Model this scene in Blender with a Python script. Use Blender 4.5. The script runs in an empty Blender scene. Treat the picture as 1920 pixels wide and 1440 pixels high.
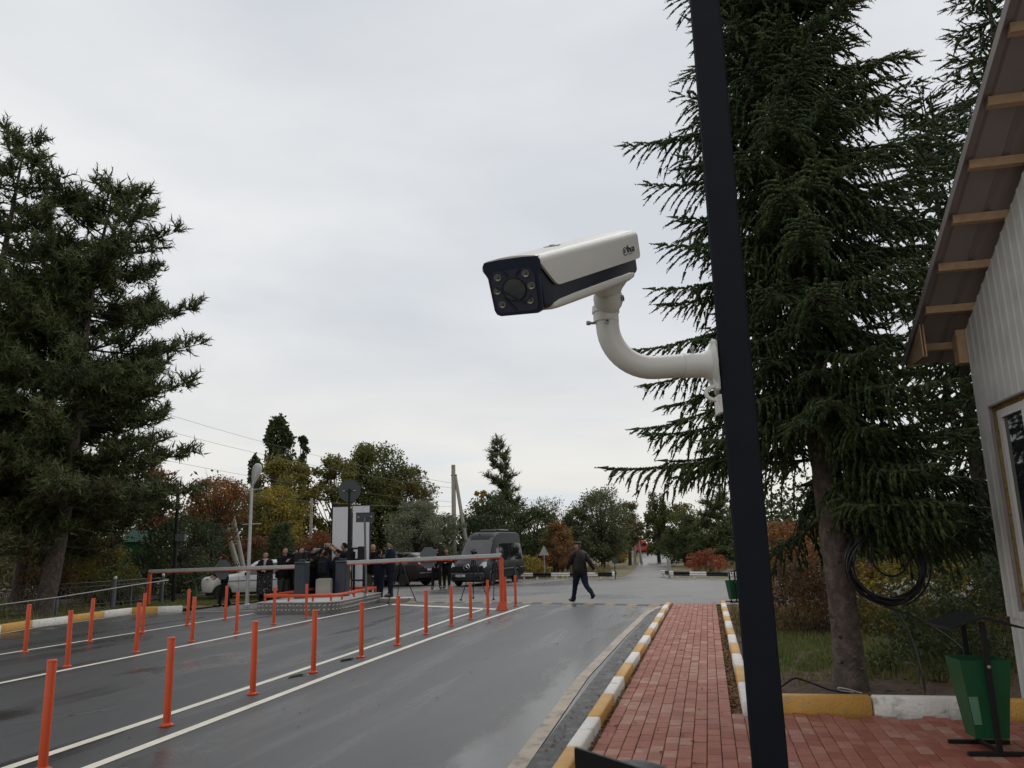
import bpy, math, random
import numpy as np
from mathutils import Matrix, Vector
rad = math.radians
S = bpy.context.scene
COL = S.collection

# ---------------------------------------------------------------- camera
cam_d = bpy.data.cameras.new('camera'); cam = bpy.data.objects.new('camera', cam_d); COL.objects.link(cam)
PITCH = math.atan(305 / 1470.0); ROLL = rad(1.5); EYE = 1.65
_f = Vector((0, math.cos(PITCH), math.sin(PITCH))); _u0 = Vector((0, -math.sin(PITCH), math.cos(PITCH))); _r0 = Vector((1, 0, 0))
_r = math.cos(ROLL) * _r0 - math.sin(ROLL) * _u0
_u = math.sin(ROLL) * _r0 + math.cos(ROLL) * _u0
cam.matrix_world = Matrix(((_r.x, _u.x, -_f.x, 0), (_r.y, _u.y, -_f.y, 0), (_r.z, _u.z, -_f.z, EYE), (0, 0, 0, 1)))
cam_d.sensor_width = 36.0; cam_d.lens = 36.0 * 1470 / 1920.0
cam_d.clip_start = 0.05; cam_d.clip_end = 3000
S.camera = cam

# ---------------------------------------------------------------- sky and sun
SUN_EL, SUN_AZ = rad(50), rad(35)
W = bpy.data.worlds.new('World'); S.world = W; W.use_nodes = True
wn, wl = W.node_tree.nodes, W.node_tree.links
wn.clear()
def wnode(t, **kw):
    n = wn.new(t)
    for k, v in kw.items(): setattr(n, k, v)
    return n
w_out = wnode('ShaderNodeOutputWorld')
w_sky = wnode('ShaderNodeTexSky', sky_type='NISHITA', sun_disc=False, sun_elevation=SUN_EL, sun_rotation=SUN_AZ)
w_tc = wnode('ShaderNodeTexCoord')
w_sep = wnode('ShaderNodeSeparateXYZ'); wl.new(w_tc.outputs['Generated'], w_sep.inputs[0])
w_zc = wnode('ShaderNodeMath', operation='MAXIMUM'); wl.new(w_sep.outputs[2], w_zc.inputs[0]); w_zc.inputs[1].default_value = 0.0
w_za = wnode('ShaderNodeMath', operation='ADD'); wl.new(w_zc.outputs[0], w_za.inputs[0]); w_za.inputs[1].default_value = 0.16
w_dx = wnode('ShaderNodeMath', operation='DIVIDE'); wl.new(w_sep.outputs[0], w_dx.inputs[0]); wl.new(w_za.outputs[0], w_dx.inputs[1])
w_dy = wnode('ShaderNodeMath', operation='DIVIDE'); wl.new(w_sep.outputs[1], w_dy.inputs[0]); wl.new(w_za.outputs[0], w_dy.inputs[1])
w_cv = wnode('ShaderNodeCombineXYZ'); wl.new(w_dx.outputs[0], w_cv.inputs[0]); wl.new(w_dy.outputs[0], w_cv.inputs[1]); w_cv.inputs[2].default_value = 3.7
w_n = wnode('ShaderNodeTexNoise'); w_n.inputs['Scale'].default_value = 0.62; w_n.inputs['Detail'].default_value = 6; w_n.inputs['Roughness'].default_value = 0.52; w_n.inputs['Distortion'].default_value = 0.25
wl.new(w_cv.outputs[0], w_n.inputs['Vector'])
w_r = wnode('ShaderNodeValToRGB')
e = w_r.color_ramp.elements
e[0].position = 0.38; e[0].color = (0.580, 0.608, 0.645, 1)
e[1].position = 0.60; e[1].color = (0.770, 0.778, 0.778, 1)
x = w_r.color_ramp.elements.new(0.47); x.color = (0.650, 0.672, 0.698, 1)
wl.new(w_n.outputs[0], w_r.inputs[0])
# the cloud deck is thinner and warmer low over the horizon
w_el = wnode('ShaderNodeMapRange'); w_el.inputs[1].default_value = 0.02; w_el.inputs[2].default_value = 0.32; w_el.inputs[3].default_value = 0.85; w_el.inputs[4].default_value = 0.0; w_el.interpolation_type = 'SMOOTHSTEP'
wl.new(w_zc.outputs[0], w_el.inputs[0])
w_mx = wnode('ShaderNodeMix', data_type='RGBA'); wl.new(w_el.outputs[0], w_mx.inputs[0]); wl.new(w_r.outputs[0], w_mx.inputs[6]); w_mx.inputs[7].default_value = (0.765, 0.742, 0.690, 1)
# bluish streaks of cloud near the horizon
w_st = wnode('ShaderNodeTexNoise'); w_st.inputs['Scale'].default_value = 1.0; w_st.inputs['Detail'].default_value = 4
w_sm = wnode('ShaderNodeMapping'); w_sm.inputs['Scale'].default_value = (3.0, 3.0, 26.0); wl.new(w_tc.outputs['Generated'], w_sm.inputs[0]); wl.new(w_sm.outputs[0], w_st.inputs['Vector'])
w_sr = wnode('ShaderNodeMapRange'); w_sr.inputs[1].default_value = 0.50; w_sr.inputs[2].default_value = 0.66; w_sr.inputs[3].default_value = 0.0; w_sr.inputs[4].default_value = 0.75
wl.new(w_st.outputs[0], w_sr.inputs[0])
w_sh = wnode('ShaderNodeMapRange'); w_sh.inputs[1].default_value = 0.05; w_sh.inputs[2].default_value = 0.22; w_sh.inputs[3].default_value = 1.0; w_sh.inputs[4].default_value = 0.0
wl.new(w_zc.outputs[0], w_sh.inputs[0])
w_mm = wnode('ShaderNodeMath', operation='MULTIPLY'); wl.new(w_sr.outputs[0], w_mm.inputs[0]); wl.new(w_sh.outputs[0], w_mm.inputs[1])
w_m2 = wnode('ShaderNodeMix', data_type='RGBA'); wl.new(w_mm.outputs[0], w_m2.inputs[0]); wl.new(w_mx.outputs[2], w_m2.inputs[6]); w_m2.inputs[7].default_value = (0.60, 0.66, 0.72, 1)
w_b1 = wnode('ShaderNodeBackground'); w_b1.inputs[1].default_value = 0.10; wl.new(w_sky.outputs[0], w_b1.inputs[0])
w_b2 = wnode('ShaderNodeBackground'); w_b2.inputs[1].default_value = 1.0; wl.new(w_m2.outputs[2], w_b2.inputs[0])
w_ms = wnode('ShaderNodeMixShader'); w_ms.inputs[0].default_value = 0.96; wl.new(w_b1.outputs[0], w_ms.inputs[1]); wl.new(w_b2.outputs[0], w_ms.inputs[2])
wl.new(w_ms.outputs[0], w_out.inputs[0])
sd = bpy.data.lights.new('sun', 'SUN'); sd.energy = 0.9; sd.angle = rad(40); sd.color = (1.0, 0.97, 0.93)
sun = bpy.data.objects.new('sun', sd); COL.objects.link(sun); sun.location = (0, 0, 50)
sun.rotation_euler = (rad(90) - SUN_EL, 0, rad(180) - SUN_AZ)
S.view_settings.view_transform = 'Standard'; S.view_settings.look = 'None'; S.view_settings.exposure = 0.17; S.view_settings.gamma = 1.0
S.view_settings.use_curve_mapping = False

# ---------------------------------------------------------------- materials
def mat(name, col, rough=0.6, metal=0.0, var=0.12, scale=6.0, bump=0.0, bscale=40.0, spec=0.5, col2=None, c2s=2.0, c2lo=0.5, c2hi=0.65, fine=None, coat=0.0, rough2=None):
    m = bpy.data.materials.new(name); m.use_nodes = True
    n, l = m.node_tree.nodes, m.node_tree.links
    b = n['Principled BSDF']
    b.inputs['Roughness'].default_value = rough; b.inputs['Metallic'].default_value = metal
    b.inputs['Specular IOR Level'].default_value = spec
    if coat: b.inputs['Coat Weight'].default_value = coat; b.inputs['Coat Roughness'].default_value = 0.06
    tc = n.new('ShaderNodeTexCoord')
    ge = n.new('ShaderNodeNewGeometry')
    nz = n.new('ShaderNodeTexNoise'); nz.inputs['Scale'].default_value = scale; nz.inputs['Detail'].default_value = 5
    l.new(ge.outputs['Position'], nz.inputs['Vector'])
    mr = n.new('ShaderNodeMapRange'); mr.inputs[1].default_value = 0.25; mr.inputs[2].default_value = 0.75
    mr.inputs[3].default_value = 1 - var; mr.inputs[4].default_value = 1 + var; l.new(nz.outputs[0], mr.inputs[0])
    base = n.new('ShaderNodeRGB'); base.outputs[0].default_value = (*col, 1)
    src = base.outputs[0]
    if col2 is not None:
        n2 = n.new('ShaderNodeTexNoise'); n2.inputs['Scale'].default_value = c2s; n2.inputs['Detail'].default_value = 6; n2.inputs['Roughness'].default_value = 0.6
        l.new(ge.outputs['Position'], n2.inputs['Vector'])
        r2 = n.new('ShaderNodeMapRange'); r2.inputs[1].default_value = c2lo; r2.inputs[2].default_value = c2hi; l.new(n2.outputs[0], r2.inputs[0])
        mx = n.new('ShaderNodeMix'); mx.data_type = 'RGBA'; l.new(r2.outputs[0], mx.inputs[0]); l.new(src, mx.inputs[6]); mx.inputs[7].default_value = (*col2, 1)
        src = mx.outputs[2]
        if rough2 is not None:
            rr = n.new('ShaderNodeMapRange'); rr.inputs[3].default_value = rough; rr.inputs[4].default_value = rough2
            l.new(r2.outputs[0], rr.inputs[0]); l.new(rr.outputs[0], b.inputs['Roughness'])
    if fine is not None:
        n3 = n.new('ShaderNodeTexNoise'); n3.inputs['Scale'].default_value = fine[0]; n3.inputs['Detail'].default_value = 2
        l.new(ge.outputs['Position'], n3.inputs['Vector'])
        r3 = n.new('ShaderNodeMapRange'); r3.inputs[1].default_value = 0.3; r3.inputs[2].default_value = 0.7; r3.inputs[3].default_value = 1 - fine[1]; r3.inputs[4].default_value = 1 + fine[1]; l.new(n3.outputs[0], r3.inputs[0])
        mu = n.new('ShaderNodeMath'); mu.operation = 'MULTIPLY'; l.new(mr.outputs[0], mu.inputs[0]); l.new(r3.outputs[0], mu.inputs[1]); fac = mu.outputs[0]
    else: fac = mr.outputs[0]
    mv = n.new('ShaderNodeVectorMath'); mv.operation = 'SCALE'; l.new(src, mv.inputs[0]); l.new(fac, mv.inputs['Scale'])
    l.new(mv.outputs[0], b.inputs['Base Color'])
    if bump:
        nb = n.new('ShaderNodeTexNoise'); nb.inputs['Scale'].default_value = bscale; nb.inputs['Detail'].default_value = 4
        l.new(ge.outputs['Position'], nb.inputs['Vector'])
        bp = n.new('ShaderNodeBump'); bp.inputs['Strength'].default_value = bump; bp.inputs['Distance'].default_value = 0.02
        l.new(nb.outputs[0], bp.inputs['Height']); l.new(bp.outputs[0], b.inputs['Normal'])
    return m

def leafmat(name, cols, rough=0.65, trans=0.25, spec=0.25):
    """colour picked per leaf or shoot from a short ramp; a little light passes through"""
    m = bpy.data.materials.new(name); m.use_nodes = True
    n, l = m.node_tree.nodes, m.node_tree.links
    b = n['Principled BSDF']; b.inputs['Roughness'].default_value = rough; b.inputs['Specular IOR Level'].default_value = spec
    ge = n.new('ShaderNodeNewGeometry'); rp = n.new('ShaderNodeValToRGB'); rp.color_ramp.interpolation = 'LINEAR'
    es = rp.color_ramp.elements
    es[0].position = 0; es[0].color = (*cols[0], 1); es[1].position = 1; es[1].color = (*cols[-1], 1)
    for i, c in enumerate(cols[1:-1]): es.new((i + 1) / (len(cols) - 1)).color = (*c, 1)
    nz = n.new('ShaderNodeTexNoise'); nz.inputs['Scale'].default_value = 0.8; nz.inputs['Detail'].default_value = 3; l.new(ge.outputs['Position'], nz.inputs['Vector'])
    mx = n.new('ShaderNodeMix'); mx.data_type = 'FLOAT'; mx.inputs[0].default_value = 0.55; l.new(ge.outputs['Random Per Island'], mx.inputs[2])
    mp = n.new('ShaderNodeMapRange'); mp.inputs[1].default_value = 0.3; mp.inputs[2].default_value = 0.7; l.new(nz.outputs[0], mp.inputs[0]); l.new(mp.outputs[0], mx.inputs[3])
    l.new(mx.outputs[0], rp.inputs[0]); l.new(rp.outputs[0], b.inputs['Base Color'])
    if trans:
        t = n.new('ShaderNodeBsdfTranslucent'); l.new(rp.outputs[0], t.inputs[0])
        ms = n.new('ShaderNodeMixShader'); ms.inputs[0].default_value = trans
        l.new(b.outputs[0], ms.inputs[1]); l.new(t.outputs[0], ms.inputs[2]); l.new(ms.outputs[0], n['Material Output'].inputs[0])
    return m

def glassmat(name, col=(0.02, 0.022, 0.025), rough=0.04):
    return mat(name, col, rough, var=0.05, spec=0.6)

# ---------------------------------------------------------------- mesh helpers
class MB:
    def __init__(s): s.v = []; s.f = []; s.m = []; s.x = None
    def add(s, vs, fs, mi=0):
        o = len(s.v)
        for p in vs:
            if s.x is not None: p = s.x @ Vector(p)
            s.v.append((p[0], p[1], p[2]))
        for f in fs: s.f.append(tuple(i + o for i in f)); s.m.append(mi)
        return s
    def box(s, c, d, ch=0.0, rz=0.0, mi=0, M=None):
        hx, hy, hz = d[0] / 2, d[1] / 2, d[2] / 2
        if ch <= 0:
            vs = [Vector((x * hx, y * hy, z * hz)) for z in (-1, 1) for y in (-1, 1) for x in (-1, 1)]
            fs = [(0, 2, 3, 1), (4, 5, 7, 6), (0, 1, 5, 4), (2, 6, 7, 3), (0, 4, 6, 2), (1, 3, 7, 5)]
        else:
            c1 = min(ch, hx * .95, hy * .95, hz * .95)
            vs = []; idx = {}
            for z in (-1, 1):
                for y in (-1, 1):
                    for x in (-1, 1):
                        for a in range(3):
                            h = [hx, hy, hz]; p = [x * (hx - c1), y * (hy - c1), z * (hz - c1)]
                            p[a] = (x, y, z)[a] * h[a]
                            idx[(x, y, z, a)] = len(vs); vs.append(Vector(p))
            fs = []
            def quad(L):
                fs.append(tuple(idx[k] for k in L))
            for sg in (-1, 1):
                for a in range(3):
                    b, c2 = (a + 1) % 3, (a + 2) % 3
                    L = []
                    for (p, q) in ((-1, -1), (1, -1), (1, 1), (-1, 1)):
                        k = [0, 0, 0]; k[a] = sg; k[b] = p; k[c2] = q; L.append((*k, a))
                    if sg < 0: L.reverse()
                    quad(L)
            for a in range(3):
                b, c2 = (a + 1) % 3, (a + 2) % 3
                for p in (-1, 1):
                    for q in (-1, 1):
                        k0 = [0, 0, 0]; k1 = [0, 0, 0]; k0[a] = -1; k1[a] = 1; k0[b] = k1[b] = p; k0[c2] = k1[c2] = q
                        L = [(*k0, b), (*k1, b), (*k1, c2), (*k0, c2)]
                        if p * q < 0: L.reverse()
                        quad(L[::-1])
            for z in (-1, 1):
                for y in (-1, 1):
                    for x in (-1, 1):
                        L = [(x, y, z, 0), (x, y, z, 1), (x, y, z, 2)]
                        if x * y * z < 0: L.reverse()
                        quad(L)
        R = Matrix.Rotation(rz, 3, 'Z') if M is None else M
        s.add([R @ p + Vector(c) for p in vs], fs, mi); return s
    def tube(s, pts, r, n=8, cap=True, mi=0, closed=False, ell=1.0):
        pts = [Vector(p) for p in pts]; k = len(pts)
        rs = r if isinstance(r, (list, tuple)) else [r] * k
        vs = []; prev = None
        for i, p in enumerate(pts):
            if closed: t = pts[(i + 1) % k] - pts[i - 1]
            else: t = pts[min(i + 1, k - 1)] - pts[max(i - 1, 0)]
            t = t.normalized() if t.length > 1e-9 else Vector((0, 0, 1))
            if prev is None:
                a = Vector((0, 0, 1)) if abs(t.z) < 0.9 else Vector((1, 0, 0))
                prev = (a - t * a.dot(t)).normalized()
            else:
                prev = prev - t * prev.dot(t)
                prev = prev.normalized() if prev.length > 1e-6 else t.orthogonal().normalized()
            q = t.cross(prev)
            for j in range(n):
                an = 2 * math.pi * j / n
                vs.append(p + (prev * math.cos(an) * ell + q * math.sin(an)) * rs[i])
        fs = []
        for i in range(k if closed else k - 1):
            i2 = (i + 1) % k
            for j in range(n): fs.append((i * n + j, i * n + (j + 1) % n, i2 * n + (j + 1) % n, i2 * n + j))
        if cap and not closed:
            fs.append(tuple(range(n - 1, -1, -1))); fs.append(tuple((k - 1) * n + j for j in range(n)))
        s.add(vs, fs, mi); return s
    def lathe(s, prof, n=16, c=(0, 0, 0), mi=0, M=None, sx=1.0, sy=1.0):
        vs = []; fs = []; k = len(prof)
        for (r, z) in prof:
            for j in range(n):
                a = 2 * math.pi * j / n; p = Vector((r * math.cos(a) * sx, r * math.sin(a) * sy, z))
                if M is not None: p = M @ p
                vs.append(p + Vector(c))
        for i in range(k - 1):
            for j in range(n): fs.append((i * n + j, i * n + (j + 1) % n, (i + 1) * n + (j + 1) % n, (i + 1) * n + j))
        fs.append(tuple(range(n - 1, -1, -1))); fs.append(tuple((k - 1) * n + j for j in range(n)))
        s.add(vs, fs, mi); return s
    def prism(s, poly, z0, z1, mi=0, M=None):
        n = len(poly)
        vs = [Vector((p[0], p[1], z0)) for p in poly] + [Vector((p[0], p[1], z1)) for p in poly]
        if M is not None: vs = [M @ p for p in vs]
        fs = [tuple(range(n - 1, -1, -1)), tuple(range(n, 2 * n))] + [(i, (i + 1) % n, n + (i + 1) % n, n + i) for i in range(n)]
        s.add(vs, fs, mi); return s
    def ball(s, c, r, nu=14, nv=9, mi=0, M=None):
        r = r if isinstance(r, (tuple, list)) else (r, r, r)
        vs = []; fs = []
        for i in range(nv + 1):
            th = math.pi * i / nv
            for j in range(nu):
                a = 2 * math.pi * j / nu
                p = Vector((r[0] * math.sin(th) * math.cos(a), r[1] * math.sin(th) * math.sin(a), r[2] * math.cos(th)))
                if M is not None: p = M @ p
                vs.append(p + Vector(c))
        for i in range(nv):
            for j in range(nu): fs.append((i * nu + j, (i + 1) * nu + j, (i + 1) * nu + (j + 1) % nu, i * nu + (j + 1) % nu))
        s.add(vs, fs, mi); return s
    def quad(s, a, b, c, d, mi=0): s.add([a, b, c, d], [(0, 1, 2, 3)], mi); return s
    def build(s, name, m, parent=None, smooth=35, kind=None, loc=None):
        me = bpy.data.meshes.new(name); me.from_pydata(s.v, [], s.f)
        ms = m if isinstance(m, (list, tuple)) else [m]
        for a in ms: me.materials.append(a)
        if len(ms) > 1: me.polygons.foreach_set('material_index', s.m)
        if smooth:
            me.polygons.foreach_set('use_smooth', [True] * len(me.polygons)); me.set_sharp_from_angle(angle=rad(smooth))
        me.update()
        return link(name, me, parent, kind, loc)

def link(name, me, parent=None, kind=None, loc=None):
    o = bpy.data.objects.new(name, me); COL.objects.link(o)
    if parent is not None: o.parent = parent
    if kind: o['kind'] = kind
    if loc is not None: o.location = loc
    return o
def npmesh(name, V, F, m, parent=None, kind=None, smooth=False):
    V = np.asarray(V, np.float32); F = np.asarray(F, np.int32)
    me = bpy.data.meshes.new(name); k = F.shape[1]
    me.vertices.add(len(V)); me.vertices.foreach_set('co', V.ravel())
    me.loops.add(F.size); me.loops.foreach_set('vertex_index', F.ravel())
    me.polygons.add(len(F)); me.polygons.foreach_set('loop_start', np.arange(0, F.size, k, dtype=np.int32))
    me.polygons.foreach_set('loop_total', np.full(len(F), k, np.int32))
    if smooth: me.polygons.foreach_set('use_smooth', np.ones(len(F), bool))
    me.materials.append(m); me.update(calc_edges=True)
    return link(name, me, parent, kind)
def tag(o, label=None, cat=None, group=None, kind=None):
    if label: o['label'] = label
    if cat: o['category'] = cat
    if group: o['group'] = group
    if kind: o['kind'] = kind
    return o
def thing(name, label, cat, loc=(0, 0, 0), rz=0.0, group=None, kind=None):
    o = bpy.data.objects.new(name, None); COL.objects.link(o); o.location = loc; o.rotation_euler = (0, 0, rz); o.empty_display_size = 0.1
    return tag(o, label, cat, group, kind)
def copy_tree(o, parent=None):
    c = o.copy(); COL.objects.link(c); c.parent = parent
    for ch in list(o.children): copy_tree(ch, c)
    return c
def struct(name, mb, m, smooth=35): return mb.build(name, m, kind='structure', smooth=smooth)
def frame_from(d, up=(0, 0, 1)):
    d = Vector(d).normalized(); u = Vector(up)
    if abs(d.dot(u)) > .98: u = Vector((1, 0, 0))
    x = d.cross(u).normalized(); z = x.cross(d)
    return Matrix((x, d, z)).transposed()          # columns: side, along, up

# painted metal, concrete, ...
def roadmat(name, col, wet_col):
    """asphalt that dries in streaks along the lanes; a wet, smoother margin along the right gutter"""
    m = bpy.data.materials.new(name); m.use_nodes = True; n, l = m.node_tree.nodes, m.node_tree.links; b = n['Principled BSDF']
    ge = n.new('ShaderNodeNewGeometry'); mp = n.new('ShaderNodeMapping'); mp.vector_type = 'POINT'; mp.inputs['Rotation'].default_value = (0, 0, math.atan2(0.2325, 0.9726)); l.new(ge.outputs['Position'], mp.inputs[0])   # x across, y along
    def noise(sx, sy, det, rough=.55, src=mp.outputs[0]):
        k = n.new('ShaderNodeMapping'); k.inputs['Scale'].default_value = (sx, sy, 1); l.new(src, k.inputs[0]); t = n.new('ShaderNodeTexNoise'); t.inputs['Scale'].default_value = 1; t.inputs['Detail'].default_value = det; t.inputs['Roughness'].default_value = rough; l.new(k.outputs[0], t.inputs['Vector']); return t.outputs[0]
    def rng_(s, a, c, lo, hi, smooth=True):
        r = n.new('ShaderNodeMapRange'); r.inputs[1].default_value = a; r.inputs[2].default_value = c; r.inputs[3].default_value = lo; r.inputs[4].default_value = hi
        if smooth: r.interpolation_type = 'SMOOTHSTEP'
        l.new(s, r.inputs[0]); return r.outputs[0]
    def op(o, a, c):
        k = n.new('ShaderNodeMath'); k.operation = o
        for i, q in enumerate((a, c)):
            if isinstance(q, (int, float)): k.inputs[i].default_value = q
            else: l.new(q, k.inputs[i])
        return k.outputs[0]
    sx = n.new('ShaderNodeSeparateXYZ'); l.new(mp.outputs[0], sx.inputs[0]); W_ = sx.outputs[0]
    streak = noise(1.1, .10, 5); patch = noise(.55, .30, 6); fine_ = noise(260, 260, 2)
    # margin: strongest at the gutter, fading two metres into the lane, broken up by noise
    edge = op('ADD', W_, op('MULTIPLY', op('SUBTRACT', noise(1.4, .45, 6, .62), .5), 1.5)); marg = rng_(edge, -2.55, -1.80, 0, 1)
    wide = rng_(edge, -4.6, -2.0, 0, .5)
    left = rng_(W_, -5.2, -4.4, 1, 0)
    wetp = op('MULTIPLY', rng_(patch, .54, .66, 0, .8), rng_(W_, -3.4, -4.6, 0, 1))
    wet = op('MAXIMUM', op('MAXIMUM', marg, wide), op('MAXIMUM', wetp, rng_(streak, .48, .66, 0, .75)))
    l.new(rng_(wet, 0, 1, .50, .12, False), b.inputs['Roughness'])
    cm = n.new('ShaderNodeMix'); cm.data_type = 'RGBA'; l.new(op('MAXIMUM', wetp, op('MULTIPLY', left, .6)), cm.inputs[0]); cm.inputs[6].default_value = (*col, 1); cm.inputs[7].default_value = (*wet_col, 1)
    cm2 = n.new('ShaderNodeMix'); cm2.data_type = 'RGBA'; l.new(op('MULTIPLY', marg, .8), cm2.inputs[0]); l.new(cm.outputs[2], cm2.inputs[6]); cm2.inputs[7].default_value = (.075, .071, .066, 1)
    sc = n.new('ShaderNodeVectorMath'); sc.operation = 'SCALE'; l.new(cm2.outputs[2], sc.inputs[0]); l.new(op('MULTIPLY', op('MULTIPLY', rng_(fine_, .3, .7, .62, 1.45, False), rng_(noise(45, 45, 3), .3, .7, .86, 1.16, False)), rng_(streak, .3, .7, .82, 1.2, False)), sc.inputs['Scale']); l.new(sc.outputs[0], b.inputs['Base Color'])
    bp = n.new('ShaderNodeBump'); bp.inputs['Distance'].default_value = .01; l.new(rng_(wet, 0, .9, .5, .10, False), bp.inputs['Strength']); l.new(noise(190, 190, 3), bp.inputs['Height']); l.new(bp.outputs[0], b.inputs['Normal'])
    return m
m_asph = roadmat('wet_asphalt', (0.064, 0.0645, 0.066), (0.027, 0.0275, 0.028))
m_asph2 = mat('dry_asphalt', (0.135, 0.126, 0.116), 0.46, var=0.2, scale=0.35, bump=0.3, bscale=120, col2=(0.062, 0.060, 0.058), c2s=0.22, c2lo=0.48, c2hi=0.6, fine=(150, 0.2), rough2=0.27)
m_ground = mat('autumn_grass_ground', (0.10, 0.095, 0.038), 0.95, var=0.35, scale=1.5, bump=0.6, bscale=14, col2=(0.17, 0.13, 0.07), c2s=0.5, c2lo=0.45, c2hi=0.62, fine=(60, 0.35))
m_soil = mat('soil', (0.085, 0.050, 0.031), 0.95, var=0.35, scale=5, bump=0.9, bscale=30, col2=(0.11, 0.075, 0.05), c2s=9, fine=(90, 0.3))
m_line = mat('road_paint', (0.62, 0.585, 0.50), 0.55, var=0.12, scale=3, col2=(0.20, 0.19, 0.175), c2s=16, c2lo=0.61, c2hi=0.76, bump=0.15, bscale=200)
m_white = mat('kerb_white', (0.70, 0.675, 0.63), 0.6, var=0.10, scale=5, bump=0.45, bscale=45, col2=(0.34, 0.315, 0.28), c2s=9, c2lo=0.56, c2hi=0.74)
m_yellow = mat('kerb_yellow', (0.55, 0.295, 0.06), 0.55, var=0.14, scale=5, bump=0.45, bscale=45, col2=(0.38, 0.28, 0.16), c2s=9, c2lo=0.55, c2hi=0.75)
m_orange = mat('orange_paint', (0.57, 0.066, 0.012), 0.45, var=0.10, scale=4, col2=(0.36, 0.06, 0.028), c2s=14, c2lo=0.62, c2hi=0.75)
m_brickm = [mat('paver_red', (0.315, 0.115, 0.078), 0.62, spec=0.3, var=0.2, scale=9, bump=0.4, bscale=120, fine=(240, 0.2)),
            mat('paver_pale', (0.38, 0.195, 0.14), 0.6, spec=0.25, var=0.2, scale=9, bump=0.4, bscale=120, fine=(240, 0.2)),
            mat('paver_dark', (0.27, 0.085, 0.057), 0.6, spec=0.25, var=0.2, scale=9, bump=0.4, bscale=120, fine=(240, 0.2)),
            mat('paver_worn', (0.34, 0.15, 0.108), 0.6, spec=0.25, var=0.2, scale=9, bump=0.4, bscale=120, col2=(0.42, 0.30, 0.27), c2s=7, c2lo=0.60, c2hi=0.66, fine=(240, 0.2))]
m_joint = mat('joint_sand', (0.055, 0.026, 0.021), 0.9, var=0.3, scale=20, bump=0.4, bscale=90)
m_conc = mat('concrete', (0.30, 0.275, 0.24), 0.75, var=0.15, scale=3, bump=0.3, bscale=70, fine=(140, 0.12))
m_gutter = mat('gutter_concrete', (0.36, 0.295, 0.225), 0.55, var=0.2, scale=2.5, bump=0.3, bscale=70, col2=(0.20, 0.17, 0.14), c2s=4, c2lo=0.5, c2hi=0.62, fine=(140, 0.15))
m_navy = mat('navy_pole_paint', (0.0085, 0.0105, 0.0170), 0.5, var=0.12, scale=12, bump=0.05, bscale=160, spec=0.12)
m_cab = mat('cabinet_paint', (0.028, 0.036, 0.05), 0.4, var=0.08)
m_black = mat('black_metal', (0.011, 0.011, 0.012), 0.5, var=0.15, spec=0.25)
m_camw = mat('camera_white', (0.69, 0.67, 0.635), 0.38, var=0.03, scale=3, fine=(900, 0.02), col2=(0.55, 0.52, 0.48), c2s=30, c2lo=0.66, c2hi=0.85)
m_camn = mat('camera_navy', (0.010, 0.0145, 0.034), 0.30, var=0.05)
m_glass = glassmat('dark_glass')
m_lens = mat('lens_glass', (0.055, 0.058, 0.055), 0.06, var=0.2, scale=60)
m_led = mat('led_reflector', (0.24, 0.22, 0.17), 0.25, metal=0.6, var=0.3, scale=120)
m_steel = mat('galvanised', (0.36, 0.36, 0.36), 0.42, metal=0.7, var=0.15, scale=20)
m_grey = mat('sign_back_grey', (0.115, 0.125, 0.135), 0.5, var=0.08)
m_gsign = mat('sign_back_green_grey', (0.040, 0.052, 0.050), 0.45, var=0.08)
m_lightgrey = mat('light_grey_paint', (0.46, 0.46, 0.45), 0.45, var=0.08)
m_panel = mat('white_panel', (0.68, 0.68, 0.72), 0.45, var=0.03)
m_green = mat('bin_green', (0.010, 0.080, 0.032), 0.42, spec=0.3, var=0.12, scale=5)
m_wood = mat('pine_batten', (0.47, 0.31, 0.185), 0.7, var=0.15, scale=14, bump=0.2, bscale=60)
m_sheet = mat('roof_sheet_brown', (0.25, 0.222, 0.215), 0.55, var=0.08, scale=3)
m_wallw = mat('wall_sheet_white', (0.60, 0.60, 0.575), 0.5, var=0.06, scale=2.2, col2=(0.50, 0.49, 0.46), c2s=3, c2lo=0.5, c2hi=0.75)
m_foam = mat('foam_filler', (0.26, 0.185, 0.07), 0.9, var=0.3, scale=18, bump=1.0, bscale=22)
m_bark = mat('bark', (0.075, 0.058, 0.048), 0.9, var=0.35, scale=14, bump=1.0, bscale=34, col2=(0.15, 0.11, 0.092), c2s=10, c2lo=0.45, c2hi=0.7)
m_barkd = mat('dark_bark', (0.040, 0.031, 0.026), 0.9, var=0.3, scale=9, bump=0.8, bscale=20)
m_barkg = mat('grey_bark', (0.15, 0.135, 0.12), 0.9, var=0.25, scale=9)
m_cconc = mat('pole_concrete', (0.33, 0.305, 0.265), 0.8, var=0.12, scale=3)
m_rubber = mat('tyre_rubber', (0.014, 0.014, 0.015), 0.8, var=0.1)
m_rim = mat('wheel_rim', (0.32, 0.32, 0.33), 0.35, metal=0.8, var=0.1)
m_cable = mat('black_cable', (0.010, 0.010, 0.011), 0.35, var=0.1)
m_iron = mat('fence_iron', (0.050, 0.052, 0.057), 0.5, var=0.15)
m_ironp = mat('fence_post_grey', (0.12, 0.135, 0.15), 0.45, var=0.1)
# ---------------------------------------------------------------- ground, roads, markings
rng = np.random.default_rng(7); random.seed(7)
PD = Vector((0.2325, 0.9726)); PW = Vector((0.9726, -0.2325))         # along the path, across it
PANG = math.atan2(-0.2325, 0.9726)                                     # turn from +Y to the path's direction
def uw(u, w, z=0.0): return (PD.x * u + PW.x * w, PD.y * u + PW.y * w, z)

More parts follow.
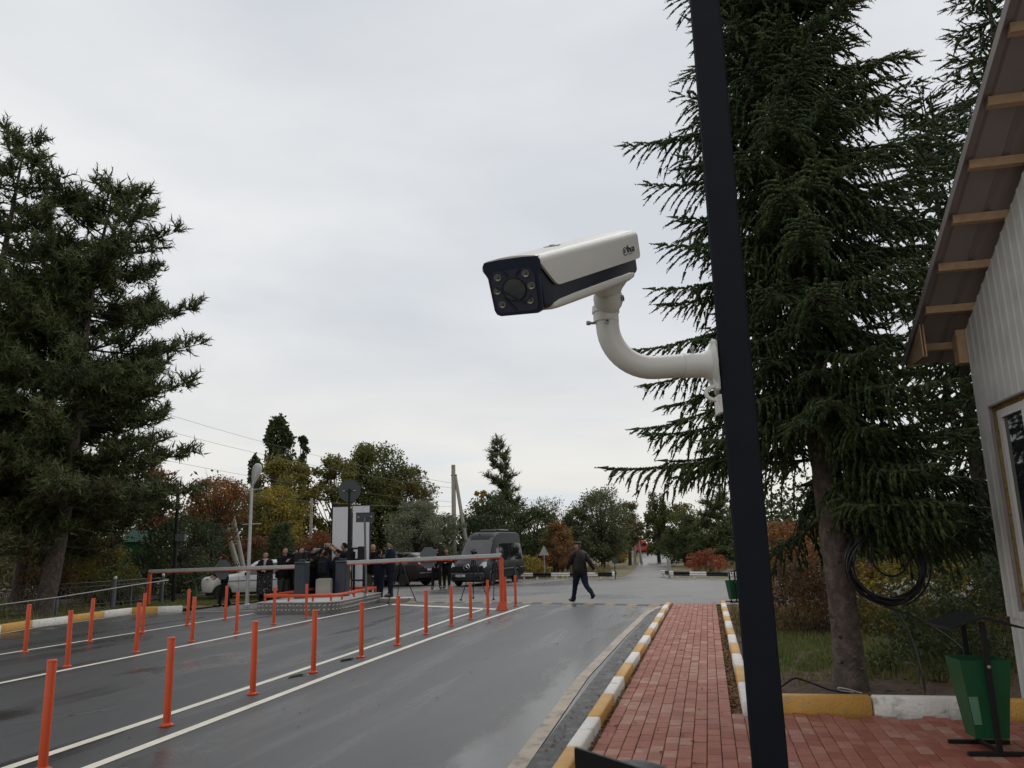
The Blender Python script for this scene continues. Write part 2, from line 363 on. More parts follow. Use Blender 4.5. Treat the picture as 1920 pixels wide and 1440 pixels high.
def sheet(name, poly, z, m, kind='structure'):
    mb = MB(); mb.add([(p[0], p[1], z) for p in poly], [tuple(range(len(poly)))]); return mb.build(name, m, kind=kind, smooth=0)
sheet('ground', [(-900, -300), (900, -300), (900, 1500), (-900, 1500)], -0.03, m_ground)
sheet('junction_road', [(-10.1, 24.2), (-9.6, 26.2), (-8.6, 29), (-11, 40.5), (-5, 42), (0.6, 41.2), (4.7, 39.2), (6.0, 43.5), (7.6, 52), (12.4, 80), (19, 122), (24, 122), (16.2, 80), (10.4, 54), (8.2, 43), (7.3, 38.2), (9.1, 36), (16, 32), (16, 16), (6.3, 20.6), (4, 19), (-8, 22)], 0.0, m_asph2)
KL = [(-13.6, -8), (-12.9, 6), (-12.1, 17.4), (-11.98, 18.85), (-12.01, 20.07), (-11.78, 21.3), (-11.62, 22.8), (-11.35, 23.9), (-10.7, 24.13), (-10.07, 24.33)]
right_edge = [uw(u, -1.17)[:2] for u in (22.3, 14, 4, -8)]
sheet('road', KL + [(-7.0, 24.9), (-3.7, 25.6), (-1.6, 24.75), (0.46, 23.75), (2.3, 22.55)] + right_edge, 0.004, m_asph)
def strip(pts, w, z, mb):
    pts = [Vector(p) for p in pts]; vs = []
    for i, p in enumerate(pts):
        t = (pts[min(i + 1, len(pts) - 1)] - pts[max(i - 1, 0)]).normalized(); nn = Vector((-t.y, t.x))
        vs += [(*(p + nn * w / 2), z), (*(p - nn * w / 2), z)]
    mb.add(vs, [(2 * i, 2 * i + 1, 2 * i + 3, 2 * i + 2) for i in range(len(pts) - 1)])
    return mb
LA = [(-4.6, 1.5), (-4.05, 3.9), (-3.46, 6.76), (-2.49, 11.51), (-1.75, 14.9), (-0.87, 18.64), (0.32, 23.2)]
LB = [(-5.2, 1.5), (-4.14, 6.86), (-2.83, 13.09), (-1.55, 19.51), (-0.90, 22.3)]
LC = [(-8.5, 5.2), (-7.09, 11.26), (-4.71, 21.7), (-3.9, 25.15)]
LD = [(-10.6, 8.4), (-9.23, 14.58), (-7.7, 21.3), (-7.38, 22.75)]
for L, w in ((LA, .115), (LB, .11), (LC, .11), (LD, .10)): struct('road_marking', strip(L, w, 0.009, MB()), m_line)
struct('road_marking', strip([(-12.75, 8), (-11.8, 18.85), (-11.83, 20.07), (-11.6, 21.3), (-11.45, 22.75), (-11.18, 23.75), (-10.6, 23.95)], .07, 0.009, MB()), m_line)
struct('stop_line', strip([(-4.0, 25.1), (-2.2, 23.45), (-0.55, 21.95)], .30, 0.009, MB()), m_line)
struct('road_marking', strip([(-10.4, 24.0), (-8.6, 23.95), (-7.5, 23.7)], .10, 0.009, MB()), m_line)
# seams and cracks in the asphalt
m_seam = mat('asphalt_seam', (0.13, 0.13, 0.128), 0.6, var=0.3, scale=8)
def crack(a, b, w, n=14, amp=.02):
    a, b = Vector(a), Vector(b); d = (b - a); nn = Vector((-d.y, d.x)).normalized()
    return [a + d * i / n + nn * random.uniform(-amp, amp) for i in range(n + 1)]
for a, b, w in (((-7.2, 8.6), (-5.1, 9.9), .022), ((-6.4, 7.6), (-4.35, 9.3), .018), ((-5.1, 9.9), (-4.3, 9.65), .012), ((-5.2, 8.5), (-4.5, 9.2), .015)):
    struct('road_seam', strip(crack(a, b, w), w, 0.0065, MB()), m_seam)
# puddles along the gutter and in the lanes
m_water = mat('puddle_water', (0.030, 0.029, 0.027), 0.035, var=0.1, scale=3, spec=0.55)
def blob(c, a, b, rz, n=40, seed=0):
    r = random.Random(seed); ph = [r.uniform(0, 6.28) for _ in range(6)]
    out = []
    for i in range(n):
        t = 2 * math.pi * i / n
        k = 1 + .22 * math.sin(2 * t + ph[0]) + .16 * math.sin(3 * t + ph[1]) + .10 * math.sin(5 * t + ph[2]) + .06 * math.sin(9 * t + ph[3]) + .05 * math.sin(14 * t + ph[4])
        x, y = a * k * math.cos(t), b * k * math.sin(t)
        out.append((c[0] + x * math.cos(rz) - y * math.sin(rz), c[1] + x * math.sin(rz) + y * math.cos(rz)))
    return out
PR = math.atan2(0.9726, 0.2325)
sheet('puddle', blob((-2.62, 12.75), .26, .10, 1.3, seed=34), 0.0062, m_water)
sheet('puddle', blob((-3.0, 11.25), .22, .09, 1.3, seed=35), 0.0062, m_water)
# concrete gutter and the asphalt strip beside the kerb
GU = [(-6, -1.53), (4, -1.52), (6.3, -1.53), (10.4, -1.66), (15, -1.63), (19.5, -1.55), (20.8, -1.47), (21.6, -1.35), (22.0, -1.24)]
GU = [uw(u, w)[:2] for u, w in GU]
struct('gutter_strip', strip(GU, .14, 0.0125, MB()), m_gutter)
m_strip = mat('old_asphalt', (0.030, 0.030, 0.030), 0.5, var=0.3, scale=6, bump=0.6, bscale=130, col2=(0.055, 0.053, 0.05), c2s=5, rough2=0.25, fine=(120, 0.3))
struct('asphalt_strip', strip([uw(u, w)[:2] for u, w in ((-6, -1.32), (5, -1.32), (10.4, -1.38), (15, -1.38), (19.5, -1.33), (20.8, -1.28), (21.6, -1.22))], .26, 0.0095, MB()), m_strip)

# ---------------------------------------------------------------- brick path
path = MB(); 
path.add([uw(2, -1.03, .022), uw(2, 3.2, .022), uw(8.17, 3.2, .022), uw(8.17, .22, .022), uw(21.98, .22, .022), uw(21.98, -1.03, .022)], [(0, 1, 2, 3, 4, 5)])
path_o = path.build('path', m_joint, kind='structure', smooth=0)
BW, BL = 0.110, 0.213
brick_me = []
for m in m_brickm:
    b = MB(); b.box((0, 0, -.022), (BW - .0045, BL - .0045, .05), ch=.0045)
    me = bpy.data.meshes.new('brick'); me.from_pydata(b.v, [], b.f); me.materials.append(m); brick_me.append(me)
cells = []
for c in range(0, 37):
    w0 = -1.0 + BW * c
    off = (0, .5, .25, .72)[c % 4] * BL + random.uniform(-.02, .02)
    k = 0; u = 2.6 + off
    top = 21.9 if c < 10 else 8.07
    while u < top:
        cells.append((u, w0 + BW / 2)); u += BL
vis = []
for (u, w) in cells:
    p = uw(u, w); d = math.hypot(p[0], p[1])
    seen = p[1] > 5.9 and p[0] / p[1] < 0.66
    vis.append((not seen, d, u, w))
vis.sort()
rb = random.Random(5); R2 = Matrix.Rotation(PANG, 3, 'Z')
rest = [[] for _ in m_brickm]
def pick(u, w):
    s = math.sin(u * 1.3 + w * 2.1) + math.sin(u * .5 - w * 3.3 + 2)
    r = rb.random()
    if r < .10: return 3
    if r < .19 + .10 * (s > .6): return 1
    if r < .42 + .15 * (s < -.6): return 2
    return 0
proto_b = None
for i, (_, d, u, w) in enumerate(vis):
    mi = pick(u, w); z = .068 + rb.uniform(-.003, .003); p = uw(u, w, z); ang = PANG + rb.uniform(-.012, .012)
    if i < 300:
        o = bpy.data.objects.new('brick', brick_me[mi]); COL.objects.link(o); o.parent = path_o
        o.location = p; o.rotation_euler = (rb.uniform(-.006, .006), rb.uniform(-.008, .008), ang)
    else: rest[mi].append((p, ang))
far_b = MB()
for mi, L in enumerate(rest):
    for p, a in L:
        c, s2 = math.cos(a), math.sin(a); hx, hy = BW / 2 - .0024, BL / 2 - .0024; q = .004
        vs = []
        for (X, Y, Z) in ((-hx, -hy, -q), (hx, -hy, -q), (hx, hy, -q), (-hx, hy, -q), (-hx + q, -hy + q, 0), (hx - q, -hy + q, 0), (hx - q, hy - q, 0), (-hx + q, hy - q, 0), (-hx, -hy, -.04), (hx, -hy, -.04), (hx, hy, -.04), (-hx, hy, -.04)):
            vs.append((p[0] + X * c - Y * s2, p[1] + X * s2 + Y * c, p[2] + Z + .003))
        far_b.add(vs, [(4, 5, 6, 7), (0, 1, 5, 4), (1, 2, 6, 5), (2, 3, 7, 6), (3, 0, 4, 7), (8, 9, 1, 0), (9, 10, 2, 1), (10, 11, 3, 2), (11, 8, 0, 3)], mi)
far_b.build('brick_paving', m_brickm, parent=path_o, kind='stuff', smooth=0)

# ---------------------------------------------------------------- kerbs: every painted stone a piece
def kerb_stone_mesh(L, w, h, m, key, cache={}):
    k = (round(L, 3), w, h, m.name)
    if k not in cache:
        b = MB(); b.box((0, 0, h / 2 - .04), (w, L - .012, h + .08), ch=.014)
        me = bpy.data.meshes.new('kerb_stone'); me.from_pydata(b.v, [], b.f); me.materials.append(m)
        me.polygons.foreach_set('use_smooth', [True] * len(me.polygons)); me.set_sharp_from_angle(angle=rad(50)); cache[k] = me
    return cache[k]
def kerb_stone(parent, a, b, m, w=.125, h=.165, z=0.0):
    a, b = Vector(a[:2]), Vector(b[:2]); d = b - a
    o = bpy.data.objects.new('kerb_stone', kerb_stone_mesh(d.length, w, h, m, 0)); COL.objects.link(o); o.parent = parent
    c = (a + b) / 2; o.location = (c.x, c.y, z + random.uniform(-.006, .006)); o.rotation_euler = (random.uniform(-.006, .006), random.uniform(-.012, .012), math.atan2(-d.x, d.y) + random.uniform(-.004, .004))
    return o
k1 = thing('kerb', None, None, kind='structure')
us = [4.19, 5.245] + [6.3 + 1.062 * k for k in range(15)]
for i in range(len(us) - 1): kerb_stone(k1, uw(us[i], -1.095), uw(us[i + 1], -1.095), (m_white, m_yellow)[i % 2] if i else m_white)
k2 = thing('kerb', None, None, kind='structure')
us = [8.12 + 1.13 * k for k in range(13)]
for i in range(len(us) - 1): kerb_stone(k2, uw(us[i], .268), uw(us[i + 1], .268), (m_white, m_yellow)[i % 2])
k3 = thing('kerb', None, None, kind='structure')
for i, (a, b) in enumerate(((.345, 1.36), (1.36, 2.40), (2.40, 3.4))): kerb_stone(k3, uw(8.235, a), uw(8.235, b), (m_yellow, m_white)[i % 2], w=.13, h=.215)
k4 = thing('kerb', None, None, kind='structure')
KS = [(-12.75, 8.6), (-12.6, 10.1), (-12.5, 11.6), (-12.4, 13.1), (-12.3, 14.6), (-12.17, 16.2), (-12.07, 17.6), (-12.03, 18.85), (-12.05, 20.07), (-11.82, 21.28), (-11.67, 22.79), (-11.42, 23.94), (-10.74, 24.20), (-10.07, 24.38)]
for i in range(len(KS) - 1): kerb_stone(k4, KS[i], KS[i + 1], (m_white, m_yellow)[i % 2], w=.16, h=.175)
# verges behind the kerbs
sheet('verge', [(-12.1, 18.85), (-12.1, 20.1), (-11.9, 21.3), (-11.75, 22.8), (-11.5, 24), (-10.8, 24.3), (-10.1, 24.45), (-9.7, 26.2), (-8.7, 29), (-11.1, 40), (-60, 60), (-60, -8), (-13.7, -8), (-12.5, 11.6)], 0.035, m_ground)
def bumpy(name, poly_fn, x0, x1, y0, y1, st, z, amp, m):
    nx, ny = int((x1 - x0) / st) + 1, int((y1 - y0) / st) + 1
    V = []; F = []
    r = np.random.default_rng(3); N = r.normal(0, 1, (ny + 4, nx + 4)); N = (N[:-4, :-4] + N[1:-3, :-4] + N[:-4, 1:-3] + N[1:-3, 1:-3] + N[2:-2, 2:-2]) / 2.4
    idx = {}
    for j in range(ny):
        for i in range(nx):
            x, y = x0 + i * st, y0 + j * st
            if poly_fn(x, y): idx[(i, j)] = len(V); V.append((x, y, z + amp * N[j, i]))
    for j in range(ny - 1):
        for i in range(nx - 1):
            q = [(i, j), (i + 1, j), (i + 1, j + 1), (i, j + 1)]
            if all(k in idx for k in q): F.append([idx[k] for k in q])
    npmesh(name, V, F, m, kind='structure', smooth=True)
def tuw(x, y): return (x * PD.x + y * PD.y, x * PW.x + y * PW.y)
sheet('verge', [uw(8.25, .3)[:2], uw(8.25, 9)[:2], (16, 15.5), (6.6, 20.2), uw(21.6, .3)[:2]], 0.055, m_soil)
bumpy('soil_bed', lambda x, y: (lambda t: t[0] > 8.27 and t[1] > .32 and t[0] < 21)(tuw(x, y)) and y < 15.4 + (10 - x) * .35, 2, 12, 6.5, 20.5, .22, 0.085, .022, m_soil)
# ---------------------------------------------------------------- shed on the right: gable wall of white sheet, brown roof
SA = rad(12.0); SP = Vector((4.80, 8.02, 0)); SD = Vector((-math.sin(SA), -math.cos(SA), 0)); SN = Vector((math.cos(SA), -math.sin(SA), 0))   # SD towards the photographer, SN into the shed
shed = thing('shed', 'small shed clad in white ribbed sheet under a brown sloping roof', 'shed', (SP.x, SP.y, 0))
def sh(s, n, z): p = SD * s + SN * n; return (p.x, p.y, z)
rake = lambda s: 3.76 + .497 * (s + .0)
def ribs(s):                                     # profile of the wall sheet: shallow ribs every 0.115 m
    t = (s / .150) % 1.0
    return -.008 if .08 < t < .20 else (-.008 * (t / .08) if t <= .08 else (-.008 * (1 - (t - .20) / .10) if t < .30 else 0.0))
def cladding(s0, s1, zf0, zf1, name='wall_sheet', off=0.0):
    mb = MB(); n = max(2, int((s1 - s0) / .0115)); vs = []; fs = []
    for i in range(n + 1):
        s = s0 + (s1 - s0) * i / n; o = ribs(s) + off
        vs += [sh(s, o, zf0(s)), sh(s, o, zf1(s)), sh(s, .02, zf1(s)), sh(s, .02, zf0(s))]
    for i in range(n):
        a = 4 * i; b = a + 4
        fs += [(a, a + 1, b + 1, b), (a + 1, a + 2, b + 2, b + 1), (a + 3, a, b, b + 3)]
    fs += [(0, 3, 2, 1), (4 * n, 4 * n + 1, 4 * n + 2, 4 * n + 3)]
    mb.add(vs, fs); return mb.build(name, m_wallw, parent=shed, smooth=30)
C = lambda z: (lambda s: z)
WS0, WS1, WZ0, WZ1 = .335, 1.66, 0.93, 2.89
cladding(0, WS0, C(.86), rake); cladding(WS0, WS1, C(WZ1), rake); cladding(WS1, 9.4, C(.86), rake); cladding(WS0, WS1, C(.86), C(WZ0))
cladding(0.0, 9.4, C(0.05), C(.855), off=.022)
sc_ = MB()                                      # fixing screws of the wall sheets
for s_ in [.03 + .30 * k for k in range(10)]:
    for z_ in (1.0, 1.7, 2.4, 3.05, 3.7, 4.4):
        if z_ < rake(s_) - .1 and not (WS0 - .02 < s_ < WS1 + .02 and WZ0 < z_ < WZ1): q_ = sh(s_, -.004, z_); sc_.ball(q_, (.007, .007, .007), 6, 4)
sc_.build('wall_screws', m_steel, parent=shed, kind='stuff')
core = MB()                                     # timber core of the walls, with the window opening left free
def slab(s0, s1, n0, n1, z0, z1a, z1b, mb, mi=0):
    mb.add([sh(s0, n0, z0), sh(s1, n0, z0), sh(s1, n1, z0), sh(s0, n1, z0), sh(s0, n0, z1a), sh(s1, n0, z1b), sh(s1, n1, z1b), sh(s0, n1, z1a)], [(0, 1, 2, 3), (4, 7, 6, 5), (0, 4, 5, 1), (1, 5, 6, 2), (2, 6, 7, 3), (3, 7, 4, 0)], mi)
slab(.012, WS0 + .02, .024, .14, .05, rake(0), rake(WS0), core); slab(WS1, 9.4, .024, .14, .05, rake(WS1), rake(9.4), core)
slab(WS0 + .02, WS1, .024, .14, WZ1 + .02, rake(WS0), rake(WS1), core); slab(WS0 + .02, WS1, .024, .14, .05, WZ0, WZ0, core)
core.build('wall_core', m_foam, parent=shed, smooth=0)
bw = MB(); slab(.0, .10, .145, 3.4, .05, rake(0) - .02, rake(.1) - .02, bw); bw.build('rear_wall', m_wallw, parent=shed, smooth=0)
# uneven foam round the window frame
fm = MB(); rr = random.Random(2)
for i in range(46):
    z = WZ0 + .02 + (WZ1 - WZ0 - .04) * i / 45
    fm.ball(sh(WS0 + .028 + rr.uniform(-.012, .015), .055 + rr.uniform(-.008, .016), z), (rr.uniform(.018, .034), rr.uniform(.018, .03), rr.uniform(.02, .05)), 8, 5)
for i in range(26): fm.ball(sh(WS0 + .04 + 1.25 * i / 25, .06, WZ1 - .025 + rr.uniform(-.01, .008)), (rr.uniform(.02, .045), .02, rr.uniform(.015, .026)), 8, 5)
fm.build('foam_filler', m_foam, parent=shed, kind='stuff')
F0, F1, G0, G1 = WS0 + .075, WS1 - .05, WZ0 + .05, WZ1 - .06
fr = MB()
for (a, b, c, d) in ((F0, F0 + .075, G0, G1), (F1 - .075, F1, G0, G1)): slab(a, b, .03, .10, c, d, d, fr)
for (c, d) in ((G0, G0 + .075), (G1 - .075, G1)): slab(F0 + .075, F1 - .075, .031, .099, c, d, d, fr)
slab(F0 + .56, F0 + .64, .032, .098, G0 + .075, G1 - .075, G1 - .075, fr)
win = fr.build('window', m_camw, parent=shed, smooth=0)
for (a, b) in ((F0 + .075, F0 + .56), (F0 + .64, F1 - .075)):
    g = MB(); slab(a, b, .06, .07, G0 + .075, G1 - .075, G1 - .075, g); g.build('pane', m_glass, parent=win, smooth=0)
tr = MB()
for (a, b) in ((WS0, WS0 + .012),): slab(a, b, -.012, .02, WZ0, WZ1, WZ1, tr)
slab(WS0, WS1, -.014, .02, WZ1 - .012, WZ1 + .004, WZ1 + .004, tr); tr.build('window_flashing', m_sheet, parent=shed, smooth=0)
# roof: trapezoidal sheet that oversails the gable on battens
OUT = .475; RZ = lambda s: rake(s) + .10
roof = MB(); prof = []
n = -OUT
while n < 3.5:
    prof += [(n, 0), (n + .02, .020), (n + .07, .020), (n + .09, 0)]; n += .295
vs = []; fs = []
for (nn, h) in prof:
    for s in (-.62, 9.4):
        vs.append(sh(s, nn, RZ(s) + h)); vs.append(sh(s, nn, RZ(s) + h + .006))
for i in range(len(prof) - 1):
    a = 4 * i; b = a + 4
    fs += [(a, a + 2, b + 2, b), (a + 1, b + 1, b + 3, a + 3), (a, b, b + 1, a + 1), (a + 2, a + 3, b + 3, b + 2)]
fs += [(0, 1, 3, 2), (b, b + 2, b + 3, b + 1)]
roof.add(vs, fs); roof.build('roof', m_sheet, parent=shed, smooth=0)
vg = MB(); slab(0, 0, 0, 0, 0, 0, 0, MB())
for s in (-.62, 9.4): vg.add([sh(s, -OUT - .012, RZ(s) - .045), sh(s, -OUT - .012, RZ(s) + .045), sh(s, -OUT + .07, RZ(s) + .045), sh(s, -OUT - .004, RZ(s) + .037), sh(s, -OUT - .004, RZ(s) - .045)], [])
vg.f = [(0, 1, 6, 5), (1, 2, 7, 6), (2, 3, 8, 7), (3, 4, 9, 8), (4, 0, 5, 9), (0, 4, 3, 2, 1), (5, 6, 7, 8, 9)]; vg.m = [0] * 7
vg.build('verge_flashing', m_sheet, parent=shed, smooth=0)
for k in range(18):
    s = -.36 + .55 * k
    if s > 9.2: break
    b = MB(); z0, z1 = RZ(s) - .043, RZ(s) - .004
    slab(s, s + .075, -OUT + .045, .30, z0, RZ(s) - .003, RZ(s + .075) - .003, b)
    b.build('batten', m_wood, parent=shed, smooth=0)
b = MB(); slab(-.16, -.012, -.09, .0, rake(0) - .34, rake(-.16) + .02, rake(0) + .02, b); b.build('rafter_end', m_wood, parent=shed, smooth=0)
for n_ in (-OUT + .02, -OUT + .05):
    b = MB(); slab(-.60, .05, n_, n_ + .014, RZ(-.6) - .06, RZ(-.6) - .03, RZ(.05) - .03, b); b.build('verge_batten', m_wood, parent=shed, smooth=0)

# ---------------------------------------------------------------- pole and surveillance camera
PX, PY, PWID = .600, 2.05, .084
pole = thing('camera_pole', 'dark navy square steel pole that carries the white surveillance camera', 'pole', (PX, PY, 0))
b = MB(); b.box((0, 0, 1.9), (PWID, PWID, 3.78), ch=.005, rz=rad(-15.5)); b.build('shaft', m_navy, parent=pole, smooth=0)
b = MB(); b.box((0, 0, .008 + .02), (.22, .22, .015), ch=.003)
for sx in (-1, 1):
    for sy in (-1, 1): b.lathe([(.011, .03), (.011, .05), (.006, .052)], 6, (sx * .085, sy * .085, .005))
b.build('base_plate', m_navy, parent=pole, smooth=0)

cctv = thing('surveillance_camera', 'white bullet surveillance camera with navy face on a curved arm fixed to the dark pole', 'camera', (PX - PWID / 2, PY, 2.113))
def CL(x, y, z): return Vector((x - (PX - PWID / 2), y - PY, z - 2.113))     # world to the camera thing's own frame
JX = .263                                       # axis of the upright part of the arm
R_E = .118
arm_pts = [CL(PX - PWID / 2 - .095, PY, 2.113), CL(JX + R_E, PY, 2.110)]
for i in range(1, 13):
    a = math.pi / 2 * i / 12
    arm_pts.append(CL(JX + R_E - R_E * math.sin(a), PY, 2.110 + R_E - R_E * math.cos(a)))
arm_pts.append(CL(JX - .003, PY, 2.268))
b = MB(); b.tube(arm_pts, .0315, 22); b.build('arm', m_camw, parent=cctv)
b = MB(); b.tube([CL(PX - PWID / 2 - .098, PY, 2.113), CL(PX - PWID / 2 - .045, PY, 2.113), CL(PX - PWID / 2 - .028, PY, 2.113), CL(PX - PWID / 2 - .020, PY, 2.113)], [.0335, .0335, .042, .062], 22)
b.box(CL(PX - .966 * .0515, PY + .26 * .0515, 2.108), (.018, .086, .140), ch=.005, rz=rad(-15.5))
Mx = Matrix.Rotation(rad(90), 3, 'Y')
b.build('wall_bracket', m_camw, parent=cctv)
b = MB(); b.tube([CL(PX - PWID / 2 - .026, PY - .03, 2.03 + .018 * math.cos(t)) + Vector((.024 * math.sin(t) , 0, 0)) for t in [i * math.pi / 8 - math.pi for i in range(9)]], .006, 6)
b.box(CL(PX - PWID / 2 - .010, PY, 2.004), (.012, .05, .05), ch=.002); b.build('cable_hook', m_camw, parent=cctv)
b = MB(); b.tube([CL(JX - .003, PY, 2.240), CL(JX - .003, PY, 2.263), CL(JX - .003, PY, 2.266), CL(JX - .003, PY, 2.283)], [.0345, .0345, .0375, .0365], 22); b.build('collar', m_camw, parent=cctv)
def screw(p, d, parent, r=.0062, L=.016):
    b = MB(); p = Vector(p); d = Vector(d).normalized(); b.tube([p, p + d * L * .55, p + d * L * .56, p + d * L], [r * .6, r * .6, r, r], 10); b.tube([p + d * L * .97, p + d * (L + .0006)], [r * .5, r * .5], 6, mi=1); b.build('screw', [m_steel, m_black], parent=parent)
screw(CL(JX - .0345, PY, 2.238), (-1, -.1, 0), cctv, L=.022); screw(CL(JX - .004, PY - .0335, 2.232), (-.1, -1, 0), cctv, L=.010); screw(CL(PX - PWID / 2 - .072, PY - .006, 2.146), (0, -.1, 1), cctv, L=.016)
# the housing: its own frame, +Y to the back along the body
HM = (Matrix.Rotation(rad(-37.0), 3, 'Z') @ Matrix.Rotation(rad(24.0), 3, 'X') @ Matrix.Rotation(rad(7.0), 3, 'Y'))
HP = CL(.036, 1.700, 2.171)
H4 = Matrix.Translation(HP) @ HM.to_4x4() @ Matrix.Diagonal((1.07, .965, .87, 1))
LB_, HW, HH = .485, .066, .135
# dark core: rounded box section with a flared front
def rrect(hw, z0, z1, r, n=5):
    out = []
    for (cx, cz, a0) in ((hw - r, z1 - r, 0), (-hw + r, z1 - r, 90), (-hw + r, z0 + r, 180), (hw - r, z0 + r, 270)):
        for i in range(n + 1):
            a = rad(a0 + 90 * i / n); out.append((cx + r * math.cos(a), cz + r * math.sin(a)))
    return out
def loft(sections, mb, cap0=True, cap1=True, mi=0):
    k = len(sections[0]); vs = [p for sct in sections for p in sct]; fs = []
    for i in range(len(sections) - 1):
        for j in range(k): fs.append((i * k + j, i * k + (j + 1) % k, (i + 1) * k + (j + 1) % k, (i + 1) * k + j))
    if cap0: fs.append(tuple(range(k)))
    if cap1: fs.append(tuple((len(sections) - 1) * k + j for j in range(k - 1, -1, -1)))
    mb.add(vs, fs, mi)
b = MB(); b.x = H4
secs = []
for (y, hw, z0, z1, r) in ((-.024, .0625, .002, .128, .016), (-.020, .0645, .000, .130, .018), (.03, .0650, .001, .130, .018), (.10, .0650, .001, .130, .018), (LB_ - .02, .0640, .004, .130, .018), (LB_ - .006, .0625, .006, .126, .018), (LB_ - .002, .058, .010, .120, .016)):
    secs.append([(x, y, z) for (x, z) in rrect(hw, z0, z1, r)])
loft(secs, b); body = b.build('body', m_camn, parent=cctv)
# white top cover: a hood over the top and sides, its side edge sweeping down and back
b = MB(); b.x = H4
def cover_sec(y, zlow, off=0.0, top=.141, hw=.074):
    hw += off; top += off; r = .020 + off; out = []
    low = [(hw - .0055 if zlow > .09 else hw, zlow)]
    pts = [(hw, zlow)]
    for i in range(7): a = rad(90 * i / 6); pts.append((hw - r + r * math.cos(a), top - r + r * math.sin(a) + .0))
    pts.append((hw * .35, top + .0035)); 
    full = pts + [(0, top + .0045)] + [(-x, z) for (x, z) in reversed(pts)]
    return [(x, y, z) for (x, z) in full]
prof = [(-.030, .117), (-.024, .109), (-.010, .093), (.004, .077), (.016, .064), (.026, .0565), (.036, .054), (.060, .054), (.11, .054), (.20, .054), (.30, .054), (LB_ - .02, .054), (LB_ - .004, .056)]
outer = [cover_sec(y, z) for y, z in prof]; inner = [cover_sec(y, z, -.006) for y, z in prof]
k = len(outer[0]); vs = [p for sct in outer + inner for p in sct]; fs = []; nS = len(prof); o2 = nS * k
for i in range(nS - 1):
    for j in range(k - 1):
        fs.append((i * k + j, i * k + j + 1, (i + 1) * k + j + 1, (i + 1) * k + j)); fs.append((o2 + i * k + j, o2 + (i + 1) * k + j, o2 + (i + 1) * k + j + 1, o2 + i * k + j + 1))
    for j, s_ in ((0, 1), (k - 1, -1)):
        q = (i * k + j, (i + 1) * k + j, o2 + (i + 1) * k + j, o2 + i * k + j); fs.append(q if s_ > 0 else q[::-1])
for j in range(k - 1):
    fs.append((j, o2 + j, o2 + j + 1, j + 1)); e_ = (nS - 1) * k; fs.append((e_ + j, e_ + j + 1, o2 + e_ + j + 1, o2 + e_ + j))
b.add(vs, fs)
bk = [cover_sec(LB_ - .004, .056), [(x * .93, LB_ + .012, .1 + (z - .1) * .93) for (x, y, z) in cover_sec(0, .062)]]
k2 = len(bk[0]); b.add([p for q in bk for p in q], [(j, j + 1, k2 + j + 1, k2 + j) for j in range(k2 - 1)] + [tuple(k2 + j for j in range(k2))])
b.build('top_cover', m_camw, parent=cctv)
# white bottom shell
b = MB(); b.x = H4; secs = []
for (y, z1, z0, hw) in ((.002, .008, -.003, .050), (.014, .015, -.005, .0655), (.034, .021, -.0065, .0668), (.10, .0235, -.007, .0672), (.25, .024, -.007, .0672), (LB_ - .06, .024, -.006, .0665), (LB_ - .03, .021, -.002, .064), (LB_ - .018, .016, .004, .058)):
    r = min(.012, (z1 - z0) * .48); secs.append([(x, y, z) for (x, z) in rrect(hw, z0, z1, r)])
loft(secs, b); b.build('bottom_shell', m_camw, parent=cctv)
# face plate with lens window and six lamps
FPZ = [(-.046, -.004), (.046, -.004), (.056, .001), (.0605, .012), (.0632, .096), (.0715, .116), (.0718, .126), (.067, .1375), (.030, .1405), (-.030, .1405), (-.067, .1375), (-.0718, .126), (-.0715, .116), (-.0632, .096), (-.0605, .012), (-.056, .001)]
b = MB(); b.x = H4; b.prism(FPZ, .0225, .0305, M=Matrix.Rotation(rad(90), 3, 'X')); b.build('face_rim', m_camn, parent=cctv, smooth=0)
b = MB(); b.x = H4; b.prism([(x_ * .86, .008 + z_ * .86) for x_, z_ in FPZ[:5]] + [(.045, .112), (-.045, .112)] + [(x_ * .86, .008 + z_ * .86) for x_, z_ in FPZ[13:]], .0305, .0325, M=Matrix.Rotation(rad(90), 3, 'X')); b.build('face_plate', mat('face_glass', (0.036, 0.040, 0.058), 0.12, var=0.05), parent=cctv, smooth=0)
MF = Matrix.Rotation(rad(90), 3, 'X')
def disc(c, r, d, mb, n=24, mi=0): mb.lathe([(r, 0), (r, d * .7), (r * .93, d)], n, c, mi, MF)
b = MB(); b.x = H4; disc((0, -.0320, .062), .0285, .002, b); b.lathe([(.0300, 0), (.0300, .003), (.0280, .003), (.0280, 0)], 28, (0, -.0320, .062), 1, MF); b.build('lens', [m_lens, m_black], parent=cctv)
b = MB(); b.x = H4
for (ax, az, bx, bz) in ((-.044, .072, .020, .026), (.020, .026, .040, .042), (-.022, .112, -.010, .097), (.022, .112, .010, .097), (-.028, .044, -.002, .010)):
    d = Vector((bx - ax, 0, bz - az)); L = d.length; c = Vector(((ax + bx) / 2, -.0350, (az + bz) / 2)); b.box(c, (L, .0012, .0042), M=Matrix.Rotation(math.atan2(-d.z, d.x), 3, 'Y'))
b.build('face_ribs', m_camn, parent=cctv, smooth=0)
for (x_, z_) in ((-.036, .096), (.034, .098), (-.043, .062), (.043, .066), (-.036, .026), (.034, .030)):
    b = MB(); b.x = H4; b.lathe([(.0092, 0), (.0092, .0022), (.0074, .0024), (.0040, .0006)], 18, (x_, -.0322, z_), 0, MF); b.lathe([(.0036, 0), (.0034, .0018), (.001, .0028)], 12, (x_, -.0329, z_), 1, MF)
    b.build('lamp', [m_led, m_lens], parent=cctv)
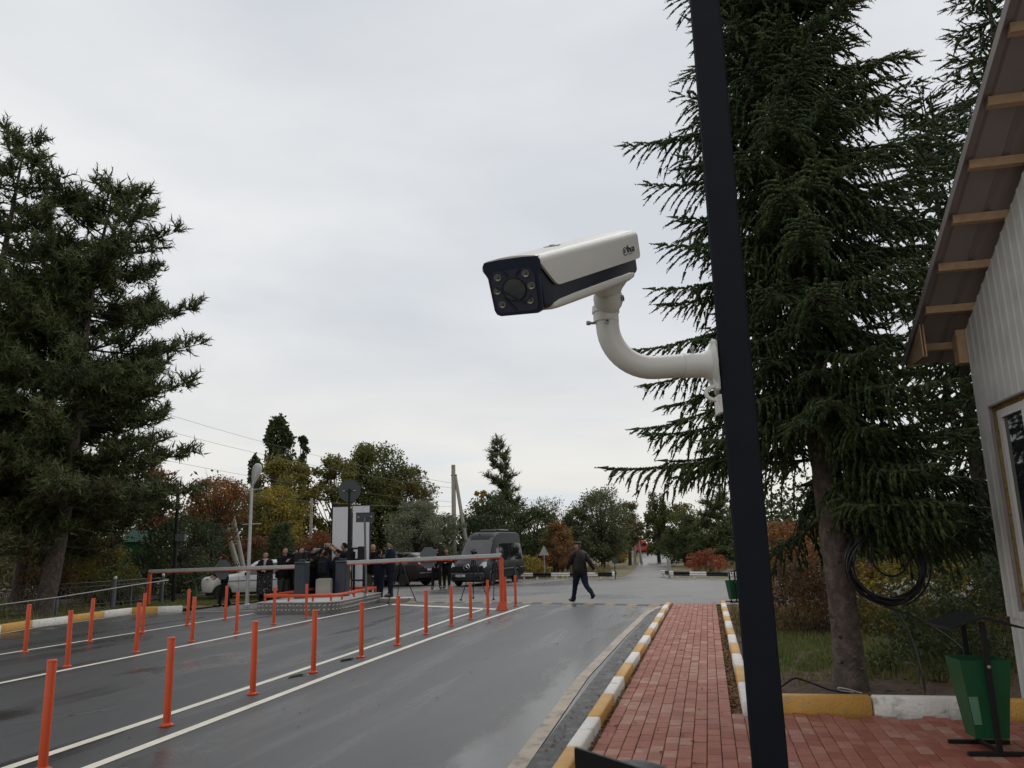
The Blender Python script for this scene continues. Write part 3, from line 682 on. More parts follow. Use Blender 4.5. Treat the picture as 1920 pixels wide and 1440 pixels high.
# mark on top: a shallow metal sun-shield screw and its slot
b = MB(); b.x = H4; b.lathe([(.020, 0), (.020, .0022), (.0165, .0030)], 24, (0.004, .155, .1445), 0); b.box((.004, .155, .1485), (.010, .010, .003), ch=.001, mi=1); b.build('cover_screw', [m_led, m_steel], parent=cctv)
# printed wordmark on the side
def textobj(s, size, M4, m, parent, name='lettering', ex=.0004, font_shear=0):
    cu = bpy.data.curves.new(name, 'FONT'); cu.body = s; cu.size = size; cu.extrude = ex; cu.align_x = 'LEFT'; cu.materials.append(m)
    cu.space_character = .95
    t = bpy.data.objects.new(name, cu); COL.objects.link(t); 
    dg = bpy.context.evaluated_depsgraph_get(); dg.update()
    me = bpy.data.meshes.new_from_object(t.evaluated_get(dg)); bpy.data.objects.remove(t); bpy.data.curves.remove(cu)
    me.transform(M4); me.materials.clear(); me.materials.append(m)
    return link(name, me, parent)
# on the +X side of the body, reading from front to back
TX = Matrix(((0, 0, 1, 0), (1, 0, 0, 0), (0, 1, 0, 0), (0, 0, 0, 1)))
m_print = mat('print_grey', (0.045, 0.045, 0.05), 0.5, var=0.02)
textobj('lhua', .031, H4 @ Matrix.Translation((.0750, .404, .080)) @ TX, m_print, cctv)
textobj('a', .023, H4 @ Matrix.Translation((.0750, .386, .0825)) @ TX, m_print, cctv)
b = MB(); b.x = H4
b.tube([(.0746, .3925 + .0115 * math.cos(a), .0865 + .0115 * math.sin(a)) for a in [rad(20 + 295 * i / 22) for i in range(23)]], .0010, 5); b.build('emblem', m_print, parent=cctv)
b = MB(); b.x = H4; b.box((.0744, .422, .0755), (.0008, .030, .0014)); b.build('emblem', m_print, parent=cctv, smooth=0)
# ball joint between arm and housing
YN = .425
jb = H4 @ Vector((0, YN, -.004)); jt = CL(JX - .003, PY, 2.275)
b = MB(); b.x = H4; secs = []
for (z, hw, hl) in ((.0, .050, .085), (-.010, .046, .072), (-.028, .033, .050), (-.040, .028, .040)):
    secs.append([(hw * math.cos(a) , YN + hl * math.sin(a), z) for a in [2 * math.pi * i / 20 for i in range(20)]])
loft(secs, b); b.build('mount_foot', m_camw, parent=cctv)
ball_c = H4 @ Vector((0, YN, -.042)) 
b = MB(); b.ball(ball_c * .72 + jt * .28, (.040, .038, .042), 18, 12); b.tube([ball_c, jt], [.034, .034], 20)
b.build('joint', m_camw, parent=cctv)
screw(ball_c * .72 + jt * .28 + Vector((.033, -.016, -.004)), (.9, -.5, 0), cctv, r=.009, L=.006)
b = MB(); b.box(jt + Vector((0, -.034, .012)), (.030, .004, .003)); b.build('joint_slot', m_black, parent=cctv, smooth=0)
# ---------------------------------------------------------------- orange bollards in three rows
def make_bollard():
    t = thing('bollard', None, 'bollard', group='orange bollards between the lanes')
    b = MB(); b.lathe([(.036, .008), (.036, .826), (.035, .828)], 16); b.build('post', m_orange, parent=t, smooth=50)
    b = MB(); b.lathe([(.0372, .822), (.0372, .838), (.033, .842)], 16); b.build('cap', m_orange, parent=t, smooth=50)
    b = MB(); b.lathe([(.068, .004), (.068, .014), (.058, .018), (.040, .026), (.038, .034)], 18)
    for k in range(4): a = k * math.pi / 2 + .6; b.lathe([(.008, .014), (.008, .024)], 6, (.057 * math.cos(a), .057 * math.sin(a), 0))
    b.build('base_plate', m_orange, parent=t, smooth=50); return t
ordn = ['first', 'second', 'third', 'fourth', 'fifth', 'sixth', 'seventh', 'eighth', 'ninth', 'tenth', 'eleventh', 'twelfth']
rows = [([(-3.81, 6.70), (-3.50, 8.25), (-3.19, 9.89), (-2.87, 11.48), (-2.49, 12.97), (-2.14, 14.46), (-1.82, 16.09), (-1.45, 17.69), (-1.11, 19.11), (-0.75, 20.31), (-0.33, 22.0), (-0.06, 22.92)], 'orange bollard, %s from the camera in the row between the double white lines'),
        ([(-7.01, 12.75), (-6.71, 14.37), (-6.33, 15.85), (-6.01, 17.40), (-5.76, 19.20), (-5.41, 20.79)], 'orange bollard, %s from the camera in the middle row along the single white line'),
        ([(-8.92, 14.80), (-8.57, 16.34), (-8.27, 17.95), (-7.93, 19.52), (-7.54, 20.95)], 'orange bollard, %s from the camera in the far row on the kerb side')]
proto = make_bollard(); first = True; rbo = random.Random(11)
for pts, lab in rows:
    for i, (x, y) in enumerate(pts):
        o = proto if first else copy_tree(proto); first = False
        o.location = (x, y, .004); o['label'] = lab % ordn[i]
        o.rotation_euler = (rbo.uniform(-.008, .008), rbo.uniform(-.008, .012), rbo.uniform(0, 6))
# ---------------------------------------------------------------- traffic island
isl = thing('traffic_island', 'raised traffic island edged in chequer plate between the two barriers', 'traffic island', (-7.3, 22.75, 0))
IO = Vector((-7.3, 22.75))
A, B_, C_, D_ = Vector((-7.3, 22.75)), Vector((-4.95, 22.0)), Vector((-4.45, 26.4)), Vector((-6.75, 27.0))
corner = []
for i in range(9):
    t = i / 8; p0 = B_ + (A - B_).normalized() * .75; p2 = B_ + (C_ - B_).normalized() * .75
    corner.append((1 - t) ** 2 * p0 + 2 * t * (1 - t) * B_ + t * t * p2)
outline = [A] + corner + [C_, D_]
m_chq = mat('chequer_plate', (0.17, 0.165, 0.155), 0.45, metal=0.3, var=0.2, scale=8); m_chqb = mat('chequer_bump', (0.36, 0.35, 0.325), 0.35, metal=0.5, var=0.15)
b = MB(); b.prism([(p - IO)[:] for p in outline], 0.0, .285); b.build('side_plate', m_chq, parent=isl, smooth=20)
b = MB(); big = [(p - IO) + ((p - IO) - Vector((1.4, 1.9))).normalized() * .02 for p in outline]; b.prism([p[:] for p in big], .285, .305); b.build('deck', m_lightgrey, parent=isl, smooth=20)
b = MB(); per = outline[:]
for i in range(len(per) - 1):
    a, c = per[i], per[i + 1]
    if i == len(per) - 2: continue
    L = (c - a).length; nn = Vector((c - a)).normalized(); nn = Vector((nn.y, -nn.x)); k = max(1, int(L / .115))
    for j in range(k):
        for rz_ in range(2):
            p = a + (c - a) * ((j + .5) / k) - IO + nn * .002; z = .085 + .115 * rz_
            d3 = Vector((nn.x, nn.y, 0)); tl = rad(40 if (j + rz_) % 2 else -40); tt = Vector((-nn.y, nn.x, 0)) * math.cos(tl) + Vector((0, 0, 1)) * math.sin(tl)
            M = Matrix((tt, d3, tt.cross(d3))).transposed(); b.ball((p.x, p.y, z), (.050, .018, .028), 8, 4, M=M)
b.build('tread_pattern', m_chqb, parent=isl, kind='stuff')
ctr = sum(outline, Vector((0, 0))) / len(outline)
rail = [((p - IO) + (Vector((-5.8, 24.6)) - p).normalized() * .24) for p in outline]
b = MB(); b.tube([(p.x, p.y, .46) for p in rail], .042, 10, closed=True); 
gr = b.build('guard_rail', m_orange, parent=isl)
for i in (0, 1, 5, 9, 10, 11):
    p = rail[i]; b = MB(); b.tube([(p.x, p.y, .30), (p.x, p.y, .45)], .03, 8); b.build('rail_foot', m_orange, parent=gr)
for (i, j, f) in ((0, 1, .5), (9, 10, .33), (9, 10, .66), (11, 0, .4)):
    p = rail[i] * (1 - f) + rail[j] * f; b = MB(); b.tube([(p.x, p.y, .30), (p.x, p.y, .45)], .03, 8); b.build('rail_foot', m_orange, parent=gr)
# ---------------------------------------------------------------- barriers
def barrier(pos, tip, label, side):
    x, y = pos; t = thing('barrier_gate', label, 'barrier', (x, y, .305))
    dz = 1.0
    ang = math.atan2(tip[1] - y, tip[0] - x)
    R3 = Matrix.Rotation(rad(-14), 3, 'Z')
    b = MB(); b.box((0, 0, .50), (.36, .30, 1.0), ch=.02, M=R3); b.box((0, 0, 1.03), (.39, .33, .07), ch=.03, M=R3); cab = b.build('cabinet', m_cab, parent=t, smooth=30)
    b = MB(); b.box(R3 @ Vector((0, -.154, .48)), (.30, .010, .86), ch=.004, M=R3); d = b.build('door', m_cab, parent=cab, smooth=0)
    b = MB(); b.box(R3 @ Vector((.02, -.163, .60)), (.025, .012, .05), ch=.003, M=R3); b.build('lock', m_black, parent=cab, smooth=0)
    b = MB(); b.tube([R3 @ Vector((-.11, -.02, 1.06)), R3 @ Vector((-.10, -.02, 1.10)), R3 @ Vector((.10, -.02, 1.10)), R3 @ Vector((.11, -.02, 1.06))], .028, 8); b.build('hub_cover', m_cab, parent=cab)
    a = Vector((0, -.03, tip[3] - .305)); e = Vector((tip[0] - x, tip[1] - y, tip[2] - .305)); d = e - a
    M = frame_from(d); L = d.length; c = (a + e) / 2
    off = M @ Vector((0, 0, 0))
    b = MB(); b.box(c, (.055, L, .105), ch=.012, M=M)
    arm = b.build('boom', m_lightgrey, parent=t, smooth=30)
    b = MB(); b.box(c + M @ Vector((0, .05, -.064)), (.04, L - .12, .022), ch=.006, M=M)
    for k in range(6): b.box(a + d * (.15 + .14 * k) + M @ Vector((0, 0, -.078)), (.034, .16, .02), M=M)
    b.build('edge_strip', m_orange, parent=arm, smooth=0)
    for k in range(7):
        b = MB(); sgn = 1 if (M @ Vector((1, 0, 0))).y < 0 else -1
        b.ball(a + d * (.12 + .125 * k) + M @ Vector((.029 * sgn, 0, .0)), .009, 6, 4); b.build('rivet', m_black, parent=arm)
    return t, arm, a, d, M
t1, arm1, a1, d1, M1 = barrier((-5.36, 24.77), (-.42, 21.72, 1.43, 1.30), 'barrier with a grey boom across the near lanes, in front of the black van', 1)
t2, arm2, a2, d2, M2 = barrier((-6.46, 24.2), (-12.11, 26.45, 1.165, 1.235), 'barrier with a grey boom across the kerb side lanes, in front of the white car', -1)
def octa(t, arm, a, d, fx, up):
    f = fx; p = a + d * f; h = Vector((d.x, d.y, 0)).normalized(); nb = Vector((-h.y, h.x, 0)); nb = nb if nb.y > 0 else -nb
    b = MB(); M = Matrix((h, Vector((0, 0, 1)), -nb if h.x > 0 else nb)).transposed(); r = .325
    b.prism([(r * math.cos(rad(22.5 + 45 * k)), r * math.sin(rad(22.5 + 45 * k))) for k in range(8)], 0, .004)
    b.v = [tuple(M @ Vector(v) + p + nb * .06 + Vector((0, 0, up))) for v in b.v]
    s_ = b.build('stop_sign', m_grey, parent=arm, smooth=0)
octa(t1, arm1, a1, d1, .565, .03); octa(t2, arm2, a2, d2, .505, -.02)
def end_post(x, y, h, label, foot=True):
    t = thing('boom_rest', label, 'post', (x, y, .004))
    b = MB(); b.box((0, 0, h / 2), (.10, .10, h), ch=.006, rz=-.3); b.build('post', m_orange, parent=t, smooth=0)
    if foot:
        b = MB(); vs = [(-.17, -.12, 0), (.17, -.12, 0), (.17, .12, 0), (-.17, .12, 0), (-.07, -.07, .22), (.07, -.07, .22), (.07, .07, .22), (-.07, .07, .22)]
        b.add(vs, [(0, 3, 2, 1), (4, 5, 6, 7), (0, 1, 5, 4), (1, 2, 6, 5), (2, 3, 7, 6), (3, 0, 4, 7)]); b.build('foot', m_orange, parent=t, smooth=0)
    b = MB(); b.box((-.0, .045, h + .03), (.02, .012, .10), ch=.002); b.box((0, -.05, h + .03), (.02, .012, .10), ch=.002); b.box((0, 0, h - .004), (.12, .12, .012)); b.build('fork', m_orange, parent=t, smooth=0)
    return t
end_post(-.42, 21.75, 1.345, 'orange post with a splayed foot holding up the boom tip near the van')
end_post(-12.05, 26.42, 1.08, 'thin orange post holding up the boom tip beside the iron fence', False)
# the post's black reflectors
# reader heads on posts behind the cabinets
def reader(x, y, label, heads):
    t = thing('reader_post', label, 'card reader', (x, y, .305))
    b = MB(); b.tube([(0, 0, 0), (0, 0, 1.32)], .038, 10); b.build('post', m_black, parent=t)
    for (dx, dy, z, sx, sy, sz) in heads:
        b = MB(); b.box((dx, dy, z), (sx, sy, sz), ch=.025); b.build('reader_head', m_black, parent=t, smooth=30)
    return t
reader(-5.12, 25.3, 'black post with two upright reader heads behind the near cabinet', [(-.10, 0, 1.24, .13, .18, .44), (.24, 0, 1.27, .24, .20, .42), (.06, 0, 1.42, .25, .08, .06), (.05, 0, 1.08, .30, .10, .06)])
reader(-6.72, 25.0, 'dark blue block shaped reader behind the far cabinet', [(-.03, 0, 1.14, .30, .22, .40), (.14, 0, 1.16, .06, .24, .44)])
t = thing('control_box', 'pale grey rounded control box between the two barrier cabinets', 'control box', (-5.85, 24.46, .305))
b = MB(); b.prism([(p[0], p[1]) for p in rrect(.22, 0.0, .55, .06)], -.14, .14, M=Matrix.Rotation(rad(90), 3, 'X')); b.build('housing', m_conc, parent=t, smooth=40)
b = MB(); b.box((0, 0, .012), (.48, .32, .024), ch=.006); b.build('base_plate', m_steel, parent=t, smooth=0)
# low white edged slab behind the island
t = thing('concrete_step', 'low grey slab with a white painted edge behind the island', 'kerb', (-4.0, 26.45, 0))
b = MB(); b.box((0, 0, .06), (1.15, .8, .12), ch=.01, rz=-.2); b.build('slab', m_conc, parent=t, smooth=0)
b = MB(); b.box((.05, -.28, .126), (1.16, .22, .012), rz=-.2); b.build('edge', m_white, parent=t, smooth=0)
# ---------------------------------------------------------------- signs and lamps
def round_sign(x, y):
    t = thing('round_sign', 'tall round road sign seen from behind on a black pole', 'road sign', (x, y, .305))
    b = MB(); b.tube([(0, 0, 0), (0, 0, 3.28)], .040, 10); b.build('pole', m_black, parent=t)
    MF = Matrix.Rotation(rad(90), 3, 'X') ; R = Matrix.Rotation(rad(10), 3, 'Z')
    b = MB(); b.lathe([(.352, 0), (.352, .012), (.345, .018), (.335, .012), (.333, .006)], 40, (0, -.01, 3.22), 0, R @ MF); b.lathe([(.334, .004), (.334, .007)], 40, (0, -.01, 3.22), 0, R @ MF); b.build('sign_disc', m_gsign, parent=t, smooth=30)
    for sx in (-.17, .17): b = MB(); b.box((sx, -.045, 3.215), (.07, .03, .03), ch=.004); b.build('clamp', m_steel, parent=t, smooth=0)
    b = MB(); b.box((0, -.047, 3.215), (.34, .014, .022)); b.build('clamp_bar', m_black, parent=t, smooth=0)
round_sign(-5.25, 25.05)
t = thing('plate_sign', 'small rectangular sign plate seen from behind on a grey pole', 'road sign', (-4.61, 24.7, .305))
b = MB(); b.tube([(0, 0, 0), (-.08, 0, 2.36)], .034, 10); b.build('pole', m_grey, parent=t)
b = MB(); b.box((-.075, .045, 2.36), (.56, .012, .30), ch=.005, rz=.1)
b.box((-.075, .035, 2.50), (.56, .03, .012), rz=.1); b.box((-.075, .035, 2.22), (.56, .03, .012), rz=.1); b.build('plate', m_gsign, parent=t, smooth=0)
for sx in (-.2, .2): b = MB(); b.box((-.075 + sx, .012, 2.37), (.05, .03, .04), ch=.004); b.build('clamp', m_steel, parent=t, smooth=0)
b = MB(); b.box((-.078, .02, 2.36), (.42, .02, .03)); b.build('clamp_bar', m_gsign, parent=t, smooth=0)
b = MB(); b.lathe([(.10, 0), (.10, .012), (.05, .03), (.04, .06)], 12); b.build('foot', m_steel, parent=t)
t = thing('billboard', 'tall blank white two leaf billboard in a thin black frame', 'billboard', (-5.48, 26.6, 0), -.03)
b = MB(); b.box((-.34, 0, 2.22), (.60, .05, 1.76)); b.build('panel', m_panel, parent=t, smooth=0)
b = MB(); b.box((.32, .0, 2.24), (.56, .05, 1.80)); b.build('panel', m_panel, parent=t, smooth=0)
b = MB(); b.box((.22, .0, .72), (.34, .05, 1.22)); b.build('panel', m_panel, parent=t, smooth=0)
b = MB()
for (x, z, sx, sz) in ((-.66, 2.23, .035, 1.84), (.62, 2.24, .035, 1.88), (-.02, 3.145, 1.26, .035), (-.02, 1.325, 1.26, .035), (-.03, 2.2, .04, 1.7), (.22, .70, .36, .05), (.03, .66, .035, 1.3), (.41, .66, .035, 1.3)): b.box((x, .004, z), (sx, .075, sz))
b.build('frame', m_black, parent=t, smooth=0)
t = thing('street_lamp', 'short pale street lamp with a white leaf shaped head', 'street lamp', (-8.58, 25.7, .03))
b = MB(); b.tube([(0, 0, 0), (.0, 0, 3.72)], [.062, .050], 12); b.lathe([(.10, 0), (.10, .05), (.065, .08)], 12); b.build('pole', m_lightgrey, parent=t)
for z, l in ((3.66, .55), (2.55, .62)): b = MB(); b.tube([(-l * .42, 0, z), (l * .58, -.02, z + .01)], .012, 6); b.build('cross_bar', m_lightgrey, parent=t)
b = MB(); M = Matrix.Rotation(rad(14), 3, 'Y'); b.lathe([(.012, 0), (.04, .10), (.085, .25), (.145, .45), (.165, .58), (.15, .70), (.105, .78), (.04, .815)], 16, (.0, 0, 3.72), 0, M, sx=1.0, sy=.62); b.build('lamp_head', m_lightgrey, parent=t, smooth=60)
b = MB(); b.tube([M @ Vector((.02 * 1, -.055, .12)) + Vector((0, 0, 3.72)), M @ Vector((.03, -.098, .55)) + Vector((0, 0, 3.72)), M @ Vector((.03, -.06, .74)) + Vector((0, 0, 3.72))], [.006, .011, .006], 6); b.build('lamp_rib', m_white, parent=t)
t = thing('camera_mast', 'slim black mast with a small grey box beside the fence end', 'mast', (-11.95, 28.1, .03))
b = MB(); b.tube([(0, 0, 0), (-.06, 0, 3.80)], [.07, .058], 10); b.lathe([(.12, 0), (.12, .03), (.07, .06)], 10); b.build('pole', m_black, parent=t)
b = MB(); b.box((.16, -.05, 2.22), (.34, .16, .24), ch=.01); b.build('box', m_grey, parent=t, smooth=0)
for px, py, hh, lb in ((1.45, 42.2, 1.66, 'grey triangular road sign seen from behind above the guard rail'),):
    t = thing('triangle_sign', lb, 'road sign', (px, py, 0)); b = MB(); b.tube([(0, 0, 0), (0, 0, hh - .05)], .028, 8); b.build('pole', m_steel, parent=t)
    b = MB(); b.prism([(-.27, 0), (.27, 0), (.02, .49), (-.02, .49)], -.01, .01, M=Matrix.Rotation(rad(90), 3, 'X')); b.v = [(v[0], v[1] - .03, v[2] + hh - .5) for v in b.v]; b.build('plate', m_steel, parent=t, smooth=0)
t = thing('round_sign', 'small distant green grey round sign at the guard rail end', 'road sign', (4.75, 39.0, 0))
b = MB(); b.tube([(0, 0, 0), (0, 0, .85)], .02, 8); b.build('pole', m_black, parent=t); b = MB(); b.lathe([(.15, 0), (.15, .012)], 20, (0, -.03, .86), 0, Matrix.Rotation(rad(90), 3, 'X')); b.build('plate', m_gsign, parent=t, smooth=30)
t = thing('marker_post', 'thin green and white marker post behind the walking man', 'post', (3.05, 40.9, 0))
b = MB(); b.box((0, 0, .62), (.09, .03, 1.24)); b.build('post', m_lightgrey, parent=t, smooth=0); b = MB(); b.box((0, -.018, .95), (.10, .008, .30)); b.build('band', m_green, parent=t, smooth=0)
t = thing('stub_post', 'short grey concrete post behind the right guard rail', 'post', (7.45, 39.5, 0)); b = MB(); b.box((0, 0, .45), (.14, .12, .9), ch=.02); b.build('post', m_cconc, parent=t, smooth=0)
# ---------------------------------------------------------------- rubbish bins with roofs
def make_bin(roofmat, gable=True):
    t = thing('litter_bin', None, 'litter bin')
    b = MB(); a0, a1, z0, z1 = .115, .178, .10, .66; w_ = .006
    def ring(a, z): return [(-a, -a * .82, z), (a, -a * .82, z), (a, a * .82, z), (-a, a * .82, z)]
    o0, o1, i1, i0 = ring(a0, z0), ring(a1, z1), ring(a1 - w_, z1), ring(a0 - w_, z0 + .01)
    b.add(o0 + o1 + i1 + i0, [(3, 2, 1, 0)] + [(j, (j + 1) % 4, 4 + (j + 1) % 4, 4 + j) for j in range(4)] + [(4 + j, 4 + (j + 1) % 4, 8 + (j + 1) % 4, 8 + j) for j in range(4)] + [(8 + j, 8 + (j + 1) % 4, 12 + (j + 1) % 4, 12 + j) for j in range(4)] + [(12, 13, 14, 15)])
    bk = b.build('bucket', m_green, parent=t, smooth=0)
    b = MB()
    for sy in (-1, 1):
        b.box((0, sy * .182, .47), (.04, .025, .94), ch=.003); b.box((0, sy * .182, .018), (.44, .035, .03), ch=.003)
    b.box((0, 0, .03), (.03, .40, .02)); b.build('stand', m_black, parent=t, smooth=0)
    for sy in (-1, 1): b = MB(); b.lathe([(.013, 0), (.013, .008), (.006, .012)], 10, (0, -.196 if sy < 0 else .196, .62), 0, Matrix.Rotation(rad(90 * (1 if sy < 0 else -1)), 3, 'X')); b.build('pivot_bolt', m_steel, parent=t)
    b = MB()
    if gable:
        for s_ in (-1, 1): b.add([(0, -.25, .985), (0, .25, .985), (s_ * .26, .25, .905), (s_ * .26, -.25, .905), (0, -.25, .97), (0, .25, .97), (s_ * .26, .25, .89), (s_ * .26, -.25, .89)], [(0, 1, 2, 3), (7, 6, 5, 4), (0, 3, 7, 4), (1, 5, 6, 2), (3, 2, 6, 7)])
    b.build('roof', roofmat, parent=t, smooth=0)
    return t
bin1 = make_bin(m_black); bin1.location = (3.50, 6.32, .068); bin1.rotation_euler = (0, 0, rad(-8)); bin1['label'] = 'large green litter bin on a black stand beside the shed corner'; bin1['group'] = 'green litter bins'
# a pasted notice on its flank
b = MB(); b.add([(-.145, -.1235, .40), (-.080, -.1235, .40), (-.066, -.1055, .20), (-.122, -.1055, .20)], [(0, 3, 2, 1)]); b.v = [(x, y - .004, z) for x, y, z in b.v]; b.build('sticker', mat('pale_green_sticker', (0.10, 0.24, 0.16), 0.5), parent=bin1, smooth=0)
m_pale_roof = mat('pale_tin_roof', (0.50, 0.50, 0.50), 0.4, var=0.08)
for (x, y, z, rz, lab, sc) in ((-10.0, 24.75, .035, .5, 'green litter bin with a small gabled roof at the end of the kerb', .86), (-4.72, 27.6, .0, .4, 'green litter bin with a pale roof among the people behind the island', .86), (5.72, 21.5, .06, .2, 'green litter bin half hidden behind the dark pole at the path end', .86)):
    c = copy_tree(bin1); c.location = (x, y, z); c.rotation_euler = (0, 0, rz); c.scale = (sc, sc, sc); c['label'] = lab
    for ch in list(c.children):
        if ch.name.startswith('sticker'): bpy.data.objects.remove(ch)
        elif ch.name.startswith('roof') and 'gabled' not in lab and 'pole' not in lab:
            ch.data = ch.data.copy(); ch.data.materials[0] = m_pale_roof
# black metal hood that pokes in at the bottom edge
t = thing('metal_hood', 'black metal lid with a rounded top poking up beside the path kerb', 'lid', (.42, 3.55, 0))
t.location = (.30, 3.03, 0); t['label'] = 'black metal lid with a rounded top poking up at the bottom edge beside the kerb'
b = MB(); b.prism([(-.11, .52), (.30, .52), (.30, .805), (-.104, .937), (-.11, .933)], -.012, .012, M=Matrix.Rotation(rad(90), 3, 'X')); b.build('front_plate', m_black, parent=t, smooth=0)
b = MB(); b.ball((.085, .13, .78), (.20, .12, .075), 24, 12); b.build('rounded_top', mat('scuffed_black', (0.030, 0.033, 0.037), 0.42, var=0.2, scale=14, col2=(0.075, 0.078, 0.08), c2s=22, c2lo=.58, c2hi=.75), parent=t, smooth=60)
b = MB(); b.box((.09, .13, .66), (.34, .22, .30), ch=.01); b.box((.09, .13, .25), (.09, .09, .5)); b.build('post', m_black, parent=t, smooth=0)
# ---------------------------------------------------------------- speed bump
sb = thing('speed_bump', 'low black and yellow speed bump across the lanes where the man walks', 'speed bump', (0, 0, 0))
m_bumpy = mat('bump_yellow', (0.30, 0.20, 0.09), 0.6, var=0.2, scale=8, col2=(0.2, 0.13, 0.07), c2s=9); m_bumpb = mat('bump_black', (0.085, 0.080, 0.074), 0.6, var=0.2, scale=8)
SBP = [Vector((-3.45, 25.75)), Vector((-1.6, 24.95)), Vector((0.46, 23.90)), Vector((2.2, 22.85)), Vector((3.85, 21.75))]
pts = []
for i in range(len(SBP) - 1):
    L = (SBP[i + 1] - SBP[i]).length; k = round(L / .32)
    pts += [SBP[i] + (SBP[i + 1] - SBP[i]) * j / k for j in range(k)]
pts.append(SBP[-1])
for i in range(len(pts) - 1):
    a, c = pts[i], pts[i + 1]; d = (c - a).normalized(); nn = Vector((-d.y, d.x)); b = MB()
    pf = [(-.17, 0), (-.13, .018), (-.06, .030), (.06, .030), (.13, .018), (.17, 0)]
    vs = [(*(p + nn * o), .004 + z) for p in (a + d * .006, c - d * .006) for o, z in pf]
    b.add(vs, [(j, j + 1, 7 + j, 6 + j) for j in range(5)] + [(5, 4, 3, 2, 1, 0), (6, 7, 8, 9, 10, 11)]); b.build('bump_segment', (m_bumpy, m_bumpb)[i % 2], parent=sb, smooth=0)
# ---------------------------------------------------------------- iron fence on the left
FP = [(-15.6, 19.9), (-14.55, 22.05), (-13.45, 23.45), (-12.72, 25.5), (-12.15, 27.65)]
fence = thing('iron_fence', 'low wrought iron fence of rings and bars with white ball topped posts', 'fence', (-13.5, 23.5, .03))
FO = Vector((-13.5, 23.5))
ring_me = MB(); ring_me.tube([(.105 * math.cos(a), 0, .235 * math.sin(a)) for a in [2 * math.pi * i / 18 for i in range(18)]], .011, 5, closed=True)
ring_me = ring_me.build('ring', m_iron, parent=fence); ring_first = True
bar_me = {}
for i, p in enumerate(FP):
    q = Vector(p) - FO
    b = MB(); b.lathe([(.050, 0), (.046, .9), (.055, .91), (.055, .93)], 10, (q.x, q.y, 0)); po = b.build('post', m_ironp, parent=fence)
    b = MB(); b.ball((q.x, q.y, .975), .055, 12, 8); b.build('finial', m_white, parent=po)
def fbar(a, c, r=.012, name='bar', par=None):
    b = MB(); b.tube([a, c], r, 5); return b.build(name, m_iron, parent=par or fence)
for i in range(len(FP) - 1):
    a, c = Vector(FP[i]) - FO, Vector(FP[i + 1]) - FO; d = c - a; L = d.length; u_ = d / L; ang = math.atan2(d.y, d.x)
    P = lambda s, z: (a.x + u_.x * s, a.y + u_.y * s, z)
    for z in (.10, .22, .76, .88): fbar(P(.09, z), P(L - .09, z), .014, 'rail')
    for s in (.09, L - .09): fbar(P(s, .06), P(s, .90), .014)
    n = max(2, int((L - .3) / .36)); st = (L - .3) / n
    for k in range(n):
        s = .15 + st * (k + .5)
        o = ring_me if ring_first else ring_me.copy()
        if not ring_first: COL.objects.link(o)
        ring_first = False; o.location = P(s, .49); o.rotation_euler = (0, 0, ang)
        fbar(P(s + st / 2, .22), P(s + st / 2, .76), .010)
        fbar(P(s - st / 2 + .04, .40), P(s - .10, .40), .009); fbar(P(s + .10, .58), P(s + st / 2 - .02, .58), .009)
        fbar(P(s, .76), P(s, .88), .010)
t = thing('hand_rail', 'thin white pipe rail running in front of the iron fence', 'rail', (-13.4, 21.0, 0))
b = MB(); b.tube([(-1.6, -3.6, .36), (-.9, -1.8, .41), (0, 0, .52), (.62, 1.5, .60), (1.02, 2.6, .68), (1.42, 4.1, .78), (1.85, 5.7, .86)], .014, 8); b.build('pipe', m_lightgrey, parent=t)
for p in ((-.9, -1.8, .41), (.62, 1.5, .60), (1.42, 4.1, .78)): b = MB(); b.tube([(p[0], p[1], 0.0), p], .016, 6); b.build('pipe_post', m_ironp, parent=t)
# ---------------------------------------------------------------- guard rails beyond the junction
def guardrail(pts, label):
    t = thing('guard_rail', label, 'guard rail', (pts[0][0], pts[0][1], 0)); o = Vector(pts[0]); seg = []
    for i in range(len(pts) - 1):
        a, c = Vector(pts[i]), Vector(pts[i + 1]); k = max(1, round((c - a).length / .85)); seg += [a + (c - a) * j / k for j in range(k)]
    seg.append(Vector(pts[-1]))
    for i in range(len(seg) - 1):
        a, c = seg[i] - o, seg[i + 1] - o; d = (c - a).normalized(); nn = Vector((d.y, -d.x)); b = MB()
        pf = [(0, .14), (.03, .18), (.0, .23), (.03, .28), (0, .33), (-.02, .33), (.005, .28), (-.03, .23), (.005, .18), (-.02, .14)]
        vs = [(*(p + nn * x_), z) for p in (a, c) for x_, z in pf]; n = len(pf)
        b.add(vs, [(j, (j + 1) % n, n + (j + 1) % n, n + j) for j in range(n)] + [tuple(range(n - 1, -1, -1)), tuple(range(n, 2 * n))]); b.build('rail_panel', (m_white, m_black)[i % 2], parent=t, smooth=0)
        b = MB(); m_ = a + (c - a) * .2; b.box((m_.x - nn.x * .06, m_.y - nn.y * .06, .12), (.09, .09, .26)); b.build('rail_post', m_white, parent=t, smooth=0)
guardrail([(-1.0, 42.0), (.81, 40.7), (2.6, 39.6), (4.55, 38.6), (4.95, 40.2)], 'black and white guard rail running behind the walking man to the side road')
guardrail([(7.15, 40.0), (7.30, 37.6), (8.5, 36.2), (9.2, 35.2), (12.5, 33.0)], 'black and white guard rail to the right of the side road')
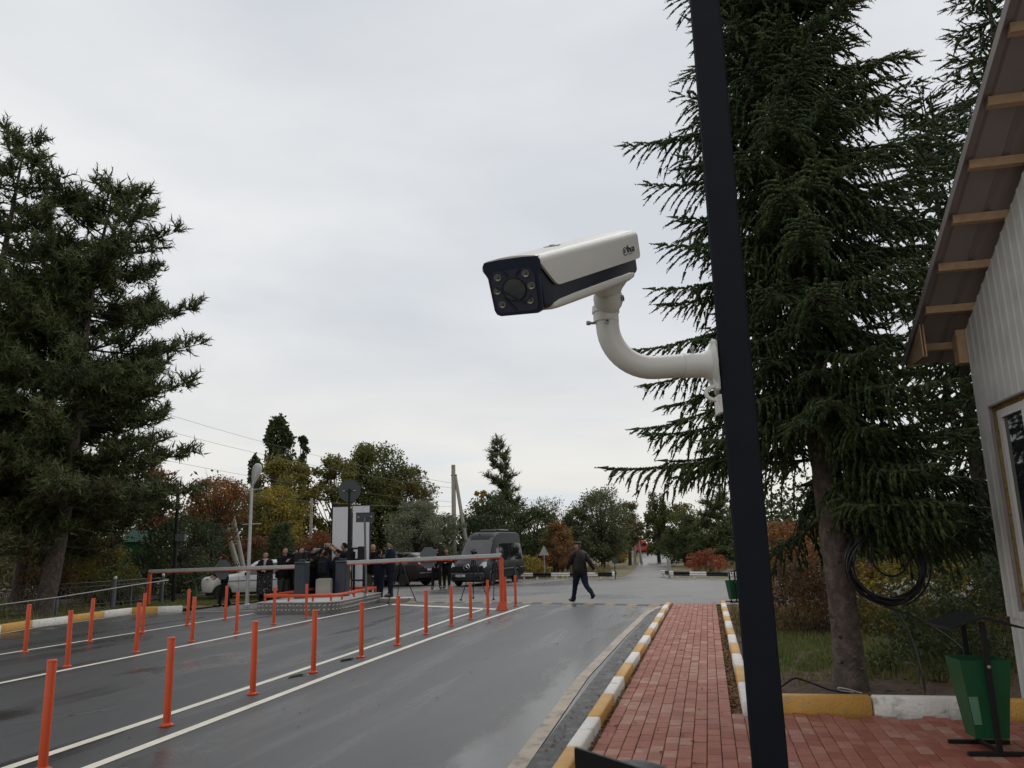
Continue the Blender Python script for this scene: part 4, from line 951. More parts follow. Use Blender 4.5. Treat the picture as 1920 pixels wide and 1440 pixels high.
# ---------------------------------------------------------------- tripods with cameras
def tripod(x, y, h, label, rz, spread=.46):
    t = thing('tripod', label, 'tripod', (x, y, .0), rz)
    for k in range(3):
        a = rad(90 + 120 * k); e = Vector((math.cos(a) * spread, math.sin(a) * spread, .0)); m = Vector((math.cos(a) * spread * .5, math.sin(a) * spread * .5, h * .42)); tp = Vector((math.cos(a) * .05, math.sin(a) * .05, h * .82))
        b = MB(); b.tube([tp, m], .022, 6); b.tube([m, e + Vector((0, 0, .03))], .014, 6); b.ball(m, .03, 6, 4); b.ball(e + Vector((0, 0, .025)), (.05, .05, .025), 8, 4); b.build('leg', m_black, parent=t)
    b = MB(); b.tube([(0, 0, h * .4), (0, 0, h * .9)], .02, 6)
    for k in range(3): a = rad(90 + 120 * k); b.tube([(0, 0, h * .45), (math.cos(a) * spread * .5, math.sin(a) * spread * .5, h * .42)], .008, 4)
    b.build('column', m_black, parent=t)
    b = MB(); b.box((0, 0, h * .93), (.09, .12, .09), ch=.015); b.tube([(0, -.05, h * .93), (.10, -.34, h * .86)], .009, 5); b.build('head', m_black, parent=t)
    return t
def videocam(x, y, z, rz, label, s=1.0, grp=None):
    t = thing('video_camera', label, 'video camera', (x, y, z), rz, grp); t.scale = (s, s, s)
    b = MB(); b.box((0, 0, .07), (.11, .24, .13), ch=.02); b.build('body', m_black, parent=t, smooth=30)
    b = MB(); b.lathe([(.045, .0), (.045, .12), (.055, .13), (.055, .17), (.048, .17), (.045, .14)], 14, (0, -.11, .07), 0, Matrix.Rotation(rad(90), 3, 'X')); b.build('lens', m_black, parent=t)
    b = MB(); b.tube([(0, -.09, .13), (0, -.09, .19), (0, .08, .19), (0, .08, .13)], .014, 6); b.build('handle', m_black, parent=t)
    b = MB(); b.box((-.09, .02, .12), (.07, .08, .05), ch=.008); b.build('viewfinder', m_black, parent=t, smooth=0); b = MB(); b.box((0, -.16, .20), (.05, .05, .04), ch=.008); b.build('microphone', m_black, parent=t, smooth=0)
tripod(-3.72, 25.75, 1.46, 'black tripod at the left, nearest to the man in the suit', .35, .52); videocam(-3.72, 25.75, 1.40, 1.0, 'black video camera on the tripod beside the man in the suit', .9)
tripod(-1.42, 26.4, 1.52, 'black tripod in front of the van headlamp', .1, .50); videocam(-1.42, 26.4, 1.44, .5, 'black video camera on the tripod in front of the van', .75)
tripod(-.72, 26.3, 1.42, 'black tripod just left of the orange boom rest', .9, .34)
# ---------------------------------------------------------------- utility poles and wires
def cpole(a, c, r0, r1, name, parent, m=m_cconc):
    b = MB(); b.tube([a, c], [r0, r1], 8); return b.build(name, m, parent=parent, smooth=50)
t = thing('utility_pole', 'concrete utility pole with a slanting brace standing behind the van', 'utility pole', (-3.8, 49.0, 0))
cpole((0, 0, 0), (0, 0, 6.75), .155, .125, 'pole', t); cpole((1.05, 0, 0), (.10, 0, 6.15), .13, .10, 'brace', t)
b = MB(); b.box((.03, 0, 6.1), (.36, .2, .06)); b.build('band', m_black, parent=t, smooth=0)
t = thing('utility_pole', 'concrete pole group with two leaning props under the rusty tree', 'utility pole', (-13.7, 36.0, 0))
cpole((0, 0, 0), (.02, 0, 4.6), .13, .11, 'pole', t); cpole((1.55, 0, .0), (-.10, .1, 4.9), .13, .10, 'brace', t); cpole((1.62, .3, .0), (.55, .3, 4.2), .11, .09, 'brace', t)
b = MB(); b.tube([(-.01, 0, 0.9), (0, 0, 1.75)], .137, 8); b.build('yellow_band', mat('pole_yellow', (.42, .25, .05), .7), parent=t); b = MB(); b.box((0, 0, 1.85), (.5, .2, .06)); b.build('band', m_black, parent=t, smooth=0)
t = thing('utility_pole', 'thin pale pole rising from the red bushes', 'utility pole', (-12.35, 48, 0)); cpole((0, 0, 0), (0, 0, 4.85), .10, .085, 'pole', t)
t = thing('utility_pole', 'distant pole with a cross arm and dark insulators behind the man', 'utility pole', (4.3, 62, 0)); cpole((0, 0, 0), (-.05, 0, 4.0), .10, .08, 'pole', t)
b = MB(); b.box((-.05, 0, 3.35), (1.1, .07, .06)); b.build('cross_arm', m_cconc, parent=t, smooth=0)
for x_ in (-.5, .45): b = MB(); b.ball((x_, 0, 3.45), (.09, .09, .13), 8, 5); b.build('insulator', m_black, parent=t)
b = MB(); b.ball((-.16, 0, 3.95), (.2, .1, .12), 8, 5); b.build('insulator', m_black, parent=t)
t = thing('utility_pole', 'pair of distant pale poles beside the far road', 'utility pole', (9.9, 66, 0)); cpole((-.18, 0, 0), (-.1, 0, 4.0), .12, .09, 'pole', t); cpole((.35, 0, 0), (-.02, 0, 3.9), .11, .09, 'brace', t)
def wire(a, c, sag, label):
    a, c = Vector(a), Vector(c); b = MB(); b.tube([a + (c - a) * i / 16 - Vector((0, 0, sag * 4 * (i / 16) * (1 - i / 16))) for i in range(17)], .007, 4, cap=False)
    return tag(b.build('wire', m_cable), label, 'wire', 'overhead wires')
for i, (a, c, sg, lb) in enumerate((((-22, 37, 10.2), (-3.8, 49, 5.6), .5, 'topmost overhead wire sloping down from the pines to the braced pole'), ((-22, 37.4, 9.2), (-3.8, 49, 5.3), .5, 'second overhead wire from the top behind the lamp'),
        ((-20, 37, 6.9), (-3.8, 49, 4.45), .35, 'third overhead wire crossing the yellow trees'), ((-13.7, 36, 4.5), (-3.8, 49, 4.2), .25, 'lowest overhead wire between the leaning poles and the braced pole'))): wire(a, c, sg, lb)
# ---------------------------------------------------------------- cable coil on the spruce
t = thing('cable_coil', 'coil of black cable hung on the spruce trunk', 'cable', (3.86, 8.42, 1.36))
rc = random.Random(4)
for k in range(11):
    r = .40 + rc.uniform(-.045, .03); cx, cy, cz = rc.uniform(-.03, .03), rc.uniform(-.05, .06), rc.uniform(-.03, .03); tl = rc.uniform(-.06, .06)
    b = MB(); b.tube([(cx + r * 1.0 * math.cos(a), cy + .05 * math.sin(2 * a + k) + tl * math.sin(a), cz + r * .95 * math.sin(a)) for a in [2 * math.pi * i / 40 for i in range(40)]], .011, 6, closed=True); b.build('loop', m_cable, parent=t)
b = MB(); b.tube([(-.28 + .2 * math.cos(a) * (1.0), -.06, .12 + .23 * math.sin(a)) for a in [rad(150 + 240 * i / 20) for i in range(21)]], .011, 6); b.v = [(x + .30, y, z) for x, y, z in b.v]; b.build('loop', m_cable, parent=t)
b = MB(); b.tube([(.46 + .02 * math.cos(a), .03, .02 + .0 * a) if False else (.47 * math.cos(a), .02, .43 * math.sin(a)) for a in [rad(-70 + 130 * i / 24) for i in range(25)]], .010, 6); b.build('loop', m_cable, parent=t)
def sp(pts, n=8):
    out = []; P = [Vector(p) for p in pts]
    for i in range(len(P) - 1):
        p0, p1, p2, p3 = P[max(i - 1, 0)], P[i], P[i + 1], P[min(i + 2, len(P) - 1)]
        for j in range(n):
            s = j / n; out.append(.5 * ((2 * p1) + (-p0 + p2) * s + (2 * p0 - 5 * p1 + 4 * p2 - p3) * s * s + (-p0 + 3 * p1 - 3 * p2 + p3) * s ** 3))
    out.append(P[-1]); return out
for pts, lb in (([(3.80, 8.48, .98), (3.92, 8.40, .86), (4.00, 8.35, .60), (4.03, 8.3, .30), (4.02, 8.28, .10), (3.9, 8.2, .11)], 'black cable hanging straight down beside the spruce trunk'),
                ([(3.80, 8.48, .95), (4.10, 8.40, .82), (4.45, 8.32, .55), (4.62, 8.2, .20), (4.66, 8.15, .11)], 'black cable bowing outward from the coil to the ground'),
                ([(2.72, 8.75, .11), (2.90, 8.8, .20), (3.00, 8.75, .19), (3.2, 8.55, .12), (3.35, 8.45, .11)], 'loop of black cable arching off the soil left of the trunk')):
    b = MB(); b.tube(sp(pts), .010, 6); tag(b.build('cable', m_cable), lb, 'cable')
b = MB(); b.tube(sp([(3.42, 8.33, .125), (3.30, 8.36, .16), (3.22, 8.40, .17), (3.24, 8.42, .14), (3.38, 8.42, .12)]), .006, 6); tag(b.build('cable', m_lightgrey), 'short white cable offcut at the foot of the spruce', 'cable')
# ---------------------------------------------------------------- low walls, far things on the left
for (x0, y0, x1, y1, h, lb) in ((-26, 33.5, -15.5, 34.5, .33, 'low pale concrete wall behind the pine trunk'), (-17, 28.5, -10.6, 30.6, .22, 'low pale kerb wall beside the white car')):
    t = thing('low_wall', lb, 'wall', (x0, y0, 0)); d = Vector((x1 - x0, y1 - y0)); k = int(d.length / 1.5)
    for i in range(k):
        b = MB(); c = d * ((i + .5) / k); b.box((c.x, c.y, h / 2), (d.length / k - .02, .25, h + rc.uniform(-.01, .01)), ch=.015, rz=math.atan2(d.y, d.x)); b.build('wall_block', m_conc, parent=t, smooth=0)
t = thing('green_kiosk', 'green slatted booth with a teal pointed roof under the pines', 'booth', (-17.3, 36.5, 0), .5)
m_gk = mat('kiosk_green', (.01, .13, .05), .7); m_tl = mat('kiosk_teal', (.022, .075, .062), .8)
for x_ in (-.65, .65):
    for y_ in (-.55, .55): b = MB(); b.box((x_, y_, 1.0), (.08, .08, 2.0)); b.build('post', m_tl, parent=t, smooth=0)
b = MB()
for k in range(10): b.box((-.585 + .13 * k, -.60, 1.75), (.115, .03, 1.1)); b.box((-.585 + .13 * k, .60, 1.75), (.115, .03, 1.1))
for k in range(8): b.box((.70, -.45 + .13 * k, 1.75), (.03, .115, 1.1)); b.box((-.70, -.45 + .13 * k, 1.75), (.03, .115, 1.1))
b.build('boarding', m_gk, parent=t, smooth=0)
b = MB(); b.add([(-.85, -.75, 2.3), (.85, -.75, 2.3), (.85, .75, 2.3), (-.85, .75, 2.3), (0, 0, 3.05)], [(0, 1, 4), (1, 2, 4), (2, 3, 4), (3, 0, 4), (3, 2, 1, 0)]); b.build('roof', m_tl, parent=t, smooth=0)
# ---------------------------------------------------------------- vehicles: lofted bodies, +Y runs from the front bumper to the back
class Body:
    def __init__(s, st, wheels, wr):               # st: (y, sill_z, sill_half_width, belt_z, belt_half_width, roof_z, roof_half_width)
        ys = sorted(set([a[0] for a in st] + [wy + wr * 1.16 * math.cos(math.pi * i / 12) for wy in wheels for i in range(13)]))
        s.st = st; s.wheels = wheels; s.wr = wr; s.ys = ys
    def at(s, y):
        st = s.st; y = min(max(y, st[0][0]), st[-1][0])
        for i in range(len(st) - 1):
            if st[i][0] <= y <= st[i + 1][0]:
                f = (y - st[i][0]) / max(1e-6, st[i + 1][0] - st[i][0]); return [a + (c - a) * f for a, c in zip(st[i], st[i + 1])]
    def sec(s, y):
        _, zs, ws, zb, wb, zr, wr_ = s.at(y); z0 = zs
        for wy in s.wheels:
            d = abs(y - wy); R = s.wr * 1.16
            if d < R: z0 = max(z0, s.wr * .98 + math.sqrt(R * R - d * d) * .98 - .02)
        z0 = min(z0, zb - .06); zm = z0 + (zb - z0) * .35
        return [(ws * .97, z0), (ws, z0 + .04), (ws + .02, zm), (wb + .015, zb - .05 * (zb - z0)), (wb, zb), (wr_ + (wb - wr_) * .14, zr - (zr - zb) * .14), (wr_, zr - min(.05, (zr - zb) * .3)), (wr_ - .06, zr - .012), (wr_ * .5, zr + .004), (0, zr + .01)]
    def side(s, y, t, sg, off=0.0):                # t 0..1 from the belt line to the roof edge
        P = s.sec(y); a, c = P[4], P[5]; x = a[0] + (c[0] - a[0]) * t; z = a[1] + (c[1] - a[1]) * t; return (sg * (x + off), y, z)
    def low(s, y, t, sg, off=0.0):                 # t 0..1 from the sill to the belt line
        P = s.sec(y); k = [P[1], P[2], P[3], P[4]]; f = t * 3; i = min(2, int(f)); f -= i; return (sg * (k[i][0] + (k[i + 1][0] - k[i][0]) * f + off), y, k[i][1] + (k[i + 1][1] - k[i][1]) * f)
    def shell(s):
        b = MB(); S_ = [s.sec(y) for y in s.ys]; n = len(S_[0]); full = 2 * n - 1; vs = []; fs = []
        for y, P in zip(s.ys, S_): vs += [(x, y, z) for x, z in P] + [(-x, y, z) for x, z in reversed(P[:-1])]
        for i in range(len(s.ys) - 1):
            for j in range(full - 1): fs.append((i * full + j, (i + 1) * full + j, (i + 1) * full + j + 1, i * full + j + 1))
        fs.append(tuple(range(full))); fs.append(tuple((len(s.ys) - 1) * full + j for j in range(full - 1, -1, -1)))
        b.add(vs, fs); return b
    def top(s, y0, y1, off, n=6, inset=.03):       # a panel over the sloping front or back glass
        b = MB(); vs = []; fs = []; rows = []
        for i in range(n + 1):
            y = y0 + (y1 - y0) * i / n; P = s.sec(y); pts = [(P[6][0] - inset, P[6][1]), (P[7][0] - inset * .5, P[7][1]), (P[8][0], P[8][1]), (P[9][0], P[9][1])]
            rows.append([(x, y, z) for x, z in pts] + [(-x, y, z) for x, z in reversed(pts[:-1])])
        k = len(rows[0]); nrm = Vector((0, -1, 1)).normalized() if y0 < 2.2 else Vector((0, 1, .6)).normalized()
        for r_ in rows: vs += [tuple(Vector(p) + nrm * off) for p in r_]
        for i in range(n):
            for j in range(k - 1): fs.append((i * k + j, (i + 1) * k + j, (i + 1) * k + j + 1, i * k + j + 1))
        b.add(vs, fs); return b
    def window(s, y0, y1, t0, t1, sg, off=.006, n=5, y0t=None, y1t=None):
        b = MB(); y0t = y0 if y0t is None else y0t; y1t = y1 if y1t is None else y1t; vs = []; fs = []
        for i in range(n + 1):
            f = i / n
            for t in (t0, t1):
                k = (t - t0) / (t1 - t0); y = (y0 + (y0t - y0) * k) * (1 - f) + (y1 + (y1t - y1) * k) * f; vs.append(s.side(y, t, sg, off))
        for i in range(n): q = (2 * i, 2 * i + 2, 2 * i + 3, 2 * i + 1); fs.append(q)
        b.add(vs, fs); return b
    def seam(s, y, t0, t1, sg, w=.012, off=.004):
        b = MB(); n = 5; vs = []
        for i in range(n + 1):
            t = t0 + (t1 - t0) * i / n; vs += [s.low(y - w / 2, t, sg, off), s.low(y + w / 2, t, sg, off)]
        b.add(vs, [(2 * i, 2 * i + 1, 2 * i + 3, 2 * i + 2) for i in range(n)]); return b
def wheel(parent, x, y, r, w, sg, rimr=.66):
    M = Matrix.Rotation(rad(90) * sg, 3, 'Y')
    b = MB(); b.lathe([(r * rimr, -w / 2), (r * .94, -w / 2), (r, -w * .36), (r, w * .36), (r * .94, w / 2), (r * rimr, w / 2)], 26, (x, y, r), 0, M); ty = b.build('wheel', m_rubber, parent=parent, smooth=40)
    b = MB(); b.lathe([(r * rimr, w * .2), (r * rimr, w * .505), (r * rimr * .9, w * .46), (r * .30, w * .36), (r * .20, w * .44), (r * .06, w * .46)], 24, (x, y, r), 0, M); rm = b.build('rim', m_rim, parent=ty, smooth=40)
    b = MB()
    for k in range(6):
        a = k * math.pi / 3; b.box(Vector((x, y, r)) + M @ Vector((r * rimr * .62 * math.cos(a), r * rimr * .62 * math.sin(a), w * .43)), (r * .14, r * .14, .02), M=M)
    b.build('rim_opening', m_black, parent=ty, smooth=0)
def build_car(name, label, cat, loc, rz, sc, st, wheels, wr, paint):
    t = thing(name, label, cat, loc, rz); t.scale = (sc, sc, sc); B = Body(st, wheels, wr)
    body = B.shell().build('body', paint, parent=t, smooth=38)
    b = MB(); wmax = max(a[2] for a in st); b.box((0, (st[0][0] + st[-1][0]) / 2, .42), (2 * wmax - .34, st[-1][0] - st[0][0] - .3, .42)); b.build('underbody', m_black, parent=t, smooth=0)
    for wy in wheels:
        for sg in (-1, 1): wheel(t, sg * (wmax - .12), wy, wr, .22, sg)
    return t, B, body
m_vanp = mat('black_car_paint', (0.013, 0.0135, 0.0155), 0.42, var=0.05, spec=0.16)
m_vang = mat('plastic_trim', (0.030, 0.031, 0.033), 0.55, var=0.1)
m_whitep = mat('white_car_paint', (0.60, 0.60, 0.59), 0.3, var=0.04, coat=0.4)
m_maroon = mat('brown_car_paint', (0.030, 0.022, 0.023), 0.42, var=0.05, spec=0.16)
m_chrome = mat('chrome', (0.6, 0.6, 0.62), 0.12, metal=1.0, var=0.02)
m_lampg = mat('headlamp_glass', (0.50, 0.52, 0.53), 0.08, var=0.2, scale=30)
m_red = mat('tail_lamp_red', (0.20, 0.010, 0.014), 0.15, var=0.1)
m_plate = mat('number_plate_white', (0.62, 0.62, 0.60), 0.5, var=0.03)
m_amber = mat('amber_lamp', (0.45, 0.14, 0.02), 0.2, var=0.1)
m_vglass = glassmat('tinted_window', (0.012, 0.014, 0.016), 0.03)
m_wsglass = mat('windscreen', (0.085, 0.088, 0.092), 0.12, var=0.25, scale=2.0, spec=0.4)
# van
st = [(0, .42, .78, .74, .80, .80, .70), (.05, .36, .90, .86, .90, .98, .78), (.25, .34, .96, .98, .95, 1.12, .84), (.60, .34, .985, 1.06, .96, 1.22, .86), (1.0, .36, .99, 1.14, .97, 1.38, .84), (1.30, .36, .99, 1.16, .98, 1.72, .82), (1.75, .36, .99, 1.17, .985, 2.24, .79), (1.95, .36, .99, 1.17, .985, 2.42, .78), (2.25, .36, .99, 1.17, .985, 2.60, .76), (2.8, .36, .99, 1.17, .985, 2.70, .75), (5.4, .36, .99, 1.17, .985, 2.70, .75), (5.78, .38, .985, 1.17, .975, 2.64, .75), (5.9, .42, .96, 1.17, .95, 2.50, .72)]
van, VB, vbody = build_car('parked_van', 'black high roofed passenger van with darkened side windows parked facing the barriers', 'van', (-2.2, 35.2, 0), rad(-20), .872, st, [.98, 4.65], .345, m_vanp)
VB.top(1.02, 1.93, .008, 8, .02).build('windscreen', m_wsglass, parent=van)
b = MB(); b.box((0, 1.02, 1.36), (1.6, .05, .03)); b.build('wiper', m_black, parent=van, smooth=0)
b = VB.top(1.80, 1.96, .016, 2, .35); b.build('sensor_band', m_black, parent=van)
for sg in (-1, 1):
    VB.window(1.55, 2.25, .03, .62, sg, y0t=1.86).build('window', m_vglass, parent=van); VB.window(2.36, 3.70, .03, .70, sg).build('window', m_vglass, parent=van); VB.window(3.76, 5.72, .03, .70, sg).build('window', m_vglass, parent=van)
    for y in (1.42, 2.32, 3.72): VB.seam(y, .12, 1, sg).build('door_seam', m_black, parent=van)
    b = MB(); p = VB.low(2.18, .9, sg, .02); b.box(p, (.03, .16, .035), ch=.006); b.build('door_handle', m_vang, parent=van, smooth=0)
    for y0, y1 in ((1.46, 2.3), (2.34, 4.15), (5.12, 5.8)):
        b = MB(); b.tube([VB.low(y0, .42, sg, .012), VB.low(y1, .42, sg, .012)], .035, 6); b.build('side_trim', m_vang, parent=van)
    b = MB(); b.box((sg * 1.13, 1.48, 1.42), (.20, .10, .34), ch=.04); b.tube([(sg * .98, 1.5, 1.28), (sg * 1.1, 1.48, 1.32)], .03, 6); b.build('mirror', m_vang, parent=van, smooth=30)
    b = MB(); vs = []; b.add([(sg * .66, .115, .84), (sg * .90, .16, .88), (sg * .93, .46, 1.17), (sg * .80, .27, 1.16), (sg * .66, .14, 1.0), (sg * .955, .36, .96)], [(0, 1, 3, 4), (1, 5, 2, 3)] if sg > 0 else [(4, 3, 1, 0), (3, 2, 5, 1)]); b.v = [(v[0] * 1.02, v[1] - .075, v[2] + .01) for v in b.v]; b.build('headlamp', m_lampg, parent=van, smooth=0)
    for wy in (.98, 4.65):
        b = MB(); b.tube([(sg * .995, wy + .425 * math.cos(a), .33 + .425 * math.sin(a)) for a in [math.pi * i / 14 for i in range(15)]], .035, 6); b.build('wheel_arch', m_vang, parent=van)
b = MB(); b.prism([(-.60, .72), (.60, .72), (.64, 1.0), (.52, 1.04), (-.52, 1.04), (-.64, 1.0)], 0, .03, M=Matrix.Rotation(rad(90), 3, 'X')); b.v = [(v[0], v[1] + .03 + (v[2] - .72) * .35, v[2]) for v in b.v]; gl = b.build('grille', m_black, parent=van, smooth=0)
for k in range(3): b = MB(); b.box((0, -.005 + .035 * k, .79 + .085 * k), (1.1, .02, .022)); b.build('grille_bar', m_vang, parent=gl, smooth=0)
b = MB(); MF = Matrix.Rotation(rad(90 - 19), 3, 'X'); c0 = (0, .015, .93)
b.tube([Vector(c0) + MF @ Vector((.15 * math.cos(a), .15 * math.sin(a), .05)) for a in [2 * math.pi * i / 28 for i in range(28)]], .02, 6, closed=True)
for k in range(3):
    a = rad(90 + 120 * k); b.tube([Vector(c0) + MF @ Vector((0, 0, .05)), Vector(c0) + MF @ Vector((.15 * math.cos(a), .15 * math.sin(a), .05))], [.032, .010], 6)
b.build('emblem', m_chrome, parent=gl)
b = MB(); b.box((0, -.02, .52), (1.86, .14, .30), ch=.05); b.box((0, .0, .335), (1.7, .12, .10), ch=.03); bp_ = b.build('bumper', m_vang, parent=van, smooth=30)
b = MB(); b.box((-.30, -.098, .53), (.52, .012, .115)); b.build('number_plate', m_plate, parent=van, smooth=0)
m_ink = mat('plate_ink', (.02, .02, .02), .6)
textobj('1551 BK', .098, Matrix.Translation((-.53, -.106, .497)) @ Matrix.Rotation(rad(90), 4, 'X'), m_ink, van, ex=.001)
for s_ in (-.62, .62): b = MB(); b.box((s_, -.095, .44), (.24, .01, .10), ch=.004); b.build('fog_lamp', m_black, parent=bp_, smooth=0)
b = MB(); b.box((0, 3.9, 2.78), (1.1, 1.7, .14), ch=.06); b.box((0, 3.15, 2.76), (.9, .5, .10), ch=.05); b.build('roof_unit', m_vang, parent=van, smooth=40)
b = MB(); b.tube([(-.15, 2.15, 2.58), (-.15, 2.20, 2.86)], .008, 5); b.ball((-.15, 2.15, 2.585), (.03, .05, .04), 8, 5); b.build('aerial', m_black, parent=van)
b = MB(); b.add([(-.70, 1.05, 1.43), (.05, 1.05, 1.43), (.0, 1.16, 1.50), (-.64, 1.16, 1.50)], [(0, 1, 2, 3)]); b.v = [(x, y - .05, z + .03) for x, y, z in b.v]; b.build('paper_sheet', m_white, parent=van, smooth=0)
# brown hatchback seen from behind: here +Y runs from nose to tail as well
st = [(0, .34, .70, .62, .72, .70, .60), (.12, .26, .84, .70, .83, .82, .70), (.6, .24, .885, .84, .87, .98, .74), (1.15, .24, .895, .90, .885, 1.06, .76), (1.5, .24, .895, .92, .89, 1.26, .70), (2.0, .24, .895, .93, .89, 1.49, .64), (2.5, .24, .895, .94, .89, 1.56, .63), (3.5, .24, .895, .96, .89, 1.53, .62), (3.95, .26, .89, .98, .88, 1.42, .62), (4.18, .30, .88, .98, .86, 1.12, .66), (4.32, .36, .84, .90, .83, 1.0, .74), (4.38, .44, .78, .78, .78, .86, .70)]
suv, SB, sbody = build_car('parked_car', 'dark brown hatchback seen from behind, parked left of the black van', 'car', (-7.55, 39.4, 0), rad(180 + 56.5), .98, st, [.85, 3.45], .315, m_maroon)
SB.top(3.60, 4.14, .008, 5, .04).build('rear_window', m_vglass, parent=suv); SB.top(1.2, 1.95, .008, 5, .04).build('windscreen', m_vglass, parent=suv)
for sg in (-1, 1):
    SB.window(1.55, 2.35, .05, .92, sg, y0t=1.95).build('window', m_vglass, parent=suv); SB.window(2.42, 3.2, .05, .92, sg).build('window', m_vglass, parent=suv); SB.window(3.26, 3.75, .08, .85, sg, y1t=3.6).build('window', m_vglass, parent=suv)
    for y in (1.35, 2.38, 3.22): SB.seam(y, .1, 1, sg).build('door_seam', m_black, parent=suv)
    b = MB(); b.box((sg * .735, 4.285, .90), (.17, .10, .30), ch=.04); b.build('tail_lamp', m_red, parent=suv, smooth=30)
    b = MB(); b.box((sg * 1.0, 1.62, 1.02), (.16, .12, .12), ch=.03); b.build('mirror', m_maroon, parent=suv, smooth=30)
b = MB(); b.box((0, 4.375, .50), (1.62, .10, .26), ch=.04); b.build('bumper', m_maroon, parent=suv, smooth=30)
b = MB(); b.box((0, 4.405, .76), (.52, .012, .12)); b.build('number_plate', m_plate, parent=suv, smooth=0); b = MB(); b.box((0, 4.375, .86), (.72, .04, .035), ch=.01); b.build('trim_bar', m_chrome, parent=suv, smooth=0)
# white saloon car at the left, nose to the left
st = [(0, .40, .72, .74, .74, .80, .66), (.06, .34, .78, .78, .78, .86, .70), (.30, .32, .80, .82, .79, .885, .70), (1.15, .30, .805, .87, .80, .95, .70), (1.30, .30, .805, .88, .80, .99, .68), (1.80, .30, .805, .89, .80, 1.36, .585), (2.0, .30, .805, .89, .80, 1.42, .575), (2.9, .30, .805, .89, .80, 1.42, .575), (3.15, .30, .805, .89, .80, 1.36, .585), (3.45, .30, .805, .90, .80, .98, .66), (3.95, .32, .80, .90, .79, .95, .68), (4.08, .38, .77, .86, .77, .93, .67), (4.12, .42, .74, .80, .74, .88, .66)]
car, CB, cbody = build_car('parked_car', 'old white saloon car parked on the grass behind the people at the left', 'car', (-11.25, 29.0, .03), rad(-76), .97, st, [.72, 3.14], .295, m_whitep)
CB.top(1.33, 1.80, .008, 5, .03).build('windscreen', m_wsglass, parent=car); CB.top(3.15, 3.42, .008, 4, .03).build('rear_window', m_vglass, parent=car)
for sg in (-1, 1):
    CB.window(1.50, 2.28, .04, .93, sg, y0t=1.86).build('window', m_wsglass, parent=car); CB.window(2.35, 3.02, .04, .93, sg).build('window', m_wsglass, parent=car); CB.window(3.06, 3.36, .06, .85, sg, y1t=3.18).build('window', m_wsglass, parent=car)
    for y in (1.28, 2.31, 3.04): CB.seam(y, .05, 1, sg).build('door_seam', m_vang, parent=car)
    for y in (2.16, 2.95): b = MB(); b.box(CB.low(y, .88, sg, .015), (.02, .12, .022), ch=.004); b.build('door_handle', m_chrome, parent=car, smooth=0)
    b = MB(); b.box(CB.low(.20, .78, sg, .004), (.012, .10, .05)); b.build('side_lamp', m_amber, parent=car, smooth=0)
    b = MB(); b.box((sg * .52, -.006, .66), (.30, .04, .17), ch=.01); b.build('headlamp', m_lampg, parent=car, smooth=0)
    b = MB(); b.box((sg * .90, 1.52, .95), (.16, .07, .10), ch=.015); b.build('mirror', m_black, parent=car, smooth=0)
    b = MB(); b.box((sg * .58, 4.12, .66), (.32, .03, .14), ch=.01); b.build('tail_lamp', m_red, parent=car, smooth=0)
    b = MB(); b.tube([CB.low(.95, .45, sg, .006), CB.low(2.9, .45, sg, .006)], .012, 5); b.build('side_moulding', m_vang, parent=car)
b = MB(); b.box((0, -.014, .66), (.72, .03, .16), ch=.006); b.build('grille', m_black, parent=car, smooth=0)
for y in (-.06, 4.17): b = MB(); b.box((0, y, .45), (1.62, .10, .15), ch=.035); b.box((0, y + (.01 if y < 0 else -.01), .45), (1.66, .06, .06), ch=.02); b.build('bumper', m_vang, parent=car, smooth=30)
# red truck far down the side road
t = thing('red_truck', 'small red truck far down the side road', 'truck', (16.9, 108, 0), -.15)
m_redp = mat('red_truck_paint', (.50, .035, .02), .4)
b = MB(); b.box((0, 0, 1.15), (1.75, 1.6, 1.1), ch=.15); b.box((-.1, 0, 1.8), (1.0, 1.2, .5), ch=.15); b.build('cab', m_redp, parent=t, smooth=30)
b = MB(); b.box((0, -.82, 1.5), (1.2, .02, .4)); b.build('window', m_vglass, parent=t, smooth=0)
b = MB(); b.box((-1.8, .6, 1.1), (1.5, 1.5, .8), ch=.05); b.build('load_bed', mat('truck_load', (.28, .2, .15), .8), parent=t, smooth=0)
b = MB(); b.box((0, -.85, .55), (1.8, .15, .25), ch=.03); b.build('bumper', m_black, parent=t, smooth=0)
for sx in (-.75, .75): wheel(t, sx, 0.1, .45, .25, 1 if sx > 0 else -1)
# ---------------------------------------------------------------- people
m_skin = mat('skin', (0.36, 0.205, 0.145), 0.55, var=0.06)
m_hair = mat('dark_hair', (0.010, 0.008, 0.007), 0.7, spec=0.12, var=0.2, scale=60)
m_hairr = mat('reddish_hair', (0.045, 0.014, 0.010), 0.7, spec=0.12, var=0.2, scale=60)
m_eye = mat('eye', (0.02, 0.015, 0.012), 0.2)
m_lip = mat('lips', (0.24, 0.09, 0.075), 0.5)
def cloth(name, c): return mat(name, c, 0.9, spec=0.12, var=0.18, scale=14, bump=0.5, bscale=16)
c_leather = mat('brown_leather', (0.015, 0.0105, 0.0105), 0.5, spec=0.25, var=0.3, scale=9, bump=0.6, bscale=14)
c_navy, c_black, c_char, c_olive, c_khaki, c_grey = cloth('navy_cloth', (.015, .019, .032)), cloth('black_cloth', (.013, .013, .015)), cloth('charcoal_cloth', (.021, .022, .024)), cloth('olive_jacket', (.024, .023, .021)), cloth('khaki_cloth', (.135, .10, .062)), cloth('grey_trousers', (.062, .060, .058))
